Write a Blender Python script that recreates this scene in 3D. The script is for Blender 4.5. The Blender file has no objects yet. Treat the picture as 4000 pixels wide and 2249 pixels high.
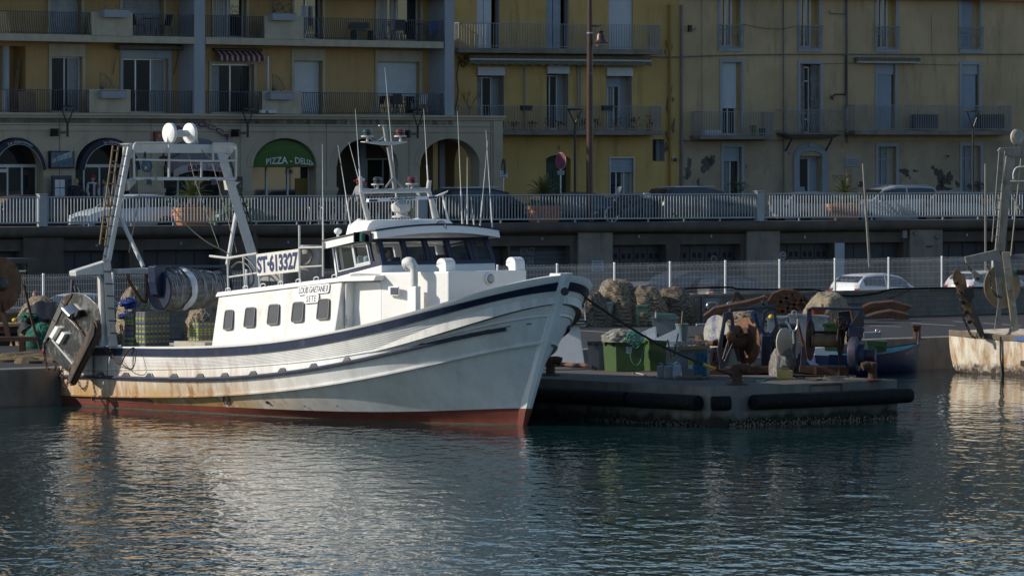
import bpy,bmesh,math,random
import numpy as np
from mathutils import Vector as V,Matrix,noise as mn
R=math.radians
rnd=random.Random(11)
SC=bpy.context.scene
COL=SC.collection
# ---------------------------------------------------------------- camera model (metres; z = 0 is the water)
F,HZ,H=20000.0,600.0,7.2
O=V((0,0,H))
def ray(px,py):return V(((px-2000)/F,1,-(py-HZ)/F))
def at(px,py,D):return O+ray(px,py)*D
def ground(px,py,z=1.05):
    r=ray(px,py);return O+r*((z-H)/r.z)
def proj(P):return (2000+P.x/P.y*F,HZ-(P.z-H)/P.y*F)
class Frame:                                   # a vertical plane: u along it, w out of it towards the water, z up
    def __init__(s,x,y,deg):
        s.o=V((x,y,0));a=R(deg);s.deg=deg
        s.u=V((math.cos(a),math.sin(a),0));s.n=V((math.sin(a),-math.cos(a),0))
    def pt(s,p):return s.o+s.u*p[0]+s.n*p[1]+V((0,0,p[2]))
    def hit(s,px,py,w=0):
        r=ray(px,py);t=(w-(O-s.o).dot(s.n))/r.dot(s.n);P=O+r*t
        return ((P-s.o).dot(s.u),P.z)
    def U(s,px,w=0):return s.hit(px,600,w)[0]
    def Z(s,px,py,w=0):return s.hit(px,py,w)[1]
FL=Frame(-.42,213,41.6)                    # arcaded building
FY=Frame(0,217,27.5)                       # yellow house and the house beside it
FE=Frame(0,180.3,41.6)                     # mesh fence
PR=Frame(0,198,29.7)                       # promenade wall
QE=Frame(0,158.8,41.6)                     # quay edge
# ---------------------------------------------------------------- mesh helpers
class MB:
    def __init__(s,T=None):s.v=[];s.f=[];s.uv=None;s.T=T or (lambda p:V(p));s.mi=[]
    def add(s,vs,fs,mi=0):
        b=len(s.v);s.v += [s.T(p) for p in vs]
        for f in fs:s.f.append([i+b for i in f]);s.mi.append(mi)
        return s
    def quad(s,a,b,c,d,mi=0):return s.add([a,b,c,d],[(0,1,2,3)],mi)
    def box(s,x0,x1,y0,y1,z0,z1,mi=0):
        return s.add([(x0,y0,z0),(x1,y0,z0),(x1,y1,z0),(x0,y1,z0),(x0,y0,z1),(x1,y0,z1),(x1,y1,z1),(x0,y1,z1)],
                     [(0,3,2,1),(4,5,6,7),(0,1,5,4),(1,2,6,5),(2,3,7,6),(3,0,4,7)],mi)
    def hexa(s,p,mi=0):return s.add(p,[(0,3,2,1),(4,5,6,7),(0,1,5,4),(1,2,6,5),(2,3,7,6),(3,0,4,7)],mi)
    def prism(s,poly,vec,mi=0):
        n=len(poly);vec=V(vec);poly=[V(p) for p in poly]
        return s.add(poly+[p+vec for p in poly],[list(range(n))[::-1],[n+i for i in range(n)]]+[(i,(i+1)%n,n+(i+1)%n,n+i) for i in range(n)],mi)
    def tube(s,path,r,n=8,caps=True,mi=0,closed=False):
        path=[V(p) for p in path];m=len(path)
        rs=r if isinstance(r,(list,tuple)) else [r]*m
        ref=None;vs=[]
        for i in range(m):
            a=path[i-1] if (i or closed) else path[i];b=path[(i+1) % m] if (i<m-1 or closed) else path[i]
            t=(b-a);t=t.normalized() if t.length>1e-9 else V((0,0,1))
            if ref is None:ref=t.orthogonal().normalized()
            ref=ref-t*ref.dot(t)
            ref=ref.normalized() if ref.length>1e-6 else t.orthogonal().normalized()
            q=t.cross(ref)
            vs += [path[i]+(ref*math.cos(2*math.pi*k/n+math.pi/n)+q*math.sin(2*math.pi*k/n+math.pi/n))*rs[i] for k in range(n)]
        fs=[]
        for i in range(m if closed else m-1):
            j=(i+1) % m
            fs += [(i*n+k,i*n+(k+1)%n,j*n+(k+1)%n,j*n+k) for k in range(n)]
        if caps and not closed:fs += [list(range(n))[::-1],[(m-1)*n+k for k in range(n)]]
        return s.add(vs,fs,mi)
    def bar(s,a,b,w,h,up=(0,0,1),mi=0):   # a rectangular bar between two points
        a,b,up=V(a),V(b),V(up);t=(b-a).normalized();x=t.cross(up).normalized()*w/2;y=x.cross(t).normalized()*h/2
        return s.hexa([a-x-y,a+x-y,a+x+y,a-x+y,b-x-y,b+x-y,b+x+y,b-x+y],mi)
    def lathe(s,prof,o=(0,0,0),axis=(0,0,1),n=20,mi=0,caps=True):
        o,ax=V(o),V(axis).normalized();e=ax.orthogonal().normalized();g=ax.cross(e);vs=[]
        for r,z in prof:vs += [o+ax*z+(e*math.cos(2*math.pi*k/n)+g*math.sin(2*math.pi*k/n))*max(r,1e-4) for k in range(n)]
        fs=[(i*n+k,i*n+(k+1)%n,(i+1)*n+(k+1)%n,(i+1)*n+k) for i in range(len(prof)-1) for k in range(n)]
        if caps:fs += [list(range(n))[::-1],[(len(prof)-1)*n+k for k in range(n)]]
        return s.add(vs,fs,mi)
    def ball(s,c,r,n=14,m=9,fn=None,mi=0):
        c=V(c);r=r if isinstance(r,(tuple,list)) else (r,r,r);vs=[]
        for i in range(m+1):
            th=math.pi*i/m
            for k in range(n):
                ph=2*math.pi*k/n;d=V((math.sin(th)*math.cos(ph),math.sin(th)*math.sin(ph),math.cos(th)))
                q=fn(d) if fn else 1
                vs.append(c+V((d.x*r[0],d.y*r[1],d.z*r[2]))*q)
        return s.add(vs,[(i*n+k,i*n+(k+1)%n,(i+1)*n+(k+1)%n,(i+1)*n+k) for i in range(m) for k in range(n)],mi)
    def grid(s,pts,closed=False,mi=0):        # pts[i][j]
        n,m=len(pts),len(pts[0])
        return s.add([p for row in pts for p in row],[(i*m+j,i*m+(j+1)%m,(i+1)*m+(j+1)%m,(i+1)*m+j) for i in range(n-1) for j in range(m if closed else m-1)],mi)
    def wall(s,u0,u1,z0,z1,holes,depth,w=0,back=True):   # wall face with real openings; holes (u0,u1,z0,z1[,depth])
        us=sorted(set([u0,u1]+[h[k] for h in holes for k in (0,1) if u0<h[k]<u1]))
        zs=sorted(set([z0,z1]+[h[k] for h in holes for k in (2,3) if z0<h[k]<z1]))
        for i in range(len(us)-1):
            for j in range(len(zs)-1):
                a,b,c,d=us[i],us[i+1],zs[j],zs[j+1];mu,mz=(a+b)/2,(c+d)/2
                if not any(h[0]<mu<h[1] and h[2]<mz<h[3] for h in holes):
                    s.quad((a,w,c),(b,w,c),(b,w,d),(a,w,d))
        for h in holes:
            a,b,c,d=max(h[0],u0),min(h[1],u1),max(h[2],z0),min(h[3],z1);q=w-(h[4] if len(h)>4 else depth)
            s.quad((a,w,c),(a,w,d),(a,q,d),(a,q,c));s.quad((b,w,d),(b,w,c),(b,q,c),(b,q,d))
            s.quad((a,w,d),(b,w,d),(b,q,d),(a,q,d));s.quad((b,w,c),(a,w,c),(a,q,c),(b,q,c))
        return s
WL={}
def wl(o):return WL.get(o.name,V((0,0,0)))
def raw(name,mb,mat,smooth=False,bev=0,off=V((0,0,0)),merge=0,uv=None):
    me=bpy.data.meshes.new(name)
    bm=bmesh.new();vs=[bm.verts.new(p-off) for p in mb.v]
    for f,mi in zip(mb.f,mb.mi):
        try:
            fa=bm.faces.new([vs[i] for i in f]);fa.material_index=mi
        except ValueError:pass
    if merge:bmesh.ops.remove_doubles(bm,verts=bm.verts,dist=merge)
    bmesh.ops.recalc_face_normals(bm,faces=bm.faces)
    if bev:
        es=[e for e in bm.edges if len(e.link_faces)== 2 and e.calc_face_angle(0)>.5]
        bmesh.ops.bevel(bm,geom=es,offset=bev,segments=2,affect='EDGES',profile=.6,clamp_overlap=True)
    if smooth:
        for f in bm.faces:f.smooth=True
    bm.to_mesh(me);bm.free()
    for m in (mat if isinstance(mat,(list,tuple)) else [mat]):me.materials.append(m)
    if smooth:
        try:me.set_sharp_from_angle(angle=R(38 if smooth is True else smooth))
        except Exception:pass
    return me
def obj(name,mb,mat,parent=None,local=False,smooth=False,bev=0,merge=0):
    off=V((0,0,0))
    if not local:
        if parent is not None:off=wl(parent)
        else:
            n=len(mb.v);off=V((sum(p.x for p in mb.v)/n,sum(p.y for p in mb.v)/n,min(p.z for p in mb.v)))
    o=bpy.data.objects.new(name,raw(name,mb,mat,smooth,bev,off,merge));COL.objects.link(o)
    if parent is not None:o.parent=parent;WL[o.name]=wl(parent)
    elif not local:o.location=off;WL[o.name]=off
    return o
def tag(o,label=None,cat=None,group=None,kind=None):
    for k,v in (('label',label),('category',cat),('group',group),('kind',kind)):
        if v:o[k]=v
    return o
def thing(name,label,cat,loc=(0,0,0),rz=0,group=None):
    o=bpy.data.objects.new(name,None);COL.objects.link(o);o.empty_display_size=.2
    o.location=V(loc);o.rotation_euler=(0,0,rz);WL[o.name]=V(loc)
    return tag(o,label,cat,group)
def struct(name,mb,mat,smooth=False,bev=0):return tag(obj(name,mb,mat,smooth=smooth,bev=bev),kind='structure')
def dup(root,loc,rz,label,group=None):
    def cp(o,par):
        c=o.copy();COL.objects.link(c)
        if par is not None:c.parent=par
        for ch in o.children:cp(ch,c)
        return c
    r=cp(root,None);r.location=V(loc);r.rotation_euler=(0,0,rz);r['label']=label
    if group:r['group']=group
    return r
def from_obj(o):                                # evaluated mesh of a temporary object as an MB
    dg=bpy.context.evaluated_depsgraph_get();dg.update()
    me=bpy.data.meshes.new_from_object(o.evaluated_get(dg))
    m=MB();m.add([v.co.copy() for v in me.vertices],[list(p.vertices) for p in me.polygons])
    bpy.data.meshes.remove(me);d=o.data;bpy.data.objects.remove(o)
    return m
def textmb(s,ext=.02,bold=0.0,sp=1.0):       # lettering as mesh, box 0..1 by 0..1 in x,y, z = thickness (unit of 1)
    cu=bpy.data.curves.new('t','FONT');cu.body=s;cu.extrude=.0;cu.offset=bold;cu.resolution_u=3;cu.space_character=sp
    o=bpy.data.objects.new('t',cu);COL.objects.link(o);m=from_obj(o)
    xs=[p.x for p in m.v];ys=[p.y for p in m.v];x0,x1,y0,y1=min(xs),max(xs),min(ys),max(ys)
    for p in m.v:p.x=(p.x-x0)/(x1-x0);p.y=(p.y-y0)/(y1-y0);p.z=0
    return m
def lettering(name,s,fn,mat,parent,local=False,bold=0.0,sp=1.0):   # fn(x,y) in 0..1 -> point
    m=textmb(s,bold=bold,sp=sp);m.v=[fn(p.x,p.y) for p in m.v]
    return obj(name,m,mat,parent,local)
def bil(q,off=V((0,0,0))):                     # q: bottom-left, bottom-right, top-right, top-left
    q=[V(p) for p in q]
    return lambda x,y:(q[0]*(1-x)+q[1]*x)*(1-y)+(q[3]*(1-x)+q[2]*x)*y+off
def smoothpath(pts,k=6):                       # Catmull-Rom
    p=[V(x) for x in pts];p=[p[0]*2-p[1]]+p+[p[-1]*2-p[-2]];out=[]
    for i in range(1,len(p)-2):
        for j in range(k):
            t=j/k;a,b,c,d=p[i-1],p[i],p[i+1],p[i+2]
            out.append(.5*((2*b)+(c-a)*t+(2*a-5*b+4*c-d)*t*t+(3*b-a-3*c+d)*t**3))
    return out+[p[-2]]
def fbm(p,o=4):return mn.fractal(V(p),1.0,2.0,o)
# ---------------------------------------------------------------- materials
MC={}
def M(name,col,rough=.6,metal=0,var=.25,scale=2.5,bump=0,bscale=25,stain=None,samt=0,sscale=(1.5,1.5,.25),slo=.5,fine=0,spec=.5,world=False):
    if name in MC:return MC[name]
    m=bpy.data.materials.new(name);m.use_nodes=True;nt=m.node_tree;N=nt.nodes;L=nt.links
    b=N['Principled BSDF'];b.inputs['Roughness'].default_value=rough;b.inputs['Metallic'].default_value=metal
    b.inputs['Specular IOR Level'].default_value=spec
    tc=N.new('ShaderNodeTexCoord');src=tc.outputs['Object']
    if world:src=N.new('ShaderNodeNewGeometry').outputs['Position']
    def noise(sc,det=4,vec=None,ro=.6):
        n=N.new('ShaderNodeTexNoise');n.inputs['Scale'].default_value=sc;n.inputs['Detail'].default_value=det;n.inputs['Roughness'].default_value=ro
        L.new(vec or src,n.inputs['Vector']);return n.outputs['Fac']
    def mix(f,a,c,mode='MIX'):
        x=N.new('ShaderNodeMix');x.data_type='RGBA';x.blend_type=mode
        if hasattr(f,'links'):L.new(f,x.inputs[0])
        else:x.inputs[0].default_value=f
        for s,i in ((a,6),(c,7)):
            if hasattr(s,'links'):L.new(s,x.inputs[i])
            else:x.inputs[i].default_value=(*s,1)
        return x.outputs[2]
    def ramp(f,a,c):
        r=N.new('ShaderNodeMapRange');r.inputs[1].default_value=a;r.inputs[2].default_value=c;L.new(f,r.inputs[0]);r.clamp=True;return r.outputs[0]
    c=mix(ramp(noise(scale,6),.3,.7),tuple(x*(1-var) for x in col),tuple(min(1,x*(1+var*.5)) for x in col))
    if fine:c=mix(ramp(noise(bscale*2,2),.35,.65),c,mix(1.0,c,(1-fine,)*3,'MULTIPLY'))
    if stain:
        mp=N.new('ShaderNodeMapping');mp.inputs['Scale'].default_value=sscale;L.new(src,mp.inputs[0])
        f=ramp(noise(2.2,7,mp.outputs[0],.68),slo,slo+.22)
        ml=N.new('ShaderNodeMath');ml.operation='MULTIPLY';ml.inputs[1].default_value=samt;L.new(f,ml.inputs[0])
        c=mix(ml.outputs[0],c,stain)
        rr=N.new('ShaderNodeMapRange');L.new(ml.outputs[0],rr.inputs[0]);rr.inputs[3].default_value=rough;rr.inputs[4].default_value=max(rough,.8);L.new(rr.outputs[0],b.inputs['Roughness'])
        if metal:
            r2=N.new('ShaderNodeMapRange');L.new(ml.outputs[0],r2.inputs[0]);r2.inputs[3].default_value=metal;r2.inputs[4].default_value=0;L.new(r2.outputs[0],b.inputs['Metallic'])
    L.new(c,b.inputs['Base Color'])
    if bump:
        bn=N.new('ShaderNodeBump');bn.inputs['Strength'].default_value=bump;bn.inputs['Distance'].default_value=.02
        L.new(noise(bscale,5),bn.inputs['Height']);L.new(bn.outputs[0],b.inputs['Normal'])
    MC[name]=m;return m
def nodes(m):return m.node_tree.nodes,m.node_tree.links,m.node_tree.nodes['Principled BSDF']
RUST=(.085,.036,.018)
m_white=M('white_paint',(.74,.73,.70),.45,var=.12,stain=(.46,.41,.33),samt=.6,slo=.47,sscale=(2.2,2.2,.22),bump=.15,bscale=9)
m_whitec=M('clean_white_paint',(.80,.80,.78),.42,var=.05,stain=(.5,.42,.32),samt=.2,slo=.58,bump=.2,bscale=7)
m_gantry=M('grey_white_steel_paint',(.55,.55,.53),.5,var=.14,stain=(.25,.13,.05),samt=.75,slo=.60,sscale=(3,3,1.2),bump=.15)
m_navy=M('navy_paint',(.014,.022,.055),.35,var=.3,stain=(.10,.10,.13),samt=.5,slo=.56,bump=.1)
m_rust=M('rusty_steel',RUST,.85,var=.55,scale=5,bump=.6,bscale=40,stain=(.05,.025,.015),samt=.8,slo=.45,sscale=(2,2,2))
m_rustorange=M('orange_rusty_steel',(.17,.078,.036),.8,var=.4,scale=4,bump=.4,stain=RUST,samt=.8,slo=.48,sscale=(2,2,1))  # a brighter orange tone of the same rust
m_bluerust=M('blue_chipped_paint',(.012,.026,.07),.5,var=.35,scale=4,bump=.4,stain=(.05,.024,.014),samt=.95,slo=.43,sscale=(3,3,1.6))
m_ltblue=M('sky_blue_chipped_paint',(.03,.10,.20),.5,var=.3,stain=(.05,.024,.014),samt=.9,slo=.46,sscale=(3,3,2))
m_dark=M('black_rubber',(.010,.010,.011),.75,var=.5,bump=.5,spec=.2,stain=(.05,.05,.05),samt=.3,slo=.56)
m_black=M('black_metal',(.014,.014,.016),.45,var=.3)
m_grey=M('grey_plastic',(.17,.18,.19),.5,var=.12,bump=.1)
m_dgrey=M('dark_grey_plastic',(.055,.06,.065),.5,var=.2)
m_green=M('green_plastic',(.040,.085,.016),.45,var=.2,bump=.1)
m_steel=M('galvanised_steel',(.48,.49,.5),.38,.75,var=.15,scale=6)
m_door=M('brushed_stainless_steel',(.22,.22,.22),.24,1.0,var=.3,scale=2.5,stain=(.06,.05,.04),samt=.55,slo=.5,sscale=(2,2,1),bump=.25,bscale=2.2)
m_alu=M('pale_aluminium',(.55,.57,.6),.4,.4,var=.1)
m_rail=M('pale_grey_railing_paint',(.30,.335,.36),.45,.1,var=.12)
m_wire=M('white_coated_wire',(.72,.74,.74),.45,var=.08)
m_conc=M('weathered_concrete',(.24,.22,.19),.88,var=.3,scale=1.3,bump=.5,bscale=30,stain=(.09,.08,.07),samt=.7,slo=.5,sscale=(.9,.9,.2),fine=.25)
m_concd=M('dark_aggregate_concrete',(.11,.095,.08),.9,var=.3,scale=1.5,bump=.6,bscale=30,stain=(.05,.045,.04),samt=.6,slo=.5,sscale=(.7,.7,.3),fine=.4)
m_block=M('concrete_block',(.20,.19,.17),.9,var=.2,scale=1.2,bump=.4,stain=(.10,.09,.08),samt=.5,slo=.5)
m_asph=M('asphalt',(.036,.036,.037),.85,var=.35,scale=.35,bump=.5,bscale=60,fine=.35,stain=(.028,.027,.027),samt=.6,sscale=(.4,.4,.4),slo=.5)
m_paving=M('pier_paving',(.13,.113,.092),.88,var=.3,scale=.7,bump=.5,bscale=25,fine=.3,stain=(.08,.065,.05),samt=.7,sscale=(.6,.6,.6),slo=.47)
m_line=M('road_marking_paint',(.55,.54,.5),.8,var=.3,scale=6)
m_tan=M('ochre_render',(.42,.275,.12),.9,var=.2,scale=.5,bump=.25,bscale=18,stain=(.22,.14,.07),samt=.7,slo=.52,sscale=(1.6,1.6,.16),world=True)
m_yellow=M('yellow_render',(.52,.345,.125),.9,var=.2,scale=.5,bump=.25,bscale=18,stain=(.25,.17,.07),samt=.75,slo=.53,sscale=(1.4,1.4,.16),world=True)
m_pale=M('faded_yellow_render',(.47,.35,.20),.9,var=.22,scale=.4,bump=.3,bscale=18,stain=(.25,.19,.11),samt=.8,slo=.52,sscale=(1.1,1.1,.2),world=True)
m_base=M('pinkish_grey_render',(.36,.285,.20),.92,var=.25,scale=.6,bump=.3,bscale=18,stain=(.14,.12,.1),samt=.6,slo=.53,sscale=(.8,.8,.5),world=True)
m_peel=M('bare_grey_plaster',(.11,.105,.10),.95,var=.3)
m_stone=M('cream_facade_stone',(.39,.335,.25),.9,var=.15,scale=.5,bump=.3,bscale=15,stain=(.16,.13,.10),samt=.6,slo=.55,sscale=(.8,.8,.12),world=True)
m_trim=M('blue_grey_facade_paint',(.30,.33,.37),.8,var=.1,scale=.6,stain=(.2,.21,.22),samt=.4,world=True)
m_cream=M('cream_paint',(.42,.37,.28),.85,var=.12,stain=(.22,.18,.13),samt=.4,sscale=(1,1,.2))
m_shut=M('white_shutter',(.52,.55,.58),.6,var=.08)
m_bshut=M('pale_blue_shutter',(.30,.36,.43),.6,var=.12)
m_frame=M('white_window_frame',(.5,.52,.54),.5,var=.08)
m_rail_d=M('dark_balcony_iron',(.055,.06,.07),.6,var=.3)
m_rail_g=M('grey_balcony_iron',(.24,.25,.26),.55,var=.2)
m_glass=M('window_glass_dark',(.02,.026,.03),.04,var=.3,scale=.8,spec=.9)
m_room=M('dark_room',(.012,.012,.013),.9,var=.3)
m_curtain=M('pale_curtain',(.30,.31,.32),.9,var=.2,scale=8)
m_gdoor=M('dark_blue_garage_door',(.030,.036,.048),.6,var=.3,scale=1.5,stain=(.10,.075,.06),samt=.5,slo=.55,sscale=(1,1,.6))
m_terra=M('terracotta',(.50,.20,.09),.8,var=.15)
m_wood=M('weathered_wood',(.24,.17,.10),.85,var=.3,scale=6,bump=.4)
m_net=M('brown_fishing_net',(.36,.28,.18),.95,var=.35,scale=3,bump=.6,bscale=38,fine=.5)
def netlook(m,period=.10):
    N,L,b=nodes(m);tc=N.new('ShaderNodeTexCoord');prev=b.inputs['Base Color'].links[0].from_socket
    for rot in ((R(40),0,R(35)),(R(-40),0,R(-35))):
        mp=N.new('ShaderNodeMapping');mp.inputs['Rotation'].default_value=rot;L.new(tc.outputs['Object'],mp.inputs[0]);wv=N.new('ShaderNodeTexWave');wv.bands_direction='Z';wv.inputs['Scale'].default_value=.314/period;wv.inputs['Distortion'].default_value=3.5;wv.inputs['Detail'].default_value=2;wv.inputs['Detail Scale'].default_value=.6;L.new(mp.outputs[0],wv.inputs['Vector'])
        r=N.new('ShaderNodeMapRange');r.inputs[1].default_value=.1;r.inputs[2].default_value=.6;r.inputs[3].default_value=.55;r.inputs[4].default_value=1.12;L.new(wv.outputs[0],r.inputs[0]);x=N.new('ShaderNodeMix');x.data_type='RGBA';x.blend_type='MULTIPLY';x.inputs[0].default_value=1;L.new(prev,x.inputs[6]);L.new(r.outputs[0],x.inputs[7]);prev=x.outputs[2]
    L.new(prev,b.inputs['Base Color']);return m
m_netgreen=M('green_fishing_net',(.02,.13,.08),.95,var=.5,scale=6,bump=1,bscale=40,fine=.5)
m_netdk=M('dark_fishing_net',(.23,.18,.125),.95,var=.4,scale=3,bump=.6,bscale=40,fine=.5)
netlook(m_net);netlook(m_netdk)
m_rope=M('pale_rope',(.36,.32,.24),.9,var=.3,scale=20,bump=.6,bscale=60)
m_ropedk=M('dark_rope',(.03,.03,.032),.8,var=.4,scale=15,bump=.6,bscale=60)
m_teal=M('teal_rope',(.05,.27,.22),.85,var=.4,scale=12)
m_red=M('red_plastic',(.16,.012,.025),.45,var=.15)
m_orange=M('orange_plastic',(.22,.055,.02),.45,var=.15)
m_yel=M('yellow_plastic',(.60,.42,.02),.5,var=.15)
m_blue=M('blue_plastic',(.014,.04,.17),.5,var=.2)
m_lime=M('lime_plastic',(.36,.42,.02),.5,var=.12)
m_leaf=M('cycad_leaf',(.10,.12,.03),.5,var=.5,scale=3)
m_leafdk=M('dark_leaf',(.035,.06,.02),.55,var=.5,scale=4)
m_pink=M('pink_flower',(.5,.02,.12),.7)
m_trunk=M('palm_trunk',(.10,.07,.045),.95,var=.5,bump=1,bscale=20)
m_brown=M('brown_lamp_paint',(.065,.032,.026),.4,.2,var=.15)
m_skin=M('skin',(.42,.24,.17),.6,var=.05)
m_hair=M('dark_hair',(.03,.02,.015),.7)
m_ltglass=M('lamp_lens',(.5,.5,.48),.15,var=.05)
# glass one can look through
def mkglass(name,tint,alpha,rough=.03):
    m=bpy.data.materials.new(name);m.use_nodes=True;N,L,b=nodes(m)
    b.inputs['Base Color'].default_value=(*tint,1);b.inputs['Roughness'].default_value=rough
    no=N.new('ShaderNodeTexNoise');no.inputs['Scale'].default_value=3
    r=N.new('ShaderNodeMapRange');r.inputs[3].default_value=alpha*.7;r.inputs[4].default_value=min(1,alpha*1.3);L.new(no.outputs[0],r.inputs[0])
    L.new(r.outputs[0],b.inputs['Alpha']);return m
m_clear=mkglass('clear_window_glass',(.05,.06,.065),.30)
m_tint=mkglass('tinted_window_glass',(.02,.025,.03),.62)
# ---------------------------------------------------------------- world, sun, camera
w=bpy.data.worlds.new('World');SC.world=w;w.use_nodes=True
sk=w.node_tree.nodes.new('ShaderNodeTexSky');sk.sky_type='NISHITA';sk.sun_disc=False
EL,AZ=R(27),R(3)                            # sun height; sun stands to the left, a little on the camera's side
Ld=V((-math.cos(AZ)*math.cos(EL),-math.sin(AZ)*math.cos(EL),math.sin(EL)))
sk.sun_elevation=EL;sk.sun_rotation=math.atan2(Ld.x,Ld.y) % (2*math.pi);sk.air_density=1.0;sk.dust_density=.3;sk.ozone_density=2.2
bg=w.node_tree.nodes['Background'];bg.inputs['Strength'].default_value=.115
w.node_tree.links.new(sk.outputs[0],bg.inputs[0])
sl=bpy.data.lights.new('sun','SUN');sl.energy=4.7;sl.angle=R(.5);sl.color=(1,.92,.80)
so=bpy.data.objects.new('sun',sl);COL.objects.link(so);so.rotation_euler=Ld.to_track_quat('Z','Y').to_euler();so.location=(-60,60,60)
cd=bpy.data.cameras.new('camera');cam=bpy.data.objects.new('camera',cd);COL.objects.link(cam);SC.camera=cam
cam.location=O;cam.rotation_euler=(R(90),0,0);cd.sensor_width=36;cd.lens=F/4000*36;cd.shift_y=-(1124.5-HZ)/4000
cd.clip_start=1;cd.clip_end=6000
SC.view_settings.view_transform='Standard';SC.view_settings.look='None';SC.view_settings.exposure=0
SC.render.engine='CYCLES'
cy=SC.cycles;cy.use_denoising=True;cy.max_bounces=6;cy.diffuse_bounces=3;cy.glossy_bounces=3;cy.transparent_max_bounces=12
cy.caustics_reflective=True;cy.caustics_refractive=False;cy.blur_glossy=1.0;cy.sample_clamp_indirect=4.0
# ================================================================ SETTING: water, quay, pier, promenade
def mkwater():
    m=bpy.data.materials.new('harbour_water');m.use_nodes=True;N,L,b=nodes(m)
    b.inputs['Base Color'].default_value=(.007,.030,.034,1);b.inputs['Roughness'].default_value=.04;b.inputs['IOR'].default_value=1.33
    g=N.new('ShaderNodeNewGeometry')
    def nz(scale,sx,sy,det=3,rot=0,ro=.55):
        mp=N.new('ShaderNodeMapping');mp.inputs['Scale'].default_value=(sx,sy,1);mp.inputs['Rotation'].default_value=(0,0,R(rot));L.new(g.outputs['Position'],mp.inputs[0])
        n=N.new('ShaderNodeTexNoise');n.inputs['Scale'].default_value=scale;n.inputs['Detail'].default_value=det;n.inputs['Roughness'].default_value=ro;L.new(mp.outputs[0],n.inputs['Vector']);return n.outputs['Fac']
    def mth(op,a,c):
        x=N.new('ShaderNodeMath');x.operation=op
        for i,s in enumerate((a,c)):
            if hasattr(s,'links'):L.new(s,x.inputs[i])
            else:x.inputs[i].default_value=s
        return x.outputs[0]
    patch=N.new('ShaderNodeMapRange');L.new(nz(.05,1,.6,2,20),patch.inputs[0]);patch.inputs[1].default_value=.3;patch.inputs[2].default_value=.7;patch.inputs[3].default_value=.38;patch.inputs[4].default_value=1.25
    h=mth('ADD',mth('MULTIPLY',nz(2.3,1,.42,2,4,.5),.055),mth('ADD',mth('MULTIPLY',nz(6.0,1,.5,1,-6),.007),mth('MULTIPLY',nz(.6,1,.5,2,14),.07)))
    sp=N.new('ShaderNodeSeparateXYZ');L.new(g.outputs['Position'],sp.inputs[0]);lee=N.new('ShaderNodeMapRange');L.new(sp.outputs[1],lee.inputs[0])
    for i,v in ((1,140.),(2,100.),(3,.55),(4,1.05)):lee.inputs[i].default_value=v
    h=mth('MULTIPLY',mth('MULTIPLY',h,lee.outputs[0]),patch.outputs[0])
    bp=N.new('ShaderNodeBump');bp.inputs['Strength'].default_value=1;bp.inputs['Distance'].default_value=1.0;L.new(h,bp.inputs['Height']);L.new(bp.outputs[0],b.inputs['Normal'])
    return m
m_water=mkwater()
struct('water',MB().box(-900,900,-300,205,-6,0),m_water)
qz=1.05
# quay sheet (asphalt), its stone wall and coping
def fq(mb_fn,Fr):return MB(Fr.pt)
struct('quay',MB(QE.pt).box(-260,300,-46,-.75,-5,qz),m_asph)
struct('quay_wall',MB(QE.pt).box(-260,300,-.747,0,-5,qz+.006),m_conc,bev=.05)
struct('ground',MB(PR.pt).box(-700,900,-1200,-.6,-5,4.15),m_asph)
hp=[(420*math.cos(R(a)),420*math.sin(R(a)),22+16*mn.noise(V((a*.06,1,0)))+5*mn.noise(V((a*.4,2,0)))) for a in range(20,-125,-3)]
struct('added_hills',MB().grid([[(x*s,y*s,z if s>1 else-1) for x,y,z in hp] for s in (.93,1.02)]),M('added_hill_dark',(.020,.030,.036),.95,var=.5,scale=.05),smooth=True)  # unseen hillside added out of view to darken the window reflections
struct('pavement',MB(PR.pt).box(-90,90,-2.15,-.55,4.1,4.5),m_conc,bev=.02)
struct('pavement',MB(FL.pt).box(-30,3,-4,1.6,4.1,4.497),m_conc,bev=.02)
struct('pavement',MB(FY.pt).box(-4,60,-2,2.2,4.1,4.494),m_conc,bev=.02)
# pier that the boat lies along: right-angled block with a cut corner
PC=ground(2801,1511,qz)
PF=Frame(PC.x,PC.y,41.6)                    # u along the pier's end face, -w back to the quay
ue=PF.U(3504);uc=PF.U(2914)
poly=[(0,-.25),(.45,0),(ue,0),(ue,-22.5),(-.0,-22.5)]
def mkpier():
    m=M('pier_concrete',(.21,.198,.175),.88,var=.35,scale=.9,bump=.5,bscale=22,stain=(.10,.075,.05),samt=.8,slo=.5,sscale=(1.1,1.1,.12),fine=.2,world=True)
    N,L,b=nodes(m);g=N.new('ShaderNodeNewGeometry');sp=N.new('ShaderNodeSeparateXYZ');L.new(g.outputs['Position'],sp.inputs[0])
    n=N.new('ShaderNodeTexNoise');n.inputs['Scale'].default_value=3;n.inputs['Detail'].default_value=6;L.new(g.outputs['Position'],n.inputs['Vector'])
    a=N.new('ShaderNodeMath');a.operation='MULTIPLY_ADD';a.inputs[1].default_value=.5;L.new(n.outputs[0],a.inputs[0]);L.new(sp.outputs[2],a.inputs[2])
    r=N.new('ShaderNodeMapRange');r.inputs[1].default_value=.62;r.inputs[2].default_value=.42;L.new(a.outputs[0],r.inputs[0])
    x=N.new('ShaderNodeMix');x.data_type='RGBA';L.new(r.outputs[0],x.inputs[0]);L.new(b.inputs['Base Color'].links[0].from_socket,x.inputs[6]);x.inputs[7].default_value=(.018,.018,.012,1);L.new(x.outputs[2],b.inputs['Base Color'])
    return m
m_pier=mkpier()
mb=MB(PF.pt)
for i in range(len(poly)):
    a,c=poly[i],poly[(i+1) % len(poly)]
    mb.quad((a[0],a[1],-4),(c[0],c[1],-4),(c[0],c[1],qz-.004),(a[0],a[1],qz-.004))
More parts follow.
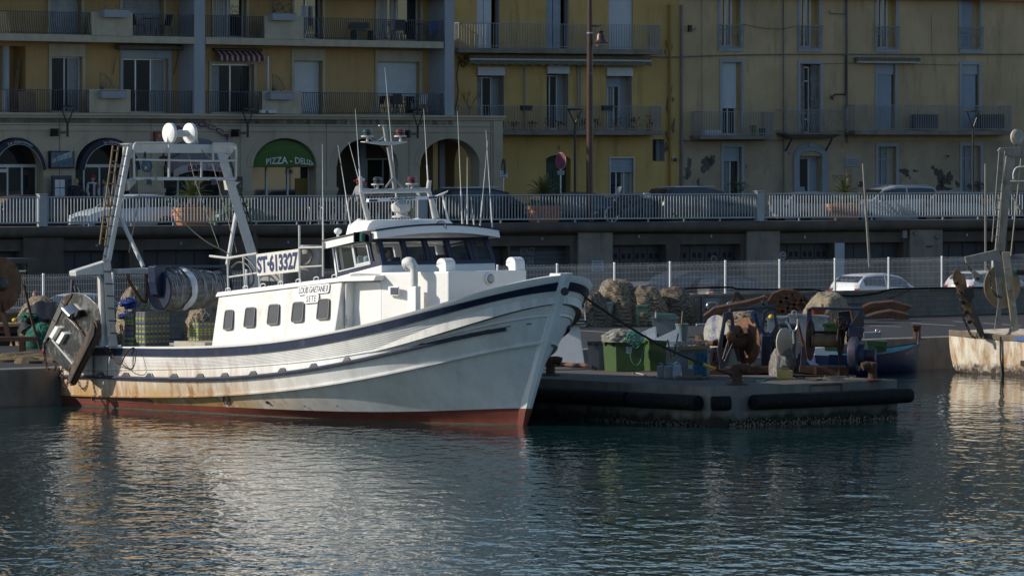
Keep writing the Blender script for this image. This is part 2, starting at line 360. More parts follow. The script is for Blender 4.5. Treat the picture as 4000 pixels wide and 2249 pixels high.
mb.add([(p[0],p[1],qz-.004) for p in poly],[list(range(len(poly)))])
# broken edge showing a recessed step in the end face
struct('pier',mb,m_pier)
mb=MB(PF.pt);ip=[(.10,-.42),(.5,-.12),(ue-.12,-.12),(ue-.12,-22.4),(.10,-22.4)]
mb.add([(p[0],p[1],qz) for p in ip],[list(range(5))]);struct('pier_surface',mb,m_paving)
mb=MB(PF.pt)
for k in range(1,8):mb.box(.10,ue-.12,-.12-k*3.0,-.12-k*3.0-.02,qz+.001,qz+.004)
struct('pier_joint',mb,m_concd)
# mussels and weed along the waterline of the pier
mb=MB()
for k in range(1500):
    t=rnd.random()
    if t<.42:p=PF.pt((.45+(ue-.45)*rnd.random(),.03,0))
    else:p=PF.pt((-.03,-.25-rnd.random()*14,0))
    p.z=-.05+abs(rnd.gauss(0,.07));r=.02+.03*rnd.random()
    mb.ball(p,(r,r,r*.8),5,3)
tag(obj('mussel_growth',mb,M('mussel_black',(.012,.012,.014),.4)),'dark mussels and weed crusting the pier at the waterline','mussels',kind='stuff')
# rusty lip let into the end face
t=thing('steel_edge_plate','broken steel edge plate let into the end face of the pier','edge plate',PF.pt((2.1,0,.6)))
u0,u1=PF.U(3165),PF.U(3285)
obj('plate',MB(PF.pt).box(u0,u1,.002,.03,.80,1.0),m_pier,t,bev=.01)
obj('lip',MB(PF.pt).box(u0,u1,.03,.05,.97,1.01).box(u1-.04,u1,.03,.045,.55,.97),m_rust,t)
# cylindrical rubber fenders
def fender(a,b,r,label,w=.24,z=.62,axis='u'):
    P=(lambda q:PF.pt((q,w,z))) if axis== 'u' else (lambda q:PF.pt((-w,q,z))) if axis== 'w' else (lambda q:PF.pt((q*.86-.08,-.11+q*.48,z)))
    f=thing('rubber_fender',label,'fender',P((a+b)/2)-V((0,0,r)),group='rubber fenders on the pier')
    n=max(2,int(abs(b-a)/.5));mb=MB();ax=(P(b)-P(a)).normalized();L_=(P(b)-P(a)).length
    mb.lathe([(r*.55,0),(r*.55,.02),(r*.97,.02),(r,.06),(r,L_-.06),(r*.97,L_-.02),(r*.55,L_-.02),(r*.55,L_)],P(a),ax,20)
    obj('tube',mb,m_dark,f,smooth=True)
    fwd=PF.n if axis== 'u' else-PF.u if axis== 'w' else (PF.n*.87-PF.u*.49)
    mb=MB()
    for k in range(n):
        q=P(a)+ax*(.25+k*(L_-.5)/max(1,n-1));mb.lathe([(.04,0),(.04,.012)],q+fwd*(r-.004),fwd,8)
    obj('bolt_hole',mb,m_room,f)
    mb=MB()
    for q in (.12,.88):c=P(a)+ax*L_*q;mb.bar(c-fwd*.32,c-fwd*(r*.5),.05,.05)
    obj('bracket',mb,m_rust,f)
fender(uc+.02,ue+.25,.205,'long black rubber fender along the end face of the pier, with round bolt holes')
fender(-.02,.52,.19,'short black rubber fender between the two long ones at the pier corner',axis='d')
fender(-.45,-3.1,.205,'black rubber fender beside the pier corner, facing the white boat',axis='w')
fender(-3.2,-8.0,.205,'black rubber fender farther along the pier side, behind the white bow',axis='w')
# parking bay lines
mb=MB()
for (x0,y0,x1,y1) in ((2205,1287,2400,1299),(3560,1262,3730,1272),(3400,1272,3520,1276),(3725,1255,3790,1259),(2930,1262,2790,1280),(3840,1262,3990,1272)):
    a,b=ground(x0,y0),ground(x1,y1);d=(b-a).normalized();s=V((-d.y,d.x,0))*.06
    mb.add([a-s+V((0,0,.004)),b-s+V((0,0,.004)),b+s+V((0,0,.004)),a+s+V((0,0,.004))],[(0,1,2,3)])
struct('road_marking',mb,m_line)
# ---------------------------------------------------------------- block wall and mesh fence
wz=FE.Z(3400,1132)                            # top of the block wall
ft=FE.Z(3400,1009)
t=thing('block_wall','low grey concrete block wall carrying the white mesh fence','wall',FE.pt((0,0,qz)))
mb=MB(FE.pt).box(-80,90,-.2,0,qz-.1,wz-.10)
def mkblock():
    m=M('block_wall_blocks',(.20,.185,.16),.92,var=.15,bump=.3,stain=(.10,.09,.08),samt=.5,slo=.5,world=True);N,L,b=nodes(m)
    br=N.new('ShaderNodeTexBrick');br.inputs['Scale'].default_value=1;br.inputs['Brick Width'].default_value=.5;br.inputs['Row Height'].default_value=.2;br.inputs['Mortar Size'].default_value=.012
    br.inputs['Color1'].default_value=(1,1,1,1);br.inputs['Color2'].default_value=(.82,.82,.82,1);br.inputs['Mortar'].default_value=(.62,.62,.62,1)
    g=N.new('ShaderNodeNewGeometry');mp=N.new('ShaderNodeMapping');mp.vector_type='POINT';mp.inputs['Rotation'].default_value=(0,0,R(-41.6));L.new(g.outputs['Position'],mp.inputs[0])
    sp=N.new('ShaderNodeSeparateXYZ');L.new(mp.outputs[0],sp.inputs[0]);cb=N.new('ShaderNodeCombineXYZ');L.new(sp.outputs[0],cb.inputs[0]);L.new(sp.outputs[2],cb.inputs[1]);L.new(cb.outputs[0],br.inputs['Vector'])
    x=N.new('ShaderNodeMix');x.data_type='RGBA';x.blend_type='MULTIPLY';x.inputs[0].default_value=1;L.new(b.inputs['Base Color'].links[0].from_socket,x.inputs[6]);L.new(br.outputs[0],x.inputs[7]);L.new(x.outputs[2],b.inputs['Base Color'])
    return m
obj('blockwork',mb,mkblock(),t)
obj('coping',MB(FE.pt).box(-80,90,-.24,.05,wz-.10,wz),m_conc,t,bev=.015)
u0,u1=FE.U(2748),FE.U(2808)
obj('hatch',MB(FE.pt).box(u0,u1,.0,.035,qz+.05,wz-.16),m_grey,t,bev=.01)
obj('post',MB(FE.pt).box(FE.U(2738),FE.U(2745),.002,.06,qz,wz-.11),m_conc,t)
fen=thing('mesh_fence','white welded mesh fence with folded wires standing on the block wall','fence',FE.pt((0,-.1,wz)))
pu=[FE.U(p,-.1) for p in (2177,2401,2618,2834,3046,3262,3472,3680)]
st=(pu[-1]-pu[0])/7
while pu[0]>FE.U(-80):pu.insert(0,pu[0]-st)
while pu[-1]<FE.U(4080):pu.append(pu[-1]+st)
for u in pu:obj('post',MB(FE.pt).box(u-.035,u+.035,-.14,-.07,wz,ft+.03),m_wire,fen,bev=.006)
for a,b in zip(pu[:-1],pu[1:]):
    mb=MB(FE.pt);n=int(round((b-a-.12)/.068));rr=.0056
    for k in range(n+1):
        u=a+.06+k*(b-a-.12)/n;zs=[(wz+.03,0),(wz+.09,.0),(wz+.12,.035),(wz+.15,0),(wz+.6,0),(ft-.18,0),(ft-.145,.035),(ft-.11,0),(ft+.0,0)]
        for (z0,o0),(z1,o1) in zip(zs[:-1],zs[1:]):
            mb.add([(u-rr,-.1+o0,z0),(u+rr,-.1+o0,z0),(u+rr,-.1+o1,z1),(u-rr,-.1+o1,z1)],[(0,1,2,3)])
            mb.add([(u,-.1+o0-rr,z0),(u,-.1+o0+rr,z0),(u,-.1+o1+rr,z1),(u,-.1+o1-rr,z1)],[(0,1,2,3)])
    for z in (wz+.05,wz+.15,wz+.4,wz+.62,wz+.84,ft-.18,ft-.10):mb.box(a+.04,b-.04,-.1-.004,-.1+.004,z-.0035,z+.0035)
    obj('mesh_panel',mb,m_wire,fen)
# ---------------------------------------------------------------- promenade wall with garages under it
cz=4.52
t=thing('promenade_wall','dark concrete retaining wall under the promenade with garage doors between its piers','retaining wall',PR.pt((0,0,qz)))
prof=[(-.6,cz-.005),(.05,cz-.005),(.16,cz-.03),(.24,cz-.11),(.25,cz-.24),(.18,cz-.36),(.0,cz-.40),(-.6,cz-.40)]
mb=MB(PR.pt);mb.grid([[(u,a,b) for a,b in prof] for u in (-90,-30,0,30,90)]);obj('coping',mb,m_concd,t,smooth=50)
lz=PR.Z(2300,958,-.12)
bays=[(-400,-240),(-235,80),(245,505),(560,852),(1002,1290),(1340,1625),(1700,1985),(1992,2228),(2389,2603),(2657,2893),(3042,3258),(3300,3530),(3676,3890),(3935,4140),(4250,4500)]
U=lambda p:PR.U(p,-.12)
holes=[(U(a),U(b),qz-.2,lz,.55) for a,b in bays]
obj('lintel',MB(PR.pt).wall(-90,90,qz-.2,cz-.39,holes,.5,w=-.12),m_concd,t)
for a,b in ((85,242),(853,1001),(1560,1690),(2253,2386),(2910,3039),(3547,3674)):
    obj('pier_column',MB(PR.pt).box(U(a),U(b),-.118,.03,qz,cz-.402),m_conc if a>2000 else m_concd,t,bev=.01)
for i,(a,b) in enumerate(bays):
    d=MB(PR.pt);u0,u1=U(a)+.0,U(b);d.box(u0,u1,-.72,-.60,qz,lz+.02)
    o=obj('garage_door',d,m_gdoor,t)
    q=MB(PR.pt)
    if i== 7:
        for k in range(14):q.box(u0,u1,-.60,-.585,qz+k*.17,qz+k*.17+.14)
        obj('roller_slat',q,M('slate_blue_roller',(.045,.065,.085),.55,var=.2,stain=(.03,.04,.05),samt=.5),o)
    else:
        for k in range(4):c=u0+(u1-u0)*(k+.5)/4;q.box(c-(u1-u0)/8+.03,c+(u1-u0)/8-.03,-.60,-.575,qz+.05,lz-.06)
        obj('panel',q,m_gdoor,o,bev=.01)
        if i in (8,9,10):
            q=MB(PR.pt)
            for k in range(4):
                c=u0+(u1-u0)*(k+.5)/4
                for s in (-1,1):
                    for zz in (lz-.45,lz-.8):q.box(c+s*.13-.08,c+s*.13+.08,-.575,-.57,zz-.10,zz+.10)
            obj('door_pane',q,m_room,o)
obj('painted_jamb',MB(PR.pt).box(U(3260),U(3297),-.118,-.09,qz,lz-.01),m_bshut,t)
for n_,p,y in (('16',377,958),('15',706,950),('14',1125,946),('11',2118,932),('10',2495,924),('9',2778,923),('8',3144,926),('6',3777,917)):
    u,z=PR.hit(p,y,-.11);o=obj('number_plate',MB(PR.pt).box(u-.055,u+.055,-.118,-.10,z-.075,z+.075),M('enamel_blue',(.03,.05,.13),.4),t)
    lettering('numeral',n_,bil([PR.pt((u-.04,-.096,z-.05)),PR.pt((u+.04,-.096,z-.05)),PR.pt((u+.04,-.096,z+.05)),PR.pt((u-.04,-.096,z+.05))]),m_shut,o)
mb=MB(PR.pt);pts=[(u,-.06+.02*math.sin(u*3),cz-.44-.03*abs(math.sin(u*.35+1))) for u in np.arange(-30,40,.5)]
mb.tube(pts,.022,5);tag(obj('cable',mb,m_black),'black cable strung along the wall under the promenade coping','cable')
gr=M('chalky_graffiti_paint',(.30,.34,.37),.8)
def wtext(name,s,Fr,x0,y0,x1,y1,w,mat,par,bold=0.0,sp=1.0):
    a,b,c,d=[Fr.pt((lambda q:(q[0],w,q[1]))(Fr.hit(*xy,w))) for xy in ((x0,y1),(x1,y1),(x1,y0),(x0,y0))]
    return lettering(name,s,bil([a,b,c,d]),mat,par,bold=bold,sp=sp)
wtext('graffiti','BONEZ',PR,2033,968,2088,996,-.575,gr,t,-.015)
wtext('graffiti','CORK',PR,2033,1004,2088,1036,-.575,gr,t,-.015)
wtext('notice','INTERDICTION DE STATIONNER',PR,2712,1046,2835,1054,-.57,M('faded_notice_paint',(.14,.15,.16),.8),t)
wtext('notice','SORTIE DE VEHICULES',PR,2730,1064,2818,1071,-.57,M('faded_notice_paint',(.14,.15,.16),.8),t)
# fittings on that wall
def roundsign(px,py,r,Fr,w,label,face,rim,name='traffic_sign',bar=None):
    u,z=Fr.hit(px,py,w);c=Fr.pt((u,w,z));s=thing(name,label,'sign',c-V((0,0,r)))
    obj('rim',MB().lathe([(r,0),(r,.02),(r*.78,.025)],c,Fr.n,24),rim,s)
    obj('face',MB().lathe([(r*.78,.02),(r*.78,.028)],c,Fr.n,24),face,s)
    if bar:obj('bar',MB(Fr.pt).box(u-r*.55,u+r*.55,w+.028,w+.034,z-r*.12,z+r*.12),bar,s)
roundsign(3057,998,.15,PR,.04,'round no-entry sign with cream rim and blue face on the concrete pier',M('sign_blue',(.03,.06,.16),.5),m_cream,bar=m_cream)
roundsign(2787,1012,.14,PR,-.55,'small dim round sign on the garage door behind the fence',m_gdoor,m_rail_g)
roundsign(2543,1048,.17,PR,-.55,'dim round no-parking sign on the garage door above the grey hatchback',m_gdoor,m_rail_g)
u0,z1=PR.hit(2310,1018,.035);u1,z0=PR.hit(2357,1060,.035)
s=thing('notice_board','white notice board fixed to the concrete pier behind the net piles','notice board',PR.pt((u0,.04,z0)))
obj('board',MB(PR.pt).box(u0,u1,.032,.055,z0,z1),m_bshut,s)
q=MB(PR.pt)
for k,(a,b) in enumerate(((.1,.8),(.1,.9),(.15,.7),(.2,.85))):q.box(u0+(u1-u0)*a,u0+(u1-u0)*b,.055,.058,z1-.06-.09*k-.03,z1-.06-.09*k)
obj('printed_line',q,M('faded_red_print',(.16,.07,.07),.7),s)
u,z=PR.hit(3527,915,-.1)
s=thing('meter_box','grey electric meter box with hanging cables on the promenade wall','meter box',PR.pt((u,-.05,z-.15)))
obj('casing',MB(PR.pt).box(u-.11,u+.11,-.118,.06,z-.16,z+.16),m_grey,s,bev=.015)
obj('cable_loop',MB(PR.pt).tube(smoothpath([(u-.2,.0,z+.2),(u-.22,.02,z-.1),(u-.12,.03,z-.32),(u+.05,.03,z-.25),(u+.1,0,z-.15)]),.012,5),m_black,s)
for px,py,L_ in ((3575,912,0),(3660,925,1)):
    u,z=PR.hit(px,py,.05);s=thing('floodlight',('small round bulkhead lamp' if not L_ else 'small hooded lamp')+' fixed to the pier of the promenade wall','lamp',PR.pt((u,.03,z)))
    obj('housing',MB().ball(PR.pt((u,.10,z)),(.09,.09,.08),10,6),m_grey,s,smooth=True)
    obj('arm',MB(PR.pt).box(u-.03,u+.03,.028,.08,z-.02,z+.02).box(u+.02,u+.16,.05,.08,z+.03,z+.06),m_black,s)
s=thing('wall_hook','rusty square hook on the concrete pier of the promenade wall','hook',PR.pt(PR.hit(3620,962,.04)[:1]+(.04,PR.Z(3620,962,.04))))
u,z=PR.hit(3632,962,.04);obj('arm',MB(PR.pt).box(u-.14,u+.12,.028,.10,z-.03,z+.02),m_rust,s)
# ---------------------------------------------------------------- promenade railing
rz=5.62
edges=[-330,165,1647,2965,4240]
names=['grey bar railing at the far left, ending at a square post','long grey bar railing from the left post to behind the wheelhouse','grey bar railing from behind the wheelhouse to the square post by the scooter','grey bar railing running off to the right past the last planter']
for i in range(4):
    a,b=PR.U(edges[i]),PR.U(edges[i+1]);s=thing('promenade_railing',names[i],'railing',PR.pt((a,0,cz)),group='railings along the promenade')
    obj('end_post',MB(PR.pt).box(b-.16,b+.16,-.12,.12,cz,rz+.06).box(b-.19,b+.19,-.15,.15,rz+.06,rz+.10),m_rail,s,bev=.012)
    obj('top_rail',MB(PR.pt).box(a+.17,b-.17,-.04,.04,rz-.045,rz),m_rail,s,bev=.008)
    obj('bottom_rail',MB(PR.pt).box(a+.17,b-.17,-.025,.025,cz+.11,cz+.17),m_rail,s,bev=.006)
    n=max(1,int(round((b-a)/1.75)));d=(b-a-.34)/n
    for k in range(n):
        u0=a+.17+k*d;q=MB(PR.pt);m=max(2,int(round(d/.133)))
        for j in range(m):x=u0+(j+.5)*d/m;q.box(x-.0155,x+.0155,-.02,.02,cz+.171,rz-.046)
        obj('bar_panel',q,m_rail,s)
        if k:obj('post',MB(PR.pt).box(u0-.03,u0+.03,-.038,.012,cz,cz+.169),m_rail,s)
# ================================================================ BUILDINGS
def shutter(name,Fr,u0,u1,z0,z1,w,par,mat,pitch=.055):
    q=MB(Fr.pt);n=max(3,int((z1-z0)/pitch))
    prof=[]
    for k in range(n):
        z=z1-(z1-z0)*k/n;d=(z1-z0)/n;prof += [(w,z),(w+.014,z-d*.25),(w+.014,z-d*.8),(w,z-d*.95)]
    q.grid([[(u,a,b) for a,b in prof] for u in (u0,u1)]);return obj(name,q,mat,par)
def glazed(Fr,u0,u1,z0,z1,w,par,frame=m_frame,n=2,glass=m_glass,t=.06,bars=(),curtain=None,name='window'):
    q=MB(Fr.pt);q.box(u0,u1,w-.02,w+.05,z1-t,z1).box(u0,u1,w-.02,w+.05,z0,z0+t)
    for k in range(n+1):
        c=u0+(u1-u0)*k/n;h=t*.5 if 0<k<n else t
        a=max(u0,c-(h if k else 0));b=min(u1,c+(h if k<n else 0))
        q.box(a,b,w-.018,w+.045,z0+t,z1-t)
    for zb in bars:q.box(u0+t,u1-t,w-.01,w+.04,zb-.025,zb+.025)
    f=obj(name,q,frame,par)
    obj('pane',MB(Fr.pt).quad((u0+.01,w,z0+.01),(u1-.01,w,z0+.01),(u1-.01,w,z1-.01),(u0+.01,w,z1-.01)),glass,f)
    if curtain:
        q=MB(Fr.pt)
        for a,b in curtain:
            m=24;ps=[(u0+(u1-u0)*(a+(b-a)*k/m),w+.004+.006*math.sin(k*1.9),0) for k in range(m+1)]
            q.grid([[(p[0],p[1],z) for z in (z0+.03,z1-.03)] for p in ps])
        obj('curtain',q,m_curtain,f)
    return f
def railing(Fr,u0,u1,z0,z1,w,par,mat,pitch=.11,belly=0,side=None,r=.009,lean=0):
    """bar railing; belly bows the bars outwards at the foot; side = depth of the returns back to the wall"""
    def bars(q,P,L):
        n=max(2,int(L/pitch))
        for k in range(n+1):
            x=L*k/n;off=(rnd.uniform(-1,1)*.012 if lean else 0)
            zz=[(z1,0),(z0+(z1-z0)*.45,belly*.25),(z0+(z1-z0)*.18,belly),(z0+.03,belly*.8),(z0,0)] if belly else [(z1,0),(z0,0)]
            for (za,oa),(zb,ob) in zip(zz[:-1],zz[1:]):
                c,d=P(x+off*(za-z0),oa),P(x,ob)
                q.hexa([V(d)+V((-r,-r,zb)),V(d)+V((r,-r,zb)),V(d)+V((r,r,zb)),V(d)+V((-r,r,zb)),V(c)+V((-r,-r,za)),V(c)+V((r,-r,za)),V(c)+V((r,r,za)),V(c)+V((-r,r,za))])
    q=MB(Fr.pt);bars(q,lambda x,o:(u0+x,w+o,0),u1-u0)
    q.box(u0-.01,u1+.01,w-.02,w+.02,z1,z1+.03).box(u0,u1,w-.012,w+.012,z0+.05,z0+.075)
    if side:
        for u in (u0,u1):
            bars(q,lambda x,o:(u,w-.02-x,0),side-.02);q.box(u-.02,u+.02,w-side,w-.021,z1,z1+.03)
    return obj('railing',q,mat,par)
TOP=13.6
# ---------------------------------------------------------------- the arcaded building
b1=thing('arcade_building','ochre apartment building with cream balconies above an arcade of restaurants','building',FL.pt((-20,0,4.5)))
SB=.95                                        # set-back of the upper wall behind the balcony fronts
uU=lambda p:FL.U(p,-SB)
zU=lambda p,y:FL.Z(p,y,-SB)
uL0,uLe=FL.U(-70),FL.U(1960)
zc0,zc1=FL.Z(1000,466),FL.Z(1000,446)     # cornice
zs1,zs0=FL.Z(1000,150),FL.Z(1000,177)     # balcony slab
uEndU=FL.U(1771)
def op(p0,p1,y0,y1,d=.28,pm=None):
    pm=(p0+p1)/2;return [uU(p0),uU(p1),zU(pm,y1),zU(pm,y0),d]
zfl=zc1+.02
hA=op(200,320,222,440);hB=op(479,656,229,440);hC=op(825,990,250,440);hD=op(1147,1258,238,440);hE=op(1474,1637,242,440)
z3=zs1+.02;z3t=z3+2.45
h3=[[uU(a),uU(b),z3,z3t,.28] for a,b in ((195,317),(477,637),(835,960),(1147,1258),(1474,1640))]
z4=z3+3.15;h4=[[h[0],h[1],z4,z4+2.4,.28] for h in h3]
for h in (hA,hB,hC,hD,hE):h[2]=zfl
dark=[uU(-60),uU(100),zfl,zU(50,180),.8]
obj('wall',MB(FL.pt).wall(uL0,uEndU-.3,zc1-.3,TOP,[hA,hB,hC,hD,hE,dark]+h3+h4,.28,w=-SB),m_tan,b1)
obj('recess_wall',MB(FL.pt).quad((dark[0],-SB-.79,dark[2]),(dark[1],-SB-.79,dark[2]),(dark[1],-SB-.79,dark[3]),(dark[0],-SB-.79,dark[3])),m_tan,b1)
obj('roof',MB(FL.pt).box(uL0,uEndU,-9,.15,TOP,TOP+.05),m_conc,b1)
obj('side_wall',MB(FL.pt).box(uEndU-.28,uEndU-.02,-9,-SB-.01,4.5,TOP),m_tan,b1)
obj('side_wall',MB(FL.pt).box(uL0,uL0+.25,-9,-SB-.01,4.5,TOP),m_tan,b1)
obj('rear_wall',MB(FL.pt).box(uL0+.26,uEndU-.29,-9,-8.7,4.5,TOP),m_tan,b1)
obj('storey_floor',MB(FL.pt).box(uL0+.26,uEndU-.29,-8.69,-SB-.85,zs0,zs1-.01),m_room,b1)
# raised surrounds
def surround(h,side,top,mat=m_cream,w=-SB,out=.05):
    q=MB(FL.pt);q.box(h[0]-side,h[0],w,w+out,h[2],h[3]).box(h[1],h[1]+side,w,w+out,h[2],h[3]).box(h[0]-side,h[1]+side,w+.002,w+out,h[3],h[3]+top)
    return obj('window_surround',q,mat,b1,bev=.008)
for h,top in ((hA,.5),(hB,.33),(hC,.12),(hD,.48),(hE,.46)):surround(h,.14,top,m_trim if h is hB else m_cream)
for h in h3+h4:surround(h,.13,.3)
wd=-SB-.2
glazed(FL,hA[0],hA[1],hA[2],hA[3],wd,b1,n=2,curtain=[(.62,.95)])
glazed(FL,hB[0],hB[1],hB[2],hB[3],wd,b1,n=3,frame=m_alu,curtain=[(.70,.98)])
glazed(FL,hC[0],hC[1],hC[2],hC[3],wd,b1,n=2,frame=m_alu,curtain=[(.03,.25)])
obj('window',MB(FL.pt).quad((hD[0],wd-.06,hD[2]),(hD[1],wd-.06,hD[2]),(hD[1],wd-.06,hD[3]),(hD[0],wd-.06,hD[3])),m_glass,b1)
shutter('roller_shutter',FL,hD[0]+.01,hD[1]-.01,hD[2],hD[3],wd,b1,m_shut)
glazed(FL,hE[0],hE[1],hE[2],hE[3],wd-.05,b1,n=2)
shutter('roller_shutter',FL,hE[0]+.01,hE[1]-.01,FL.Z(1555,377,-SB),hE[3],wd+.04,b1,m_shut)
for hh in (h3,h4):
    shutter('roller_shutter',FL,hh[0][0]+.01,hh[0][1]-.01,hh[0][2],hh[0][3],wd,b1,M('grey_white_shutter',(.38,.39,.41),.7),.04)
    shutter('roller_shutter',FL,hh[1][0]+.01,hh[1][1]-.01,hh[1][2],hh[1][3],wd,b1,M('grey_shutter',(.30,.30,.32),.7))
    glazed(FL,*hh[2][:4],wd,b1,n=2,curtain=[(.05,.6)]);glazed(FL,*hh[3][:4],wd,b1,n=2,frame=m_alu);glazed(FL,*hh[4][:4],wd,b1,n=2,curtain=[(.03,.30),(.36,.55)])
# fins
for a,b in ((755,798),(1734,1771)):
    obj('fin_wall',MB(FL.pt).box(FL.U(a),FL.U(b),-SB-.05,.06,zc1-.02,TOP-.01),m_trim,b1,bev=.015)
# balcony slabs, parapets, railings
def seg(p0,p1):return FL.U(p0),FL.U(p1)
rz3a,rz2a=FL.Z(1450,61),FL.Z(1450,366)
railh=rz2a-zfl
for lvl,(s0,s1) in enumerate(((zs0,zs1),(zs0+3.15,zs1+3.15))):
    for p0,p1 in ((-70,754),(799,1727)):
        a,c=seg(p0,p1);sl_=obj('balcony_slab',MB(FL.pt).box(a,c,-SB+.001,.10,s0,s1),m_cream,b1,bev=.012)
        for q0,q1,be in (((-70,350,.1),(513,752,0)) if p0<0 else ((801,1025,0),(1181,1726,.12))):
            railing(FL,FL.U(q0),FL.U(q1),s1,s1+railh,.04 if be== 0 else .0,sl_,m_rail_d,belly=be,lean=1,r=.010)
        for q0,q1 in (((351,511),) if p0<0 else ((1027,1179),)):
            obj('parapet',MB(FL.pt).box(FL.U(q0),FL.U(q1),-.14,.13,s1-.02,s1+railh+.06),m_cream,sl_,bev=.012)
terr=obj('terrace',MB(FL.pt).box(uL0,FL.U(1770),-SB+.001,-.0,zc1-.4,zc1),m_conc,b1)
for q0,q1,be in ((-70,350,0),(513,752,0),(801,1025,0),(1181,1733,.12)):
    railing(FL,FL.U(q0),FL.U(q1),zfl,zfl+railh,-.06,terr,m_rail_d if q0>-1 else m_rail_d,belly=be,lean=1,r=.010)
for q0,q1 in ((350,512),(1026,1179)):
    obj('parapet',MB(FL.pt).box(FL.U(q0),FL.U(q1),-.2,-.02,zfl-.01,zfl+railh+.06),m_cream,terr,bev=.012)
obj('drain_pipe',MB(FL.pt).tube([(uU(1684),-SB+.08,z) for z in (zfl,zfl+1.9,zfl+1.95,TOP)],.05,8),M('ochre_pipe',(.32,.2,.07),.7),b1,smooth=True)
obj('column',MB(FL.pt).tube([(uU(24),-SB-.05,z) for z in (zfl,dark[3])],.15,12),m_trim,b1,smooth=True)
# planter boxes hung on the parapets (things)
lab=['grey planter box on the upper left cream parapet, empty','grey planter box on the lower left cream parapet','grey planter box with a small green plant on the upper right cream parapet','grey planter box on the lower right cream parapet, above the air conditioner']
for i,(p0,p1,y0,y1) in enumerate(((397,499,38,70),(398,500,356,385),(1055,1151,53,82),(1056,1152,362,390))):
    u0,z1=FL.hit(p0,y0,.25);u1,z0=FL.hit(p1,y1,.25);t=thing('planter_box',lab[i],'planter',FL.pt(((u0+u1)/2,.2,z0)),group='planter boxes on the parapets')
    w0=.14 if i in (0,2) else-.015
    q=MB(FL.pt);q.hexa([(u0+.04,w0,z0),(u1-.04,w0,z0),(u1-.04,w0+.24,z0),(u0+.04,w0+.24,z0),(u0,w0,z1),(u1,w0,z1),(u1,w0+.28,z1),(u0,w0+.28,z1)])
    obj('trough',q,m_trim,t,bev=.01)
    q=MB(FL.pt);q.box(u0+.03,u1-.03,w0+.03,w0+.25,z1-.002,z1+.02)
    for k in range(40 if i== 2 else 8):
        x=u0+.1+(u1-u0-.2)*rnd.random();hgt=(.32 if i== 2 else .08)*rnd.random()+.03;c=V((x,w0+.05+.18*rnd.random(),z1+hgt));d=V((rnd.uniform(-.08,.08),rnd.uniform(-.06,.06),rnd.uniform(0,.07)))
        q.quad(c,c+d+V((.03,0,0)),c+d*1.6,c+d-V((.03,0,0)))
    obj('soil',q,m_leafdk,t)
# fan-shaped iron screens beside the parapets
def fan(px,py_base,py_top,label):
    u,z0=FL.hit(px,py_base,-.12);z1=FL.Z(px,py_top,-.12);L_=z1-z0
    t=thing('fan_screen',label,'iron screen',FL.pt((u,-.12,z0)),group='fan-shaped iron screens')
    q=MB(FL.pt);q.tube([(u,-.12,z0),(u,-.12,z1)],.012,5)
    obj('upright',q,m_rail_d,t);q=MB(FL.pt)
    for k in range(9):a=R(90-k*9.5);q.tube([(u,-.12,z0),(u+math.cos(a)*L_*1.25*.8,-.12,z0+math.sin(a)*L_*1.05)],.008,4)
    obj('spoke',q,m_rail_d,t)
    q=MB(FL.pt).tube([(u+math.cos(R(90-k*7.6))*L_*.86,-.12,z0+math.sin(R(90-k*7.6))*L_*.92) for k in range(11)],.010,5);obj('arc',q,m_rail_d,t)
fan(391,351,284,'fan-shaped iron screen standing on the lower left parapet');fan(1064,356,290,'fan-shaped iron screen beside the white pole on the lower right parapet');fan(1066,50,-10,'fan-shaped iron screen behind the plant on the upper right parapet')
t=tag(obj('pole',MB(FL.pt).box(FL.U(1046,-.4)-.035,FL.U(1046,-.4)+.035,-.43,-.36,zfl,FL.Z(1049,222,-.4)),m_shut),'white square pole standing behind the lower right cream parapet','pole')
# awnings on the first floor
u0,u1=uU(446),uU(706);z=zU(576,188);aw=obj('awning',MB(FL.pt).box(u0,u1,-SB+.02,-SB+.34,z-.07,z+.09),M('grey_awning',(.12,.115,.11),.8),b1,bev=.02)
obj('awning_arm',MB(FL.pt).tube([(uU(455),-SB+.1,z-.1),(uU(438),-SB+.05,zU(438,290))],.012,5).tube([(uU(694),-SB+.1,z-.1),(uU(676),-SB+.05,zU(676,292))],.012,5),m_black,aw)
u0,u1=uU(832),uU(1012);z1=zU(920,196);z0=zU(920,240)
m_str=bpy.data.materials.new('red_striped_awning');m_str.use_nodes=True;N,L,b=nodes(m_str)
wv=N.new('ShaderNodeTexWave');wv.inputs['Scale'].default_value=1.15;wv.bands_direction='X';tcn=N.new('ShaderNodeTexCoord');mp=N.new('ShaderNodeMapping');mp.inputs['Rotation'].default_value=(0,0,R(-41.6));L.new(tcn.outputs['Object'],mp.inputs[0]);L.new(mp.outputs[0],wv.inputs['Vector'])
cr=N.new('ShaderNodeValToRGB');cr.color_ramp.interpolation='CONSTANT';cr.color_ramp.elements[0].color=(.11,.015,.025,1);e=cr.color_ramp.elements.new(.55);e.color=(.35,.33,.33,1);e=cr.color_ramp.elements.new(.66);e.color=(.12,.08,.12,1);cr.color_ramp.elements[-1].position=.85;cr.color_ramp.elements[-1].color=(.38,.36,.36,1)
L.new(wv.outputs['Fac'],cr.inputs[0]);L.new(cr.outputs[0],b.inputs['Base Color']);b.inputs['Roughness'].default_value=.9
q=MB(FL.pt);q.quad((u0,-SB+.06,z1),(u1,-SB+.06,z1),(u1,-SB+.40,z0+.22),(u0,-SB+.40,z0+.22));q.quad((u0,-SB+.40,z0+.215),(u1,-SB+.40,z0+.215),(u1,-SB+.42,z0),(u0,-SB+.42,z0));aw=obj('awning',q,m_str,b1)
obj('awning_case',MB(FL.pt).tube([(u0-.05,-SB+.1,z1),(u1+.05,-SB+.1,z1)],.06,8),m_black,aw)
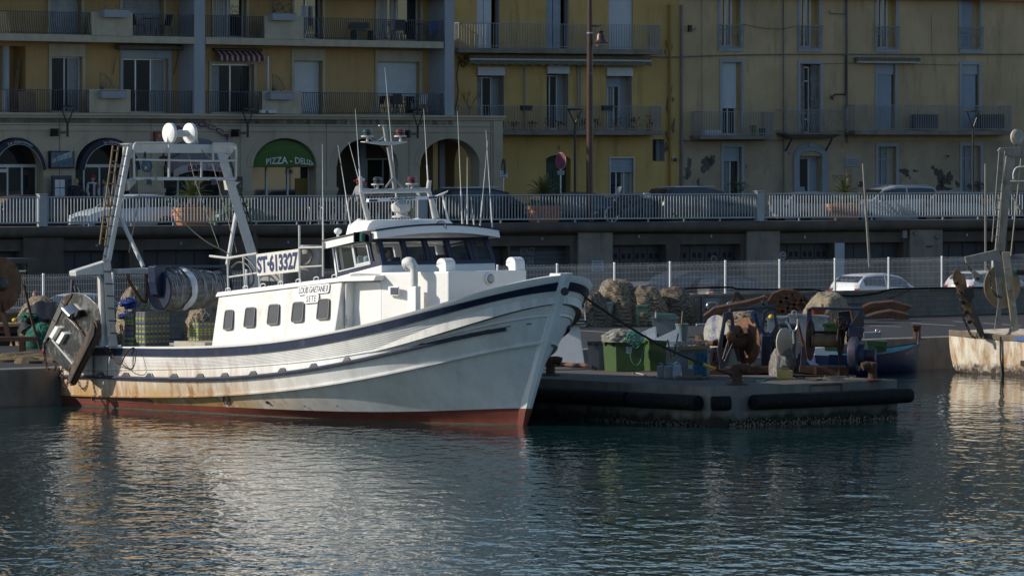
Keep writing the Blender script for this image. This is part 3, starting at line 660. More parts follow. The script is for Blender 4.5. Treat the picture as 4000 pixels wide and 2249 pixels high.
# ---- arcade
zA0=4.5
arch=[(58,113),(417,122),(765,124),(1112,124),(1435,120),(1757,116)]
zsp,zap=FL.Z(1112,650),FL.Z(1112,540)
AD=.55
arcs=[(FL.U(c),(FL.U(c+h)-FL.U(c-h))/2) for c,h in arch]
q=MB(FL.pt);x=uL0;zt=zc0
def archz(uc,hw,u):return zsp+(zap-zsp)*math.sqrt(max(0,1-((u-uc)/hw)**2))
NA=28
for uc,hw in arcs:
    a,b_=uc-hw,uc+hw
    if a>x:q.quad((x,0,zA0-.3),(a,0,zA0-.3),(a,0,zt),(x,0,zt));q.quad((a,0,zA0-.3),(a,0,zsp),(a,-AD,zsp),(a,-AD,zA0-.3))
    us=[uc-hw*math.cos(math.pi*k/NA) for k in range(NA+1)]
    for u0,u1 in zip(us[:-1],us[1:]):
        za,zb=archz(uc,hw,u0),archz(uc,hw,u1);q.quad((u0,0,za),(u1,0,zb),(u1,0,zt),(u0,0,zt));q.quad((u0,0,za),(u1,0,zb),(u1,-AD,zb),(u0,-AD,za))
    q.quad((b_,0,zA0-.3),(b_,0,zsp),(b_,-AD,zsp),(b_,-AD,zA0-.3));x=b_
q.quad((x,0,zA0-.3),(uLe,0,zA0-.3),(uLe,0,zt),(x,0,zt))
q.quad((uLe,0,zA0-.3),(uLe,-.6,zA0-.3),(uLe,-.6,zt),(uLe,0,zt))
arc=obj('arcade_front',q,m_stone,b1)
q=MB(FL.pt)                                   # mouldings round the arches
for uc,hw in arcs:
    for s0,s1,d in ((1.0,1.10,.035),(1.10,1.19,.02)):
        ring=[[(uc-hw*s*math.cos(math.pi*k/NA),w_,zsp+(zap-zsp)*(s if s== 1 else s*1.06)*math.sin(math.pi*k/NA)) for k in range(NA+1)] for s,w_ in ((s0,.001),(s0,d),(s1,d),(s1,.001))]
        q.grid(ring)
obj('arch_moulding',q,m_stone,arc)
q=MB(FL.pt);xs=[uL0]
for uc,hw in arcs:xs += [uc-hw,uc+hw]
xs.append(uLe)
zi=FL.Z(1250,738)
for k in range(0,len(xs),2):
    a,b_=xs[k],xs[k+1]
    if b_-a>.1:q.box(a-.05,b_+.05,-.3,.07,zi-.10,zi+.06).box(a-.02,b_+.02,-.3,.04,zi-.2,zi-.10).box(a-.03,b_+.03,-.3,.05,zA0-.2,zA0+.5)
obj('impost',q,m_stone,arc,bev=.01)
q=MB(FL.pt)
for k in range(0,len(xs),2):
    c=(xs[k]+xs[k+1])/2;q.box(c-.012,c+.012,.0,.004,zi+.1,zc0)
q.box(uL0,uLe,0,.004,FL.Z(1000,493)-.01,FL.Z(1000,493)+.012);obj('joint',q,M('stone_joint',(.10,.085,.07),.9),arc)
q=MB(FL.pt).box(uL0,uLe+.12,-.6,.16,zc0+.10,zc1+.0).box(uL0,uLe+.07,-.6,.09,zc0,zc0+.10).box(uL0,uLe+.04,-.6,.05,zc0-.5,zc0-.46)
obj('cornice',q,m_stone,b1,bev=.02)
obj('arcade_roof',MB(FL.pt).box(uL0,uLe-.01,-9,-.02,zc0-.02,zc0+.2),m_conc,b1)
obj('corner_pilaster',MB(FL.pt).box(FL.U(1925),uLe+.02,-.6,.05,zA0,zc0-.01),m_stone,b1,bev=.01)
# arched end wall across the gallery (seen through the last arch), back wall, columns
GD=3.2
q=MB();P=lambda y,z:FL.pt((uLe-.05,-.6-y,z));hw,yc=1.05,1.3
q.quad(P(0,zA0),P(yc-hw,zA0),P(yc-hw,zc0),P(0,zc0));q.quad(P(yc+hw,zA0),P(GD,zA0),P(GD,zc0),P(yc+hw,zc0))
ys=[yc-hw*math.cos(math.pi*k/16) for k in range(17)]
for a,c in zip(ys[:-1],ys[1:]):
    f=lambda y:zsp+(zap-zsp)*math.sqrt(max(0,1-((y-yc)/hw)**2));q.quad(P(a,f(a)),P(c,f(c)),P(c,zc0),P(a,zc0))
obj('end_arch',q,m_stone,b1)
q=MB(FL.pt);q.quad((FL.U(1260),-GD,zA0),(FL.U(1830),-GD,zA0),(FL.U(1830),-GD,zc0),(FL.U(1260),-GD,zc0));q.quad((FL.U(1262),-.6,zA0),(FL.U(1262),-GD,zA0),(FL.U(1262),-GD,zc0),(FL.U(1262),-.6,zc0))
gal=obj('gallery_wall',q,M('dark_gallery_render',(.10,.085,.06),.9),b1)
obj('gallery_column',MB(FL.pt).box(FL.U(1402,-2),FL.U(1402,-2)+.3,-2.2,-1.9,zA0,zc0-.03).box(FL.U(1712,-2),FL.U(1712,-2)+.28,-2.2,-1.9,zA0,zc0-.03),m_trim,b1)
glazed(FL,FL.U(1425,-GD),FL.U(1555,-GD),zA0+.05,zA0+2.5,-GD+.05,gal,n=2)
wtext('graffiti','SKO',FL,1656,660,1700,730,-GD+.01,M('graffiti_purple',(.09,.05,.14),.8),gal,.02)
# shop fronts in the first four arches
def shopfront(i,wn,door=False):
    uc,hw=arcs[i];w_=-AD+.04;a,b_=uc-hw,uc+hw
    q=MB(FL.pt);rail=FL.Z(arch[i][0],648,w_);cols=[a+(b_-a)*k/wn for k in range(wn+1)]
    q.box(a,b_,w_-.03,w_+.05,rail-.06,rail+.06)
    for c in cols:q.box(c-.035,c+.035,w_-.03,w_+.04,zA0,rail-.061)
    if door:q.box(cols[1]+.05,cols[2]-.05,w_+.04,w_+.06,rail-.25,rail-.12)
    o=obj('shopfront',q,m_frame,b1)
    q=MB(FL.pt);us=[uc-hw*math.cos(math.pi*k/NA) for k in range(NA+1)];q.add([(u,w_,archz(uc,hw,u)) for u in us]+[(b_,w_,zA0),(a,w_,zA0)],[list(range(NA+3))]);obj('pane',q,m_glass,o)
    return o
shopfront(0,4,True);shopfront(1,4);shopfront(2,3);sp=shopfront(3,3)
obj('curtain',MB(FL.pt).box(FL.U(1150,-AD),FL.U(1200,-AD),-AD+.05,-AD+.055,zA0+.1,zA0+1.7),M('yellow_blind',(.16,.10,.02),.8),sp)
# arched navy awnings with lettering, green domed awning, cream awning
m_awn=M('navy_awning',(.010,.016,.028),.8);m_let=M('awning_lettering',(.42,.46,.48),.8)
def arcaw(i,text,t0,t1,shift=0):
    uc,hw=arcs[i];o_=.22
    pt=lambda s,a,w_:(uc-hw*s*math.cos(a),w_,zsp-.25+(zap-zsp+.22)*s*math.sin(a))
    q=MB(FL.pt);q.grid([[pt(s,R(6+168*k/30),w_) for k in range(31)] for s,w_ in ((.99,-.1),(.985,o_),(.83,o_+.03))])
    aw=obj('awning',q,m_awn,b1)
    f=lambda x,y:FL.pt(pt(.865+.085*y,R(t0+(t1-t0)*x),o_+.045))
    lettering('lettering',text,f,m_let,aw,bold=.012)
    obj('edge_piping',MB(FL.pt).tube([pt(.83,R(6+168*k/30),o_+.035) for k in range(31)],.012,4),m_let,aw)
arcaw(0,'Le chantemer',66,122);arcaw(1,'Le chantemer',76,118)
uc,hw=arcs[3];q=MB(FL.pt);q.grid([[(uc-hw*.99*math.cos(math.pi*k/24)*(1-.0*j),-.2+.34*math.sin(j*math.pi/2/6)*math.sin(math.pi*k/24)**.6,zsp-.02+(zap-zsp)*.98*math.sin(math.pi*k/24)*math.cos(j*math.pi/2/6)) for k in range(25)] for j in range(7)])
m_grn=M('green_awning',(.05,.11,.016),.85,var=.12,scale=.8);aw=obj('awning',q,m_grn,b1,smooth=70)
ez=zsp-.02
def pizzaf(x,y):
    k=.28+.60*x;a=math.pi*k;jj=.93-.17*y;
    return FL.pt((uc-hw*.99*math.cos(a),-.2+.34*math.sin(jj*math.pi/2)*math.sin(a)**.6+.02,zsp-.02+(zap-zsp)*.98*math.sin(a)*math.cos(jj*math.pi/2)))
lettering('lettering','PIZZA - DELIZIA',pizzaf,M('white_lettering',(.6,.62,.58),.8),aw,bold=.02)
for jj in (3.1,1.6):
    obj('seam',MB(FL.pt).tube([(uc-hw*.99*math.cos(math.pi*k/24),-.2+.34*math.sin(jj*math.pi/12)*math.sin(math.pi*k/24)**.6+.008,zsp-.02+(zap-zsp)*.98*math.sin(math.pi*k/24)*math.cos(jj*math.pi/12)) for k in range(2,23)],.008,4),M('awning_seam',(.16,.24,.10),.8),aw)
u0,u1=FL.U(640,.3),FL.U(905,.3);za,zb=FL.Z(770,598,.5),FL.Z(770,672,.5);z2=FL.Z(770,630,.5)
m_crm=M('cream_awning',(.36,.33,.33),.85,var=.15);uc,hw=arcs[2]
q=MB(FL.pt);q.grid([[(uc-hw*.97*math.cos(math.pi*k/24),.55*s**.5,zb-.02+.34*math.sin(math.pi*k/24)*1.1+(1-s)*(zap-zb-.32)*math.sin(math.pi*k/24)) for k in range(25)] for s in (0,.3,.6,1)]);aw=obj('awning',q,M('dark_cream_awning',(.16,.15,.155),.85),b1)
q=MB(FL.pt);q.grid([[(uc-hw*.97*math.cos(math.pi*k/24),.555+.0*j,zb-.02+.34*math.sin(math.pi*k/24)*1.1-j) for k in range(25)] for j in (0,.30)]);val=obj('valance',q,m_crm,aw)
def val_f(x0,x1):return lambda x,y:FL.pt((uc-hw*.97*math.cos(math.pi*(x0+(x1-x0)*x)),.565,zb-.02+.374*math.sin(math.pi*(x0+(x1-x0)*x))-.25+.20*y))
lettering('lettering','BAR',val_f(.32,.47),M('crimson_lettering',(.16,.02,.05),.8),val,bold=.03)
lettering('lettering','Le Yucca',val_f(.52,.75),M('pink_lettering',(.38,.05,.14),.8),val,bold=.01)
lettering('lettering','BAR',val_f(.80,.92),M('crimson_lettering',(.16,.02,.05),.8),val,bold=.03)
# purple letters along the third arch
t=thing('shop_sign','purple cut-out letters arched over the bar entrance','sign',FL.pt((uc,.05,zap+.2)))
def yuc(x,y):a=R(128-88*x);rr=1.28+.16*y;return FL.pt((uc+hw*rr*math.cos(a),.06,zsp+(zap-zsp)*rr*math.sin(a)*1.08))
lettering('lettering','LA  YUCCA',yuc,M('purple_lettering',(.11,.02,.075),.7),t,bold=.03)
def yuc2(x,y):p=yuc(x,y*1.0);return p-FL.n*.02+V((0,0,-.02))
lettering('letter_back','LA  YUCCA',yuc2,m_let,t,bold=.05)
def panel(name,label,cat,Fr,x0,y0,x1,y1,w,mat,edge=None,d=.12):
    a,z1=Fr.hit(x0,y0,w+d);c,z0=Fr.hit(x1,y1,w+d);t=thing(name,label,cat,Fr.pt(((a+c)/2,w,z0)))
    q=MB(Fr.pt);q.box(a,c,w,w+d,z0,z1);obj('cabinet',q,edge or mat,t,bev=.012)
    obj('face',MB(Fr.pt).box(a+.05,c-.05,w+d,w+d+.006,z0+.05,z1-.05),mat,t);return t,a,c,z0,z1
m_sea=M('sea_picture',(.055,.10,.15),.5,var=.6,scale=9)
t,a,c,z0,z1=panel('restaurant_sign','square blue restaurant sign with a wave picture between two navy awnings','sign',FL,196,590,291,658,.05,m_sea,m_awn)
lettering('lettering','Le chantemer',lambda x,y:FL.pt((a+.10+(c-a-.2)*x,.182,z0+.22+.22*x+.30*y*(.6+.7*x))),M('pale_lettering',(.45,.5,.53),.7),t,bold=.02)
t,a,c,z0,z1=panel('sign_board','small red beer sign with a star left of the bar entrance','sign',FL,604,515,640,558,.03,M('red_sign',(.20,.012,.02),.5),d=.08)
def star(Fr,u,w,z,r):return MB(Fr.pt).prism([(u+r*(1 if k % 2== 0 else .42)*math.cos(R(90+36*k)),w,z+r*(1 if k % 2== 0 else .42)*math.sin(R(90+36*k))) for k in range(10)],Fr.n*.004 if False else (0,.004,0))
q=MB(FL.pt);q.add([((a+c)/2+.13*(1 if k % 2== 0 else .42)*math.cos(R(90+36*k)),.118,(z0+z1)/2+.05+.13*(1 if k % 2== 0 else .42)*math.sin(R(90+36*k))) for k in range(10)],[list(range(10))]);obj('star',q,M('gold_star',(.35,.22,.08),.5),t)
lettering('lettering','Estrella',bil([FL.pt((a+.09,.118,z0+.07)),FL.pt((c-.09,.118,z0+.07)),FL.pt((c-.09,.118,z0+.17)),FL.pt((a+.09,.118,z0+.17))]),m_let,t)
t,a,c,z0,z1=panel('menu_case','dark glazed menu case on a stand left of the restaurant window','menu case',FL,206,686,281,800,.35,M('menu_case_blue',(.02,.028,.045),.5),d=.10)
q=MB(FL.pt)
for i in (0,1):
    for j in (0,1):q.box(a+.10+i*.27*(c-a),a+.10+i*.27*(c-a)+.24*(c-a),.457,.462,z1-.16-.30-.33*j,z1-.16-.33*j)
obj('menu_sheet',q,m_shut,t);obj('leg',MB(FL.pt).box(a+.05,a+.10,.37,.42,zA0,z0).box(c-.10,c-.05,.37,.42,zA0,z0),m_black,t)
t,a,c,z0,z1=panel('chalkboard','black chalkboard with white writing at the right of the bar','chalkboard',FL,918,690,948,750,.25,m_black,d=.04)
for k,s_ in enumerate(('Yucca','Club','The Soon')):lettering('chalk_writing',s_,bil([FL.pt((a+.09,.297,z1-.25-.17*k)),FL.pt((c-.09,.297,z1-.25-.17*k)),FL.pt((c-.09,.297,z1-.15-.17*k)),FL.pt((a+.09,.297,z1-.15-.17*k))]),m_let,t)
# Y-shaped lamps
def ylamp(Fr,px,y_top,y_join,y_bot,w,label,wall=True,zb=4.5):
    u=Fr.U(px,w);zt,zj,zb_=Fr.Z(px,y_top,w),Fr.Z(px,y_join,w),(Fr.Z(px,y_bot,w) if wall else zb)
    t=thing('street_lamp',label,'street lamp',Fr.pt((u,w,zb_)),group='Y-shaped street lamps');hw=.30
    obj('post',MB(Fr.pt).tube([(u,w,zb_),(u,w,zj)],.05,10),m_black,t,smooth=True)
    q=MB(Fr.pt)
    for s in (-1,1):q.tube(smoothpath([(u,w,zj-.05),(u+s*.06,w,zj+.12),(u+s*hw,w,zt-.03)],5),.028,6)
    obj('fork',q,m_black,t)
    o=obj('head',MB(Fr.pt).lathe([(.30,0),(.335,.02),(.335,.06),(.25,.09)],(u,w,zt-.03),(0,0,1),20),m_black,t);obj('lens',MB(Fr.pt).lathe([(.26,-.012),(.26,-.002)],(u,w,zt-.03),(0,0,1),18),m_ltglass,o)
    if wall:obj('bracket',MB(Fr.pt).box(u-.035-.45,u,w-.03,w+.03,zb_+.12,zb_+.2).box(u-.5,u-.40,.0,w+.05,zb_+.02,zb_+.32),m_black,t)
ylamp(FL,264,419,487,535,.45,'Y-shaped black wall lamp above the restaurant at the left');ylamp(FL,968,424,490,537,.45,'Y-shaped black wall lamp right of the purple letters');ylamp(FL,1632,431,497,540,.45,'Y-shaped black wall lamp between the last two open arches')
ylamp(PR,2246,429,485,0,-6.5,'Y-shaped black lamp post in front of the green arched door',False);ylamp(PR,3801,435,500,0,-5.5,'Y-shaped black lamp post near the right end of the street',False)
# air conditioners, balcony furniture
def acunit(Fr,x0,y0,x1,y1,w,d,label,mat,legs=False):
    a,z1=Fr.hit(x0,y0,w+d);c,z0=Fr.hit(x1,y1,w+d);t=thing('air_conditioner',label,'air conditioner',Fr.pt(((a+c)/2,w,z0)))
    obj('casing',MB(Fr.pt).box(a,c,w,w+d,z0+.04,z1),mat,t,bev=.02);r=min(c-a,z1-z0)*.38
    o=obj('fan_grille',MB().lathe([(r,0),(r,.012),(r*.85,.006)],Fr.pt((a+(c-a)*.4,w+d,(z0+z1)/2)),Fr.n,20),m_dgrey,t)
    obj('foot',MB(Fr.pt).box(a+.08,a+.14,w+.02,w+d-.02,z0,z0+.04).box(c-.14,c-.08,w+.02,w+d-.02,z0,z0+.04),m_black,t)
acunit(FL,1018,430,1081,447,.02,.12,'white air conditioner set under the lower right cream parapet',m_shut)
def foldchair(loc,rz,mat,label,name='balcony_chair',group=None,s=1.0,arms=False):
    t=thing(name,label,'chair',loc,rz,group);q=MB()
    obj('seat',q.box(-.21*s,.21*s,-.2*s,.2*s,.43*s,.455*s),mat,t,local=True,bev=.01)
    q=MB().hexa([(-.21*s,.19*s,.46*s),(.21*s,.19*s,.46*s),(.21*s,.21*s,.46*s),(-.21*s,.21*s,.46*s),(-.2*s,.27*s,.88*s),(.2*s,.27*s,.88*s),(.2*s,.29*s,.88*s),(-.2*s,.29*s,.88*s)]);obj('backrest',q,mat,t,local=True)
    for sx in (-1,1):
        for sy in (-1,1):obj('leg',MB().tube([(sx*.2*s,sy*.19*s,.43*s),(sx*.23*s,sy*.23*s,0)],.014,6),mat,t,local=True)
    if arms:obj('arm_frame',MB().tube(smoothpath([(-.25,-.2,0),(-.25,-.2,.6),(-.25,.1,.66),(-.25,.24,.62)],4),.014,6).tube(smoothpath([(.25,-.2,0),(.25,-.2,.6),(.25,.1,.66),(.25,.24,.62)],4),.014,6),mat,t,local=True)
    return t
def rtable(loc,mat,label,r=.35,h=.72,name='balcony_table'):
    t=thing(name,label,'table',loc);obj('tabletop',MB().lathe([(r,h-.03),(r,h),(0,h)],n=20),mat,t,local=True)
    obj('pedestal',MB().tube([(0,0,.02),(0,0,h-.03)],.025,8).bar((-.25,0,.015),(.25,0,.015),.04,.03).bar((0,-.25,.015),(0,.25,.015),.04,.032),mat,t,local=True);return t
W_=-.5
foldchair(FL.pt((FL.U(536,W_),W_,zs1)),R(41.6+90),m_black,'left black chair at the small round table on the upper left balcony')
foldchair(FL.pt((FL.U(640,W_),W_,zs1)),R(41.6-90),m_black,'right black chair at the small round table on the upper left balcony')
rtable(FL.pt((FL.U(588,W_),W_,zs1)),m_black,'small black round table on the upper left balcony')
foldchair(FL.pt((FL.U(1555,W_),W_,zs1)),R(200),m_rail_d,'dark folding chair left of the table on the upper right balcony')
foldchair(FL.pt((FL.U(1695,W_),W_,zs1)),R(-40),m_rail_d,'dark folding chair with a blue cloth over it on the upper right balcony')
rtable(FL.pt((FL.U(1620,W_),W_,zs1)),m_rail_d,'dark round table on the upper right balcony')
tag(obj('cloth',MB(FL.pt).grid([[(FL.U(1677,-.36)+.42*k/6,-.36+.02*math.sin(k*1.3),zs1+.88-.55*j/4-.02*math.sin(k)) for k in range(7)] for j in range(5)]),M('blue_cloth',(.06,.14,.32),.9)),'blue cloth hung over a chair on the upper right balcony','cloth')
foldchair(FL.pt((FL.U(1640,W_),W_,zfl)),R(220),m_shut,'white plastic chair on the lower right terrace',arms=True)
foldchair(FL.pt((FL.U(1560,W_),W_,zfl)),R(20),m_black,'black chair in front of the half-open shutter on the terrace')
t=thing('bench','green slatted bench on the upper right balcony','bench',FL.pt((FL.U(1418,-.6),-.6,zs1)),R(41.6))
for k in range(3):obj('slat',MB().box(-.5,.5,-.1+.1*k,-.02+.1*k,.40,.43),M('bottle_green_paint',(.015,.06,.045),.6),t,local=True)
obj('backrest',MB().box(-.5,.5,.2,.22,.5,.75),M('bottle_green_paint',(.015,.06,.045),.6),t,local=True)
for x in (-.47,.43):obj('leg',MB().box(x,x+.04,-.1,.22,0,.40),M('bottle_green_paint',(.015,.06,.045),.6),t,local=True)
t=thing('clothes_airer','folding clothes airer hung with towels by the open door of the upper balcony','clothes airer',FL.pt((FL.U(1200,-.4),-.4,zs1)),R(41.6))
obj('frame',MB().tube([(-.35,0,0),(-.3,0,1.35),(.4,0,1.35),(.35,0,0)],.012,6),m_shut,t,local=True)
obj('towel',MB().grid([[(-.3+.07*k,.012*math.sin(k*2),1.34-.5*j) for k in range(5)] for j in range(3)]),m_curtain,t,local=True)
obj('shirt',MB().grid([[(.02+.07*k,.014*math.sin(k*2),1.34-.4*j) for k in range(5)] for j in range(3)]),m_navy,t,local=True)
t=tag(obj('board',MB(FL.pt).hexa([(FL.U(74,-.4),-.42,zfl),(FL.U(140,-.4),-.42,zfl),(FL.U(140,-.4),-.38,zfl),(FL.U(74,-.4),-.38,zfl),(FL.U(70,-.4),-.42,zfl+.8),(FL.U(138,-.4),-.42,zfl+.8),(FL.U(138,-.4),-.38,zfl+.8),(FL.U(70,-.4),-.38,zfl+.8)]),m_wood),'weathered board leaning behind the lower left railing','board')
tag(obj('plank',MB().bar(FL.pt((FL.U(50,-1.0),-1.0,zfl)),FL.pt((FL.U(74,-1.2),-1.2,zfl+2.0)),.14,.03),m_wood),'tall plank leaning in the dark recess by the round column','plank')
# ---------------------------------------------------------------- the yellow house
b2=thing('yellow_house','yellow rendered house with two long grey balconies and a green arched door','building',FY.pt((0,0,4.5)))
uy0,uy1,uy2=FY.U(1690),FY.U(2652),FY.U(4330)
def yop(p0,p1,y0,y1,d=.35):pm=(p0+p1)/2;return [FY.U(p0),FY.U(p1),FY.Z(pm,y1),FY.Z(pm,y0),d]
zb1,zb1b=FY.Z(2300,194),FY.Z(2300,213);zb0,zb0b=FY.Z(2300,510),FY.Z(2300,528)
T_=[yop(1862,1951,0,190,.45),yop(2134,2221,0,190,.45),yop(2378,2472,0,190,.12)]
for h in T_:h[2]=zb1+.02;h[3]=zb1+2.5
MW=[yop(1863,1968,295,505,.7),yop(2135,2220,288,505,.7),yop(2368,2468,297,505,.7)]
for h in MW:h[2]=zb0+.02
G_=[yop(2384,2474,618,770,.3),yop(2549,2596,545,630,.45)]
du0,du1,dz=FY.U(2133),FY.U(2229),FY.Z(2181,605)
dz2=FY.Z(2181,588);door=[du0,du1,4.4,dz,.55]
upper=[[h[0],h[1],h[2]+3.4,h[3]+3.4,.3] for h in T_]
q=MB(FY.pt).wall(uy0,uy1,4.3,TOP+.8,T_+MW+G_+[door]+[h for h in upper if h[3]<TOP+.6],.35)
wallY=obj('wall',q,m_yellow,b2)
# segmental head of the door: infill pieces stay part of the wall rendering
q=MB(FY.pt);n=12
for k in range(n):
    a,c=du0+(du1-du0)*k/n,du0+(du1-du0)*(k+1)/n;f=lambda u:dz-.16*((2*(u-du0)/(du1-du0)-1)**2);q.quad((a,.001,f(a)),(c,.001,f(c)),(c,.001,dz),(a,.001,dz))
obj('door_head',q,m_yellow,b2)
m_gd=M('dark_green_door',(.012,.045,.028),.55,var=.25)
o=obj('door',MB(FY.pt).box(du0,FY.U(2217,-.5),-.5,-.45,4.4,dz-.35),m_gd,b2)
q=MB(FY.pt)
for k in (0,1):
    for za,zb in ((4.7,5.5),(5.65,6.5)):q.box(du0+.1+k*.45,du0+.45+k*.45,-.45,-.43,za,zb)
obj('panel',q,m_gd,o,bev=.01);obj('fanlight',MB(FY.pt).box(du0,FY.U(2217,-.5),-.52,-.48,dz-.35,dz),m_glass,o)
def reveal_paint(h,d,mat,par,w=0):
    q=MB(FY.pt);q.box(h[1]-.004,h[1]+.001,w-d+.002,w+.003,h[2]+.003,h[3]-.003);obj('reveal',q,mat,par)
for h in T_[:2]+MW+[G_[1]]:reveal_paint(h,.34,m_trim,b2)
# top row
q=MB(FY.pt)
for k in (0,1):
    a=T_[0][0]+.02+k*.36*(T_[0][1]-T_[0][0]);q.box(a,a+.34*(T_[0][1]-T_[0][0]),-.2,-.16,T_[0][2],T_[0][3])
obj('shutter',q,m_shut,b2,bev=.01)
for k in (0,1):shutter('louvred_shutter',FY,T_[1][0]+.02+k*.37*(T_[1][1]-T_[1][0]),T_[1][0]+(.36+k*.37)*(T_[1][1]-T_[1][0]),T_[1][2],T_[1][3],-.2,b2,m_bshut,.07)
shutter('roller_shutter',FY,T_[2][0]+.01,T_[2][1]-.01,T_[2][2],T_[2][3],-.08,b2,m_shut)
for i,h in enumerate(MW):
    sp_=h[1]-.28*(h[1]-h[0])
    if i<2:glazed(FY,h[0],sp_,h[2],h[3]-.06,-.5,b2,n=2,curtain=[(.1,.35)] if i else [(.05,.45)])
    else:
        glazed(FY,h[0],sp_,h[2],h[3],-.5,b2,n=3,curtain=[(0,.72)]);shutter('roller_shutter',FY,h[0],sp_,FY.Z(2405,341,-.42),h[3],-.42,b2,m_bshut)
    obj('window_back',MB(FY.pt).box(sp_,h[1],-.7,-.48,h[2],h[3]),m_trim,b2)
    obj('shutter_box',MB(FY.pt).box(h[0]-.005,h[1]+.01,-.3,.10,h[3]-.01,h[3]+.36),m_shut,b2,bev=.012)
for h in upper:
    if h[3]<TOP+.6:glazed(FY,*h[:4],-.25,b2)
h=G_[0];glazed(FY,h[0],h[1],h[2],h[3],-.22,b2,n=3,curtain=[(.55,.98)]);shutter('roller_shutter',FY,h[0],h[1],FY.Z(2428,674,-.1),h[3],-.1,b2,m_bshut,.06)
obj('window_frame',MB(FY.pt).box(h[0]-.05,h[0],-.05,.03,h[2],h[3]).box(h[1],h[1]+.05,-.05,.03,h[2],h[3]).box(h[0]-.05,h[1]+.05,-.05,.035,h[3],h[3]+.05),m_frame,b2)
h=G_[1];glazed(FY,h[0],h[0]+.65*(h[1]-h[0]),h[2],h[3],-.4,b2,frame=m_rail_d,n=1);obj('window_back',MB(FY.pt).box(h[0]+.65*(h[1]-h[0]),h[1],-.45,-.38,h[2],h[3]),m_trim,b2)
for z_,zb_,p0,p1,yt in ((zb1,zb1b,1790,2585,98),(zb0,zb0b,1790,2588,416)):
    a,c=FY.U(p0,.95),FY.U(p1,.95);s=obj('balcony_slab',MB(FY.pt).box(a,c,.001,1.0,zb_,z_),m_conc,b2,bev=.012)
    railing(FY,a+.04,c-.06,z_+.02,FY.Z(2300,yt,.95),.93,s,m_rail_g,pitch=.125,side=.9,r=.011)
a,c=FY.U(1830,.5),FY.U(2540,.5);z_=FY.Z(2200,234,.6)
m_aw2=M('striped_folded_awning',(.16,.15,.11),.85,var=.5,scale=14);q=MB(FY.pt).box(a,c,.1,.55,z_-.03,z_+.16);aw=obj('awning',q,m_aw2,b2)
obj('front_bar',MB(FY.pt).box(a,c,.56,.64,z_-.04,z_+.02),m_shut,aw)
n=60;q=MB(FY.pt).grid([[(a+(c-a)*k/n,.6+.015*math.sin(k*2.1),z_-.05-j*(.17+.03*math.cos(k*2.1))) for k in range(n+1)] for j in (0,1)]);obj('valance',q,m_aw2,aw)
q=MB(FY.pt)
for p in (2051,2258,2269):u=FY.U(p,.06);q.tube([(u,.06,zb0+.02),(u,.06,z_-.1)],.028,7)
obj('pipe',q,m_trim,b2,smooth=True)
m_ypipe=M('yellow_pipe_paint',(.30,.18,.035),.6,var=.2,world=True)
q=MB(FY.pt);u=FY.U(2617,.1);q.tube([(u,.1,4.5),(u,.1,TOP)],.055,9);zz=FY.Z(2612,175,.1)
for y in (175,530):zz=FY.Z(2612,y,.1);q.tube(smoothpath([(u-.10,.1,zz+.2),(u-.10,.1,zz),(u,.1,zz-.2)],4),.05,8)
obj('drain_pipe',q,m_ypipe,b2,smooth=True)
obj('roof',MB(FY.pt).box(uy0,uy1-.01,-10,.4,TOP+.8,TOP+1.1),m_terra,b2)
obj('rear_wall',MB(FY.pt).box(uy0,uy1-.01,-10,-9.7,4.3,TOP+.8).box(uy0,uy0+.2,-9.69,-.01,4.3,TOP+.8).box(uy1-.25,uy1-.01,-9.69,-1.2,4.3,TOP+.8),m_yellow,b2)
obj('storey_floor',MB(FY.pt).box(uy0+.21,uy1-.26,-9.69,-1.0,zb0b,zb0-.02).box(uy0+.21,uy1-.26,-9.69,-1.0,zb1b,zb1-.02),m_room,b2)
u,z=FY.hit(2182,578,.01);lettering('house_number','14',bil([FY.pt((u-.07,.012,z-.1)),FY.pt((u+.07,.012,z-.1)),FY.pt((u+.07,.012,z+.1)),FY.pt((u-.07,.012,z+.1))]),m_black,b2)
def patch(Fr,px,py,rx,ry,par,mat,seed,w=.006,name='bare_patch'):
    u,z=Fr.hit(px,py,w);s=92.0;rr=random.Random(seed);n=40;ph=[rr.random()*6 for _ in range(6)]
    pts=[]
    for k in range(n):
        a=2*math.pi*k/n;g=1+.28*math.sin(2*a+ph[0])+.22*math.sin(3*a+ph[1])+.16*math.sin(5*a+ph[2])+.12*math.sin(9*a+ph[3])+.07*math.sin(14*a+ph[4])
        pts.append((u+rx/s*g*math.cos(a),w,z+ry/s*g*math.sin(a)))
    q=MB(Fr.pt);q.add([(u,w,z)]+pts,[(0,1+k,1+(k+1) % n) for k in range(n)]);return obj(name,q,mat,par)
m_pinkpl=M('bare_pinkish_plaster',(.19,.13,.09),.95,var=.4,scale=6)
for k,a_ in enumerate(((2606,415,6,26),(2629,495,7,30),(2624,350,3,14),(2602,575,7,25),(2628,390,5,12),(2598,205,5,9),(2625,185,3,10))):patch(FY,*a_,b2,m_pinkpl,k)
q=MB(FY.pt);u,z=FY.hit(2634,624,.1);t=thing('camera_dome','small white security camera on the yellow wall by the drain pipe','camera',FY.pt((u,.05,z)));obj('mount',MB(FY.pt).box(u-.06,u+.06,.001,.06,z-.05,z+.12),m_shut,t);obj('dome',MB().ball(FY.pt((u+.03,.14,z)),.085,10,6),m_dgrey,t,smooth=True)
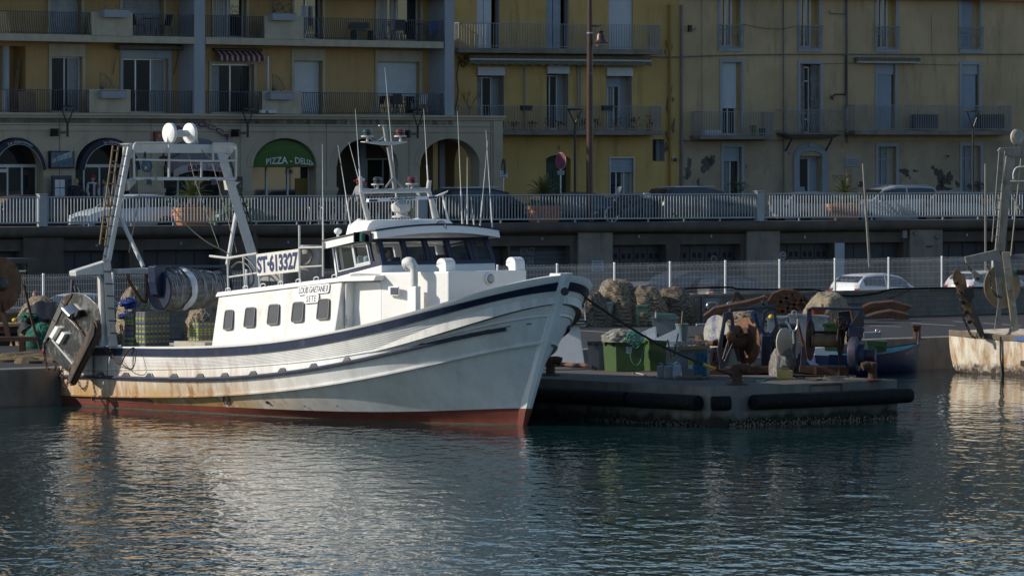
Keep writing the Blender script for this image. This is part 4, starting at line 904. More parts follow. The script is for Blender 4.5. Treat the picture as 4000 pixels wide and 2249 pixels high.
# ---------------------------------------------------------------- the faded house at the right
b3=thing('faded_house','faded yellow old house with narrow windows, iron balconies and peeling plaster at street level','building',FY.pt((uy1+6,0,4.5)))
zg=FY.Z(2900,548)                            # change of render colour above the ground floor
T3=[yop(2815,2893,-160,186,.35),yop(3126,3200,-160,188,.35),yop(3427,3500,-160,191,.35),yop(3755,3829,-160,193,.35)]
M3=[yop(2822,2897,243,528,.35),yop(3127,3205,250,520,.35),yop(3428,3497,253,508,.35),yop(3757,3825,253,508,.35)]
G3=[yop(2827,2897,575,775,.35),yop(3431,3501,573,735,.35),yop(3759,3831,570,775,.35)]
dr=[FY.U(3122),FY.U(3210),4.35,FY.Z(3166,610),.5]
X3=[[h[0],h[1],h[3]+1.0,h[3]+3.1,.35] for h in T3]
X3=[h for h in X3 if h[3]<TOP]
q=MB(FY.pt).wall(uy1+.005,uy2,zg,TOP+.4,T3+M3+X3,.35,w=-.02);obj('wall',q,m_pale,b3)
q=MB(FY.pt).wall(uy1+.005,uy2,4.3,zg,[h[:] for h in G3]+[dr],.35,w=-.02);obj('ground_floor_wall',q,m_base,b3)
obj('roof',MB(FY.pt).box(uy1+.005,uy2,-10,.35,TOP+.4,TOP+.7),m_terra,b3)
obj('rear_wall',MB(FY.pt).box(uy1+.005,uy2,-10,-9.7,4.3,TOP+.4),m_pale,b3)
obj('storey_floor',MB(FY.pt).box(uy1+.01,uy2,-9.69,-.6,zg-.1,zg+.1).box(uy1+.01,uy2,-9.69,-.6,FY.Z(3200,205)-.1,FY.Z(3200,205)+.1),m_room,b3)
q=MB(FY.pt);zm=FY.Z(3300,218);obj('side_pipe',MB(FY.pt).tube([(FY.U(2662,.05),.06,4.5),(FY.U(2662,.05),.06,TOP)],.05,8),m_conc,b3,smooth=True)
def sur3(h,top,bot=True):
    q=MB(FY.pt);s_=.12;q.box(h[0]-s_,h[0],-.019,.015,h[2]-(.16 if bot else 0),h[3]).box(h[1],h[1]+s_,-.019,.015,h[2]-(.16 if bot else 0),h[3]).box(h[0]-s_,h[1]+s_,-.019,.018,h[3],h[3]+top)
    if bot:q.box(h[0]-s_,h[1]+s_,-.019,.03,h[2]-.17,h[2]-.001)
    return obj('window_surround',q,m_trim,b3)
for h in T3:sur3(h,.15)
for h in M3:sur3(h,.14,False)
for h in X3:sur3(h,.14);glazed(FY,*h[:4],-.25,b3)
for h in G3:sur3(h,.17,False);
for i,h in enumerate(T3):
    spl=h[0]+.72*(h[1]-h[0])
    if i<3:
        glazed(FY,h[0],spl,h[2],h[3],-.3,b3,n=2,t=.09,curtain=[(.78,1.0)])
        obj('inner_shutter',MB(FY.pt).box(spl,h[1],-.34,-.29,h[2],h[3]),m_yellow,b3)
    else:shutter('roller_shutter',FY,h[0],spl,h[2],h[3],-.25,b3,m_bshut,.05);obj('inner_shutter',MB(FY.pt).box(spl,h[1],-.34,-.29,h[2],h[3]),m_pale,b3)
    z1=FY.Z(3000,100)+0;zr0,zr1=h[2]+.02,h[2]+.95;q=MB(FY.pt);a,c=h[0]-.1,h[1]+.1
    q.box(a-.1,c+.1,.08,.11,zr1,zr1+.035).box(a,c,.085,.105,zr0,zr0+.03).box(a,c,.085,.105,zr1-.16,zr1-.14).box(a,c,.085,.105,zr1-.36,zr1-.34)
    n_=6
    for k in range(n_+1):x=a+(c-a)*k/n_;q.box(x-.010,x+.010,.085,.105,zr0+.031,zr1-.001)
    for k in range(n_):x=a+(c-a)*(k+.5)/n_;q.tube([(x+.055*math.cos(R(45*j)),.095,zr1-.25+.055*math.sin(R(45*j))) for j in range(8)],.008,4,closed=True).tube([(x+.05*math.cos(R(45*j)),.095,zr0+.2+.05*math.sin(R(45*j))) for j in range(8)],.007,4,closed=True)
    for x in (a,c):q.box(x-.01,x+.01,-.02,.085,zr0,zr0+.03).box(x-.01,x+.01,-.02,.08,zr1,zr1+.03)
    obj('balconet',q,m_rail_g,b3)
h=M3[0];shutter('roller_shutter',FY,h[0],h[0]+.82*(h[1]-h[0]),FY.Z(2860,424,-.2),h[3],-.2,b3,m_shut,.045);glazed(FY,h[0],h[0]+.82*(h[1]-h[0]),h[2],h[3],-.3,b3);obj('inner_shutter',MB(FY.pt).box(h[0]+.82*(h[1]-h[0]),h[1],-.34,-.24,h[2],h[3]),m_pale,b3)
h=M3[1];ww=h[1]-h[0];glazed(FY,h[0]+.27*ww,h[0]+.58*ww,h[2],h[3]-.12,-.3,b3,n=1,bars=(h[3]-.75,h[2]+.6))
m_worn=M('worn_shutter_wood',(.20,.20,.20),.9,var=.5,scale=9,stain=(.09,.07,.05),samt=.8,slo=.45,sscale=(6,6,.6))
q=MB(FY.pt).box(h[0],h[0]+.26*ww,-.2,-.16,h[2],h[3]-.03);obj('open_shutter',q,m_worn,b3);obj('open_shutter',MB(FY.pt).box(h[0]+.60*ww,h[1],-.2,-.16,h[2],h[3]-.03),m_worn,b3)
for i in (2,3):
    h=M3[i];spl=h[0]+.86*(h[1]-h[0]);shutter('roller_shutter',FY,h[0],spl,h[2],h[3]-.45,-.12,b3,m_bshut,.04);obj('shutter_box',MB(FY.pt).box(h[0],spl+.08,-.34,-.06,h[3]-.45,h[3]),m_trim,b3,bev=.01)
h=G3[0];glazed(FY,h[0],h[1],h[2],h[3],-.28,b3,n=2,curtain=[(.1,.5)]);shutter('roller_shutter',FY,h[0],h[0]+.93*(h[1]-h[0]),FY.Z(2860,630,-.15),h[3],-.15,b3,m_bshut,.05)
for h in G3[1:]:glazed(FY,h[0],h[0]+.68*(h[1]-h[0]),h[2],h[3],-.28,b3,n=2,frame=m_trim,curtain=[(.1,.9)],bars=(h[3]-.55,));obj('inner_shutter',MB(FY.pt).box(h[0]+.68*(h[1]-h[0]),h[1],-.34,-.27,h[2],h[3]),m_cream,b3)
for h in G3[:1]+G3[2:]:
    t=thing('window_plant','dark leafy window plant on a sill of the faded house, '+('by the half-lowered shutter' if h is G3[0] else 'behind the right lamp post'),'plant',FY.pt((h[1]-.3,.05,h[2]+.05)))
    q=MB()
    for k in range(70):c=FY.pt((h[1]-.3+rnd.gauss(0,.22),.05+rnd.random()*.12,FY.Z(3800,742)+rnd.random()*.35));d=V((rnd.uniform(-.09,.09),rnd.uniform(-.05,.05),rnd.uniform(-.05,.09)));q.quad(c,c+d+V((.03,0,.02)),c+d*1.7,c+d-V((.03,0,.02)))
    obj('foliage',q,m_leafdk,t)
# door with moulded arch
uc,hw=(dr[0]+dr[1])/2,(dr[1]-dr[0])/2;q=MB(FY.pt);zs_=dr[3];rise=FY.Z(3166,590)-zs_
for s0,s1,d in ((1.0,1.34,.05),(1.34,1.5,.03)):
    q.grid([[(uc-hw*s*math.cos(math.pi*k/16),w_,zs_-.02+((rise+.02)*s+(s-1)*.45)*math.sin(math.pi*k/16)) for k in range(17)] for s,w_ in ((s0,-.018),(s0,d),(s1,d),(s1,-.018))])
for sx in (-1,1):q.box(min(uc+sx*hw,uc+sx*hw*1.5),max(uc+sx*hw,uc+sx*hw*1.5),-.018,.045,4.5,zs_-.02)
q.ball(FY.pt((uc,.06,zs_+rise+.28)) if False else (uc,.05,zs_+rise+.25),(.16,.06,.14),10,6)
obj('door_surround',q,M('blue_grey_stone',(.24,.28,.32),.85,var=.15,world=True),b3)
q=MB(FY.pt).box(dr[0],dr[1],-.5,-.45,zs_-.12,zs_-.02)
o=obj('door',q.box(dr[0],dr[0]+.09,-.5,-.45,4.4,zs_-.13).box(dr[0]+.66*2*hw-.06,dr[0]+.66*2*hw+.03,-.5,-.45,4.4,zs_-.13).box(dr[0]+.09,dr[0]+.60*2*hw,-.5,-.45,4.4,4.95),m_frame,b3)
obj('pane',MB(FY.pt).quad((dr[0]+.09,-.47,4.95),(dr[0]+.60*2*hw,-.47,4.95),(dr[0]+.60*2*hw,-.47,zs_-.13),(dr[0]+.09,-.47,zs_-.13)),m_glass,o)
obj('side_panel',MB(FY.pt).box(dr[0]+.69*2*hw,dr[1],-.5,-.44,4.4,zs_-.12),m_bshut,o)
q=MB(FY.pt);q.add([(uc-hw*math.cos(math.pi*k/14),-.46,zs_-.02+(rise+.02)*math.sin(math.pi*k/14)) for k in range(15)],[list(range(15))]);obj('fanlight',q,m_room,o)
obj('notice',MB(FY.pt).box(dr[0]+.24,dr[0]+.55,-.46,-.455,5.45,5.75),m_bshut,o)
# balconies
def balc(p0,p1,ytop,ybot,yrail,mat,pr0=None,pr1=None,pitch=.12):
    pm=(p0+p1)/2;a,c=FY.U(p0,.9),FY.U(p1,.9);z1,z0=FY.Z(pm,ytop,.9),FY.Z(pm,ybot,.9);s=obj('balcony_slab',MB(FY.pt).box(a,c,-.01,.95,z0,z1),m_conc,b3,bev=.012)
    railing(FY,FY.U(pr0 or p0+4,.88),FY.U(pr1 or p1-6,.88),z1+.02,FY.Z(pm,yrail,.88),.88,s,mat,pitch=pitch,side=.86,r=.011);return s,z1
balc(2736,3030,530,544,439,m_rail_g,2742,3020)
balc(3338,3961,511,527,414,m_rail_g,3340,3950)
p0,p1=3078,3289;a,c=FY.U(p0,.8),FY.U(p1,.8);z1,z0=FY.Z(3180,518,.8),FY.Z(3180,541,.8)
q=MB(FY.pt).box(a-.1,c+.1,-.01,.85,z1-.09,z1).hexa([(a+.3,-.01,z0),(c-.3,-.01,z0),(c-.3,.5,z0),(a+.3,.5,z0),(a,-.01,z1-.091),(c,-.01,z1-.091),(c,.8,z1-.091),(a,.8,z1-.091)])
s=obj('balcony_slab',q,m_conc,b3,bev=.012)
for x in (a+.35,c-.35):obj('bracket',MB().bar(FY.pt((x,.55,z0)),FY.pt((x,.0,z0-.55)),.06,.05),m_rail_d,s)
q=MB(FY.pt);a,c=FY.U(3070,.85),FY.U(3309,.85);zt=FY.Z(3190,432,.85);n=26
for k in range(n+1):
    x=a+(c-a)*k/n
    for (za,oa),(zb,ob) in zip(((zt-.12,0),(z1+.45,.02),(z1+.15,.13),(z1+.03,.10)),((z1+.45,.02),(z1+.15,.13),(z1+.03,.10),(z1,0))):q.hexa([(x-.009,.84+ob,zb),(x+.009,.84+ob,zb),(x+.009,.86+ob,zb),(x-.009,.86+ob,zb),(x-.009,.84+oa,za),(x+.009,.84+oa,za),(x+.009,.86+oa,za),(x-.009,.86+oa,za)])
    if k<n:xm=x+(c-a)/n/2;q.tube([(xm+.05*math.cos(R(60*j)),.85,zt-.06+.045*math.sin(R(60*j))) for j in range(6)],.008,4,closed=True)
q.box(a,c,.835,.865,zt,zt+.03).box(a,c,.84,.86,zt-.135,zt-.115)
for x in (a,c):q.box(x-.02,x+.02,.83,.87,z1,zt+.12).ball((x,.85,zt+.15),.04,8,5).box(x-.012,x+.012,0,.83,zt,zt+.03).box(x-.012,x+.012,0,.83,z1+.05,z1+.08)
xm=(a+c)/2+.2
for r_ in (.08,.14,.2):q.tube([(xm+r_*math.cos(R(30*j)),.87,z1+.42+r_*1.3*math.sin(R(30*j))) for j in range(12)],.010,4,closed=True)
obj('ornate_railing',q,M('rusty_white_iron',(.26,.26,.26),.7,var=.3,stain=(.10,.05,.03),samt=.9,slo=.5,sscale=(5,5,3)),s)
a,z1=FY.hit(3345,224,.2);c,z0=FY.hit(3594,246,.2);aw=obj('awning',MB(FY.pt).box(a,c,.0,.25,z0+.03,z1),M('folded_beige_awning',(.13,.12,.10),.9,var=.6,scale=10),b3,bev=.02);obj('front_bar',MB(FY.pt).box(a,c,.22,.30,z0-.03,z0+.05),m_cream,aw)
for k,a_ in enumerate(((2690,660,14,34),(2682,690,8,14),(2760,640,30,26),(2778,628,16,20),(2728,716,8,16),(2745,728,4,6),(2916,652,4,5))):patch(FY,*a_,b3,m_peel,20+k,w=-.012)
m_dkpatch=M('damp_dark_plaster',(.075,.07,.062),.95,var=.4,scale=6)
for k,a_ in enumerate(((3535,672,20,16),(3575,668,10,6),(3672,690,24,30),(3700,702,28,24),(3645,655,7,10),(3640,740,7,10),(3366,720,18,9),(3680,735,30,14),(3740,720,10,12),(3555,695,4,5))):patch(FY,*a_,b3,m_dkpatch,40+k,w=-.012)
wtext('graffiti','THIS ZOOS',FY,3250,684,3326,712,-.008,M('orange_graffiti',(.26,.09,.04),.8),b3,-.01);wtext('graffiti','MK',FY,3558,702,3585,722,-.008,gr,b3,-.02);wtext('graffiti','94',FY,3600,684,3622,696,-.008,gr,b3,-.02)
t,a,c,z0,z1=panel('wall_plaque','pale inscribed stone plaque on the faded house right of its door','plaque',FY,3303,614,3357,651,-.015,M('plaque_stone',(.27,.29,.31),.7),m_trim,.04)
q=MB(FY.pt)
for k in range(4):q.box(a+.12+.03*(k%2),c-.12-.04*((k+1)%2),.031,.034,z1-.13-.08*k,z1-.115-.08*k)
obj('inscription',q,M('plaque_letters',(.13,.14,.15),.8),t)
u,z=FY.hit(3084,600,.0);o=obj('number_plate',MB(FY.pt).box(u-.06,u+.06,-.018,.004,z-.05,z+.05),M('enamel_blue',(.03,.05,.13),.4),b3);lettering('numeral','13',bil([FY.pt((u-.035,.006,z-.035)),FY.pt((u+.035,.006,z-.035)),FY.pt((u+.035,.006,z+.035)),FY.pt((u-.035,.006,z+.035))]),m_shut,o)
for px,lab_ in ((3570,'dark air conditioner on the long balcony of the faded house, left one'),(3828,'dark air conditioner on the long balcony of the faded house, behind the right lamp post')):acunit(FY,px+4,447,px+96,506,.35,.38,lab_,m_dgrey)
u,z=FY.hit(3701,610,.0);t=thing('wall_vent','square wall vent with a dark round hole on the faded house','vent',FY.pt((u,0,z-.09)));obj('plate',MB(FY.pt).box(u-.09,u+.09,-.019,.02,z-.1,z+.1),m_cream,t);obj('outlet',MB().lathe([(.06,0),(.06,.05),(.04,.05)],FY.pt((u,.02,z)),FY.n,14),m_black,t)
u,z=FY.hit(2697,110,.1);t=thing('wall_lantern','small dark floodlight on the faded house at upper left','lamp',FY.pt((u,0,z-.1)));obj('housing',MB(FY.pt).box(u-.07,u+.07,0,.14,z-.16,z+.12),m_black,t);obj('arm',MB(FY.pt).tube([(u+.07,.05,z-.12),(u+.22,.05,z-.06),(u+.30,.05,z+.0)],.012,5),m_black,t)
# cables and pipes on the facade
def cable(px,w=.05,r=.018,label='',Fr=FY,mat=None,par=None,name='cable'):
    pts=[Fr.pt((lambda q:(q[0],w,q[1]))(Fr.hit(x,y,w))) for x,y in px];return obj(name,MB().tube(smoothpath(pts,4),r,5),mat or m_rail_d,par)
cable([(2545,222),(2600,224),(2680,222),(2800,218),(3000,214),(3300,213),(3600,214),(4080,213)],.06,.028,par=b3,mat=M('cable_grey',(.15,.15,.15),.8))
for xs_,y0_,y1_,rr in ((3060,-50,770,.03),(3308,-50,560,.035),(3304,-50,545,.018),(2741,-50,510,.012),(3638,55,212,.012)):cable([(xs_,y0_),(xs_+1,(y0_+y1_)/2),(xs_+2,y1_)],.05,rr,par=b3,mat=M('cable_grey',(.15,.15,.15),.8),name='pipe')
cable([(3305,215),(3304,300),(3303,365),(3290,369),(3262,370),(3254,380),(3252,390),(3246,375)],.07,.03,par=b3,mat=m_black);cable([(3304,56),(3245,53),(3241,42)],.05,.014,par=b3)
cable([(2900,95),(2990,112),(3062,113),(3105,103)],.12,.012,par=b3);cable([(1790,222),(1800,235),(1820,250),(1808,262),(1795,240),(1785,300),(1790,360),(1778,432)],.1,.025,par=b2,mat=m_black)
cable([(3213,250),(3330,248),(3480,247),(3600,252),(3745,255)],.06,.010,par=b3);cable([(2655,548),(2720,552),(2800,551),(3060,548)],.05,.012,par=b3)
# pots and plants on the lower yellow balcony
def potplant(loc,r,h,label,mat=m_leafdk,pot=m_terra,n=40,spread=.25):
    t=thing('potted_plant',label,'potted plant',loc);loc=V(loc);obj('pot',MB().lathe([(r*.7,0),(r,h),(r*1.08,h),(r*1.08,h*.85)],loc,n=12),pot,t)
    q=MB()
    for k in range(n):c=loc+V((rnd.gauss(0,r*.7),rnd.gauss(0,r*.7),h+rnd.random()*spread));d=V((rnd.uniform(-.1,.1),rnd.uniform(-.1,.1),rnd.uniform(-.03,.12)));q.quad(c,c+d*.6+V((.02,0,.02)),c+d*1.3,c+d*.6-V((.02,0,.02)))
    obj('foliage',q,mat,t)
for i,(px,r,hh,sp_) in enumerate(((2010,.13,.2,.1),(2080,.15,.22,.1),(2140,.12,.18,.35),(2190,.16,.2,.15),(2285,.12,.2,.25),(2335,.14,.2,.3),(2410,.17,.2,.3),(2480,.15,.2,.3),(2540,.18,.24,.4))):
    potplant(FY.pt((FY.U(px,.6),.6,zb0)),r,hh,['pot on the lower yellow balcony at its left end','dark pot on the lower yellow balcony under the left grey trough','pot on the lower yellow balcony at the open window','wide pot on the lower yellow balcony right of the open window','pot on the lower yellow balcony just left of the tall brown lamp post','pot on the lower yellow balcony just right of the tall brown lamp post','bushy pot on the lower yellow balcony left of the curtained window','bushy pot on the lower yellow balcony right of the curtained window','largest bushy pot near the right end of the lower yellow balcony'][i],spread=sp_)
for px,lb in ((2054,'dark green trough hung on the balcony rail left of the Y-shaped lamp'),(2370,'dark green trough hung on the balcony rail right of the tall brown post')):
    u,z=FY.hit(px,422,1.0);t=thing('rail_planter',lb,'planter',FY.pt((u,1.05,z-.1)));obj('trough',MB(FY.pt).hexa([(u-.22,.96,z-.1),(u+.22,.96,z-.1),(u+.22,1.12,z-.1),(u-.22,1.12,z-.1),(u-.25,.96,z+.1),(u+.25,.96,z+.1),(u+.25,1.16,z+.1),(u-.25,1.16,z+.1)]),M('slate_green_plastic',(.035,.05,.055),.6),t);obj('hook',MB(FY.pt).box(u-.28,u+.28,.955,1.17,z-.12,z-.105),m_black,t)
t=thing('dead_shrub','bare twiggy shrub on the lower yellow balcony beside the black cables','shrub',FY.pt((FY.U(1830,.6),.6,zb0)))
q=MB()
def twig(p,d,L_,r,k):
    e=p+d*L_;q.tube([p,e],[r,r*.6],4,caps=False)
    if k:
        for _ in range(3):nd=(d+V((rnd.uniform(-.7,.7),rnd.uniform(-.7,.7),rnd.uniform(-.1,.5)))).normalized();twig(p+d*L_*rnd.uniform(.5,1),nd,L_*.62,r*.6,k-1)
twig(FY.pt((FY.U(1830,.6),.6,zb0+.2)),V((.05,0,1)),.8,.02,4);obj('branch',q,M('twig_brown',(.10,.07,.05),.9),t);obj('pot',MB().lathe([(.13,0),(.18,.25),(.2,.25)],FY.pt((FY.U(1830,.6),.6,zb0)),n=12),m_terra,t)
for px,col,lb,hh in ((2978,m_teal,'teal bucket at the right end of the small grey balcony',.32),(2943,m_lime,'lime green container on the small grey balcony',.45)):
    u=FY.U(px,.5);tag(obj('bucket' if col is m_teal else 'container',MB().lathe([(.11,0),(.15,hh),(.135,hh),(.1,.03)],FY.pt((u,.5,FY.Z(2880,530,.9))),n=14),M('muted_'+col.name,tuple(c*.45 for c in col.node_tree.nodes['Mix'].inputs[6].default_value[:3]),.6)),lb,'container')
tag(obj('box',MB(FY.pt).box(FY.U(2750,.6),FY.U(2812,.6),.45,.7,FY.Z(2880,530,.9),FY.Z(2880,530,.9)+.24),m_shut,bev=.02),'long white box lying at the left end of the small grey balcony','box')
# ================================================================ THE WHITE FISHING BOAT
BR=R(-48.5);B0=V((.305,135.7,0))
boat=thing('fishing_boat','large white and blue wooden trawler with a red waterline, moored along the pier','fishing boat',B0,BR)
def child_local(o):WL[o.name]=B0
MI=Matrix.Rotation(-BR,3,'Z');MW_=Matrix.Rotation(BR,3,'Z')
def toL(P):return MI @ (P-B0)
def toW(P):return B0+MW_ @ V(P)
lo=toL(O);
def BP(px,py,x=None,y=None,z=None):         # pixel onto the boat plane x, y or z = const
    d=MI @ ray(px,py)
    t=(x-lo.x)/d.x if x is not None else (y-lo.y)/d.y if y is not None else (z-lo.z)/d.z
    return lo+d*t
def BN(px,py,P,n):
    d=MI @ ray(px,py);return lo+d*((V(P)-lo).dot(n)/d.dot(n))
def B(name,mb,mat,par=None,**k):return obj(name,mb,mat,par or boat,local=True,**k)
CV={                                           # the lines of the near side, traced along the hull
 0:[(208,1353),(375,1351),(425,1352),(700,1355),(820,1352),(1109,1317),(1311,1294),(1500,1251),(1594,1226),(1756,1167),(1960,1118),(2152,1083),(2205,1071)],
 1:[(208,1362),(428,1360),(700,1363),(1002,1346),(1313,1306),(1500,1260),(1626,1226),(1831,1177),(1960,1145),(2154,1107),(2200,1097)],
 2:[(208,1386),(430,1386),(700,1389),(986,1378),(1313,1332),(1500,1286),(1626,1256),(1831,1196),(1960,1169),(2154,1137),(2195,1130)],
 3:[(208,1440),(430,1443),(700,1439),(1058,1421),(1365,1388),(1400,1380),(1723,1309),(2122,1237),(2165,1228)],
 4:[(208,1470),(387,1472),(777,1479),(1058,1462),(1242,1439),(1400,1409),(1642,1350),(1885,1301),(2117,1272),(2155,1266)],
 5:[(208,1536),(404,1542),(700,1546),(853,1539),(1109,1519),(1313,1493),(1500,1460),(1777,1396),(2073,1344),(2135,1333)],
 6:[(208,1545),(372,1562),(700,1582),(904,1588),(1211,1603),(1500,1608),(1723,1603),(2047,1594),(2068,1593)],
 7:[(208,1564),(232,1568),(406,1588),(800,1609),(956,1626),(1211,1637),(1400,1641),(1777,1653),(2036,1661),(2045,1661)]}
PF_={k:np.polyfit([(p[0]-1100)/900 for p in v],[p[1] for p in v],5) for k,v in CV.items()}
def cy_(k,px):return float(np.polyval(PF_[k],(min(max(px,208),CV[k][-1][0])-1100)/900))
def ends(k):
    if k== 7:return-18.55,0.0
    # the stem, read on the centre plane
    f=(cy_(k,CV[k][-1][0])-1070)/(1661-1070);px=2208+(2045-2208)*f;P=BP(px,1070+(1661-1070)*f,y=0);return-18.55-.0*(1-k/7),P.x
Bmax={0:2.95,1:2.93,2:2.93,3:2.80,4:2.82,5:2.70,6:2.40,7:2.28}
VL=(0,.02,.05,.16,.22,.36,.84,1.0)
def half(k,u):
    v=VL[k];q=min(1,u/.45);q=q*q*(3-2*q);bm=(2.86-.12*v)*(1-q)+Bmax[k]*q;ua=.13
    if u<ua:r=(.70+.22*1)*math.sqrt(max(0,1-((ua-u)/ua)**2.6))
    elif u<.45:q=(u-ua)/(.45-ua);r=.92+.08*math.sin(q*math.pi/2)
    else:
        s_=.66-.22*v;q=max(0,(u-s_)/(1-s_));p=3.2-1.6*v;r=1-q**p
        e=.54+.42*v*v**.35;r=max(0,r)**e
    return max(.05,bm*r)
NS=84
us=[.5-.5*math.cos(math.pi*i/NS) for i in range(NS+1)]
HP={}
for k in CV:
    a,b_=ends(k);row=[]
    for u in us:
        x=a+(b_-a)*u;y=-half(k,u);Pw=toW((x,y,0));px=2000+Pw.x/Pw.y*F;py=cy_(k,px);z=H-(py-HZ)/F*Pw.y
        if k== 7:z=.0
        row.append(V((x,y,z)))
    HP[k]=row
def off(row,d,dz=0):
    out=[]
    for i,p in enumerate(row):
        a,b_=row[max(0,i-1)],row[min(len(row)-1,i+1)];t=V((b_.x-a.x,b_.y-a.y,0));t=t.normalized() if t.length>1e-6 else V((1,0,0));q=p+V((t.y,-t.x,0))*d;out.append(V((q.x,min(q.y,-.03),p.z+dz)))
    return out
def mir(row):return [V((p.x,-p.y,p.z)) for p in row]
def strip(rows,sub=0):
    m=MB()
    for sgn in (0,1):m.grid([r if not sgn else mir(r) for r in rows])
    return m
def lerp(ra,rb,t):return [a*(1-t)+b_*t for a,b_ in zip(ra,rb)]
def mkhull(name,col,planks=False,rustx=True):
    m=M(name,col,.40,var=.13,scale=.9,bump=.12,bscale=5);N,L,b=nodes(m)
    tc=N.new('ShaderNodeTexCoord');src=tc.outputs['Object'];sp=N.new('ShaderNodeSeparateXYZ');L.new(src,sp.inputs[0])
    def mp(a0,a1,b0,b1,s):
        r=N.new('ShaderNodeMapRange');r.inputs[1].default_value=a0;r.inputs[2].default_value=a1;r.inputs[3].default_value=b0;r.inputs[4].default_value=b1;L.new(s,r.inputs[0]);return r.outputs[0]
    def mul(a,c):
        x=N.new('ShaderNodeMath');x.operation='MULTIPLY';L.new(a,x.inputs[0]);L.new(c,x.inputs[1]) if hasattr(c,'links') else setattr(x.inputs[1],'default_value',c);return x.outputs[0]
    def streak(sc,ro,lo_,hi):
        g=N.new('ShaderNodeMapping');g.inputs['Scale'].default_value=sc;L.new(src,g.inputs[0]);n=N.new('ShaderNodeTexNoise');n.inputs['Scale'].default_value=1;n.inputs['Detail'].default_value=7;n.inputs['Roughness'].default_value=ro;L.new(g.outputs[0],n.inputs['Vector']);return mp(lo_,hi,0,1,n.outputs['Fac'])
    def mix(f,c):
        x=N.new('ShaderNodeMix');x.data_type='RGBA';L.new(f,x.inputs[0]);L.new(b.inputs['Base Color'].links[0].from_socket,x.inputs[6]);x.inputs[7].default_value=(*c,1);L.new(x.outputs[2],b.inputs['Base Color'])
    aft=mp(-4.5,-9.5,0,1,sp.outputs[0]);low=mp(1.5,.35,.06,1,sp.outputs[2])
    mix(mul(streak((1.1,1.1,.2),.72,.26,.52),mul(aft,mul(low,1.0))),(.47,.27,.07))      # rust wash running down
    mix(mul(streak((3.5,3.5,.35),.7,.50,.62),mul(mp(-5,-11,0.1,1,sp.outputs[0]),mul(mp(2.0,.5,.05,1,sp.outputs[2]),.9))),(.30,.13,.03))
    mix(mul(streak((2.2,2.2,.4),.72,.46,.70),.42),(.47,.46,.43))
    st=mp(-17.0,-18.2,0,1,sp.outputs[0]);mix(mul(streak((4,4,3),.75,.50,.62),mul(st,.8)),(.22,.17,.11))   # dirty stern
    mix(mul(streak((5,5,5),.8,.54,.60),mul(st,mul(mp(1.2,.3,0,1,sp.outputs[2]),.95))),(.07,.045,.03))
    return m
m_hull=mkhull('hull_white_paint',(.79,.80,.79))
m_plank=mkhull('plank_white_paint',(.80,.80,.78))
m_redp=M('red_bottom_paint',(.20,.045,.03),.6,var=.3,scale=1.5,stain=(.09,.04,.03),samt=.6,slo=.5,sscale=(2,2,.6),bump=.2)
# --- hull shell
o3,o5=off(HP[3],.03),off(HP[5],.0)
hull=B('hull',strip([lerp(HP[3],HP[4],t) for t in (0,.33,.66,1)]+[lerp(HP[4],HP[5],t) for t in (.2,.4,.6,.8,1)]),m_hull,smooth=60)
# planked upper side: real lapped planks
rows=[]
n=9
for k in range(n):
    ra,rb=lerp(HP[2],HP[3],k/n),lerp(HP[2],HP[3],(k+1)/n)
    rows += [off(ra,.012),off(lerp(ra,rb,.86),.022),off(lerp(ra,rb,.9),.004),off(rb,.004)]
B('planking',strip(rows),m_plank,smooth=20)
B('ledge',strip([off(HP[3],.005,.03),off(HP[3],.028,.012),off(HP[3],.030,-.015),off(HP[3],.0,-.04)]),m_plank,smooth=30)
i6=off(HP[6],0);c5=off(HP[5],-.07,-.03)
lower=[lerp(c5,i6,t) for t in (0,.25,.5,.75,1)]
B('lower_hull',strip([HP[5],off(HP[5],.045,-.005),off(HP[5],.03,-.05),c5]+lower),m_hull,smooth=45)
keel=[V((p.x*.97-.2,p.y*.55,-1.2)) for p in HP[7]]
B('bottom_paint',strip([i6,lerp(i6,HP[7],.5),HP[7],keel]),m_redp,smooth=60)
# red paint carried higher towards the stern
idx=[i for i,p in enumerate(HP[6]) if-18.3<p.x<-12.9]
hi=lerp(c5,i6,.12);m=MB()
for sg in (0,1):
    ra=[off(hi,.012)[i] for i in idx];rb=[off(i6,.012)[i] for i in idx]
    ra[-1]=rb[-1]*.5+ra[-1]*.5
    m.grid([ra,rb] if not sg else [mir(ra),mir(rb)])
B('bottom_paint',m,M('worn_red_bottom_paint',(.24,.10,.075),.75,var=.35,scale=2,stain=(.45,.36,.27),samt=.5,slo=.55,sscale=(2,2,.8)),smooth=60)
B('sheer_band',strip([off(HP[1],.02),off(HP[1],.055,-.02),off(HP[2],.055,-.01),off(HP[2],.0,-.03)]),m_navy,smooth=30)
inn=[V((q.x,min(-.02,q.y),q.z)) for q in off(HP[0],-.22)]
B('cap_rail',strip([off(HP[1],.05),off(HP[1],.07,.02),off(HP[0],.06),inn,[p+V((0,0,-.10)) for p in inn]]),m_whitec,smooth=30)
bul=[p+V((0,0,-.75)) for p in inn]
B('bulwark',strip([[p+V((0,0,-.09)) for p in inn],bul]),m_white,smooth=60)
m=MB()
for i in range(NS):m.quad(bul[i],bul[i+1],mir(bul)[i+1],mir(bul)[i])
B('deck',m,M('worn_deck',(.20,.19,.17),.8,var=.3,scale=2,stain=(.1,.08,.06),samt=.6))
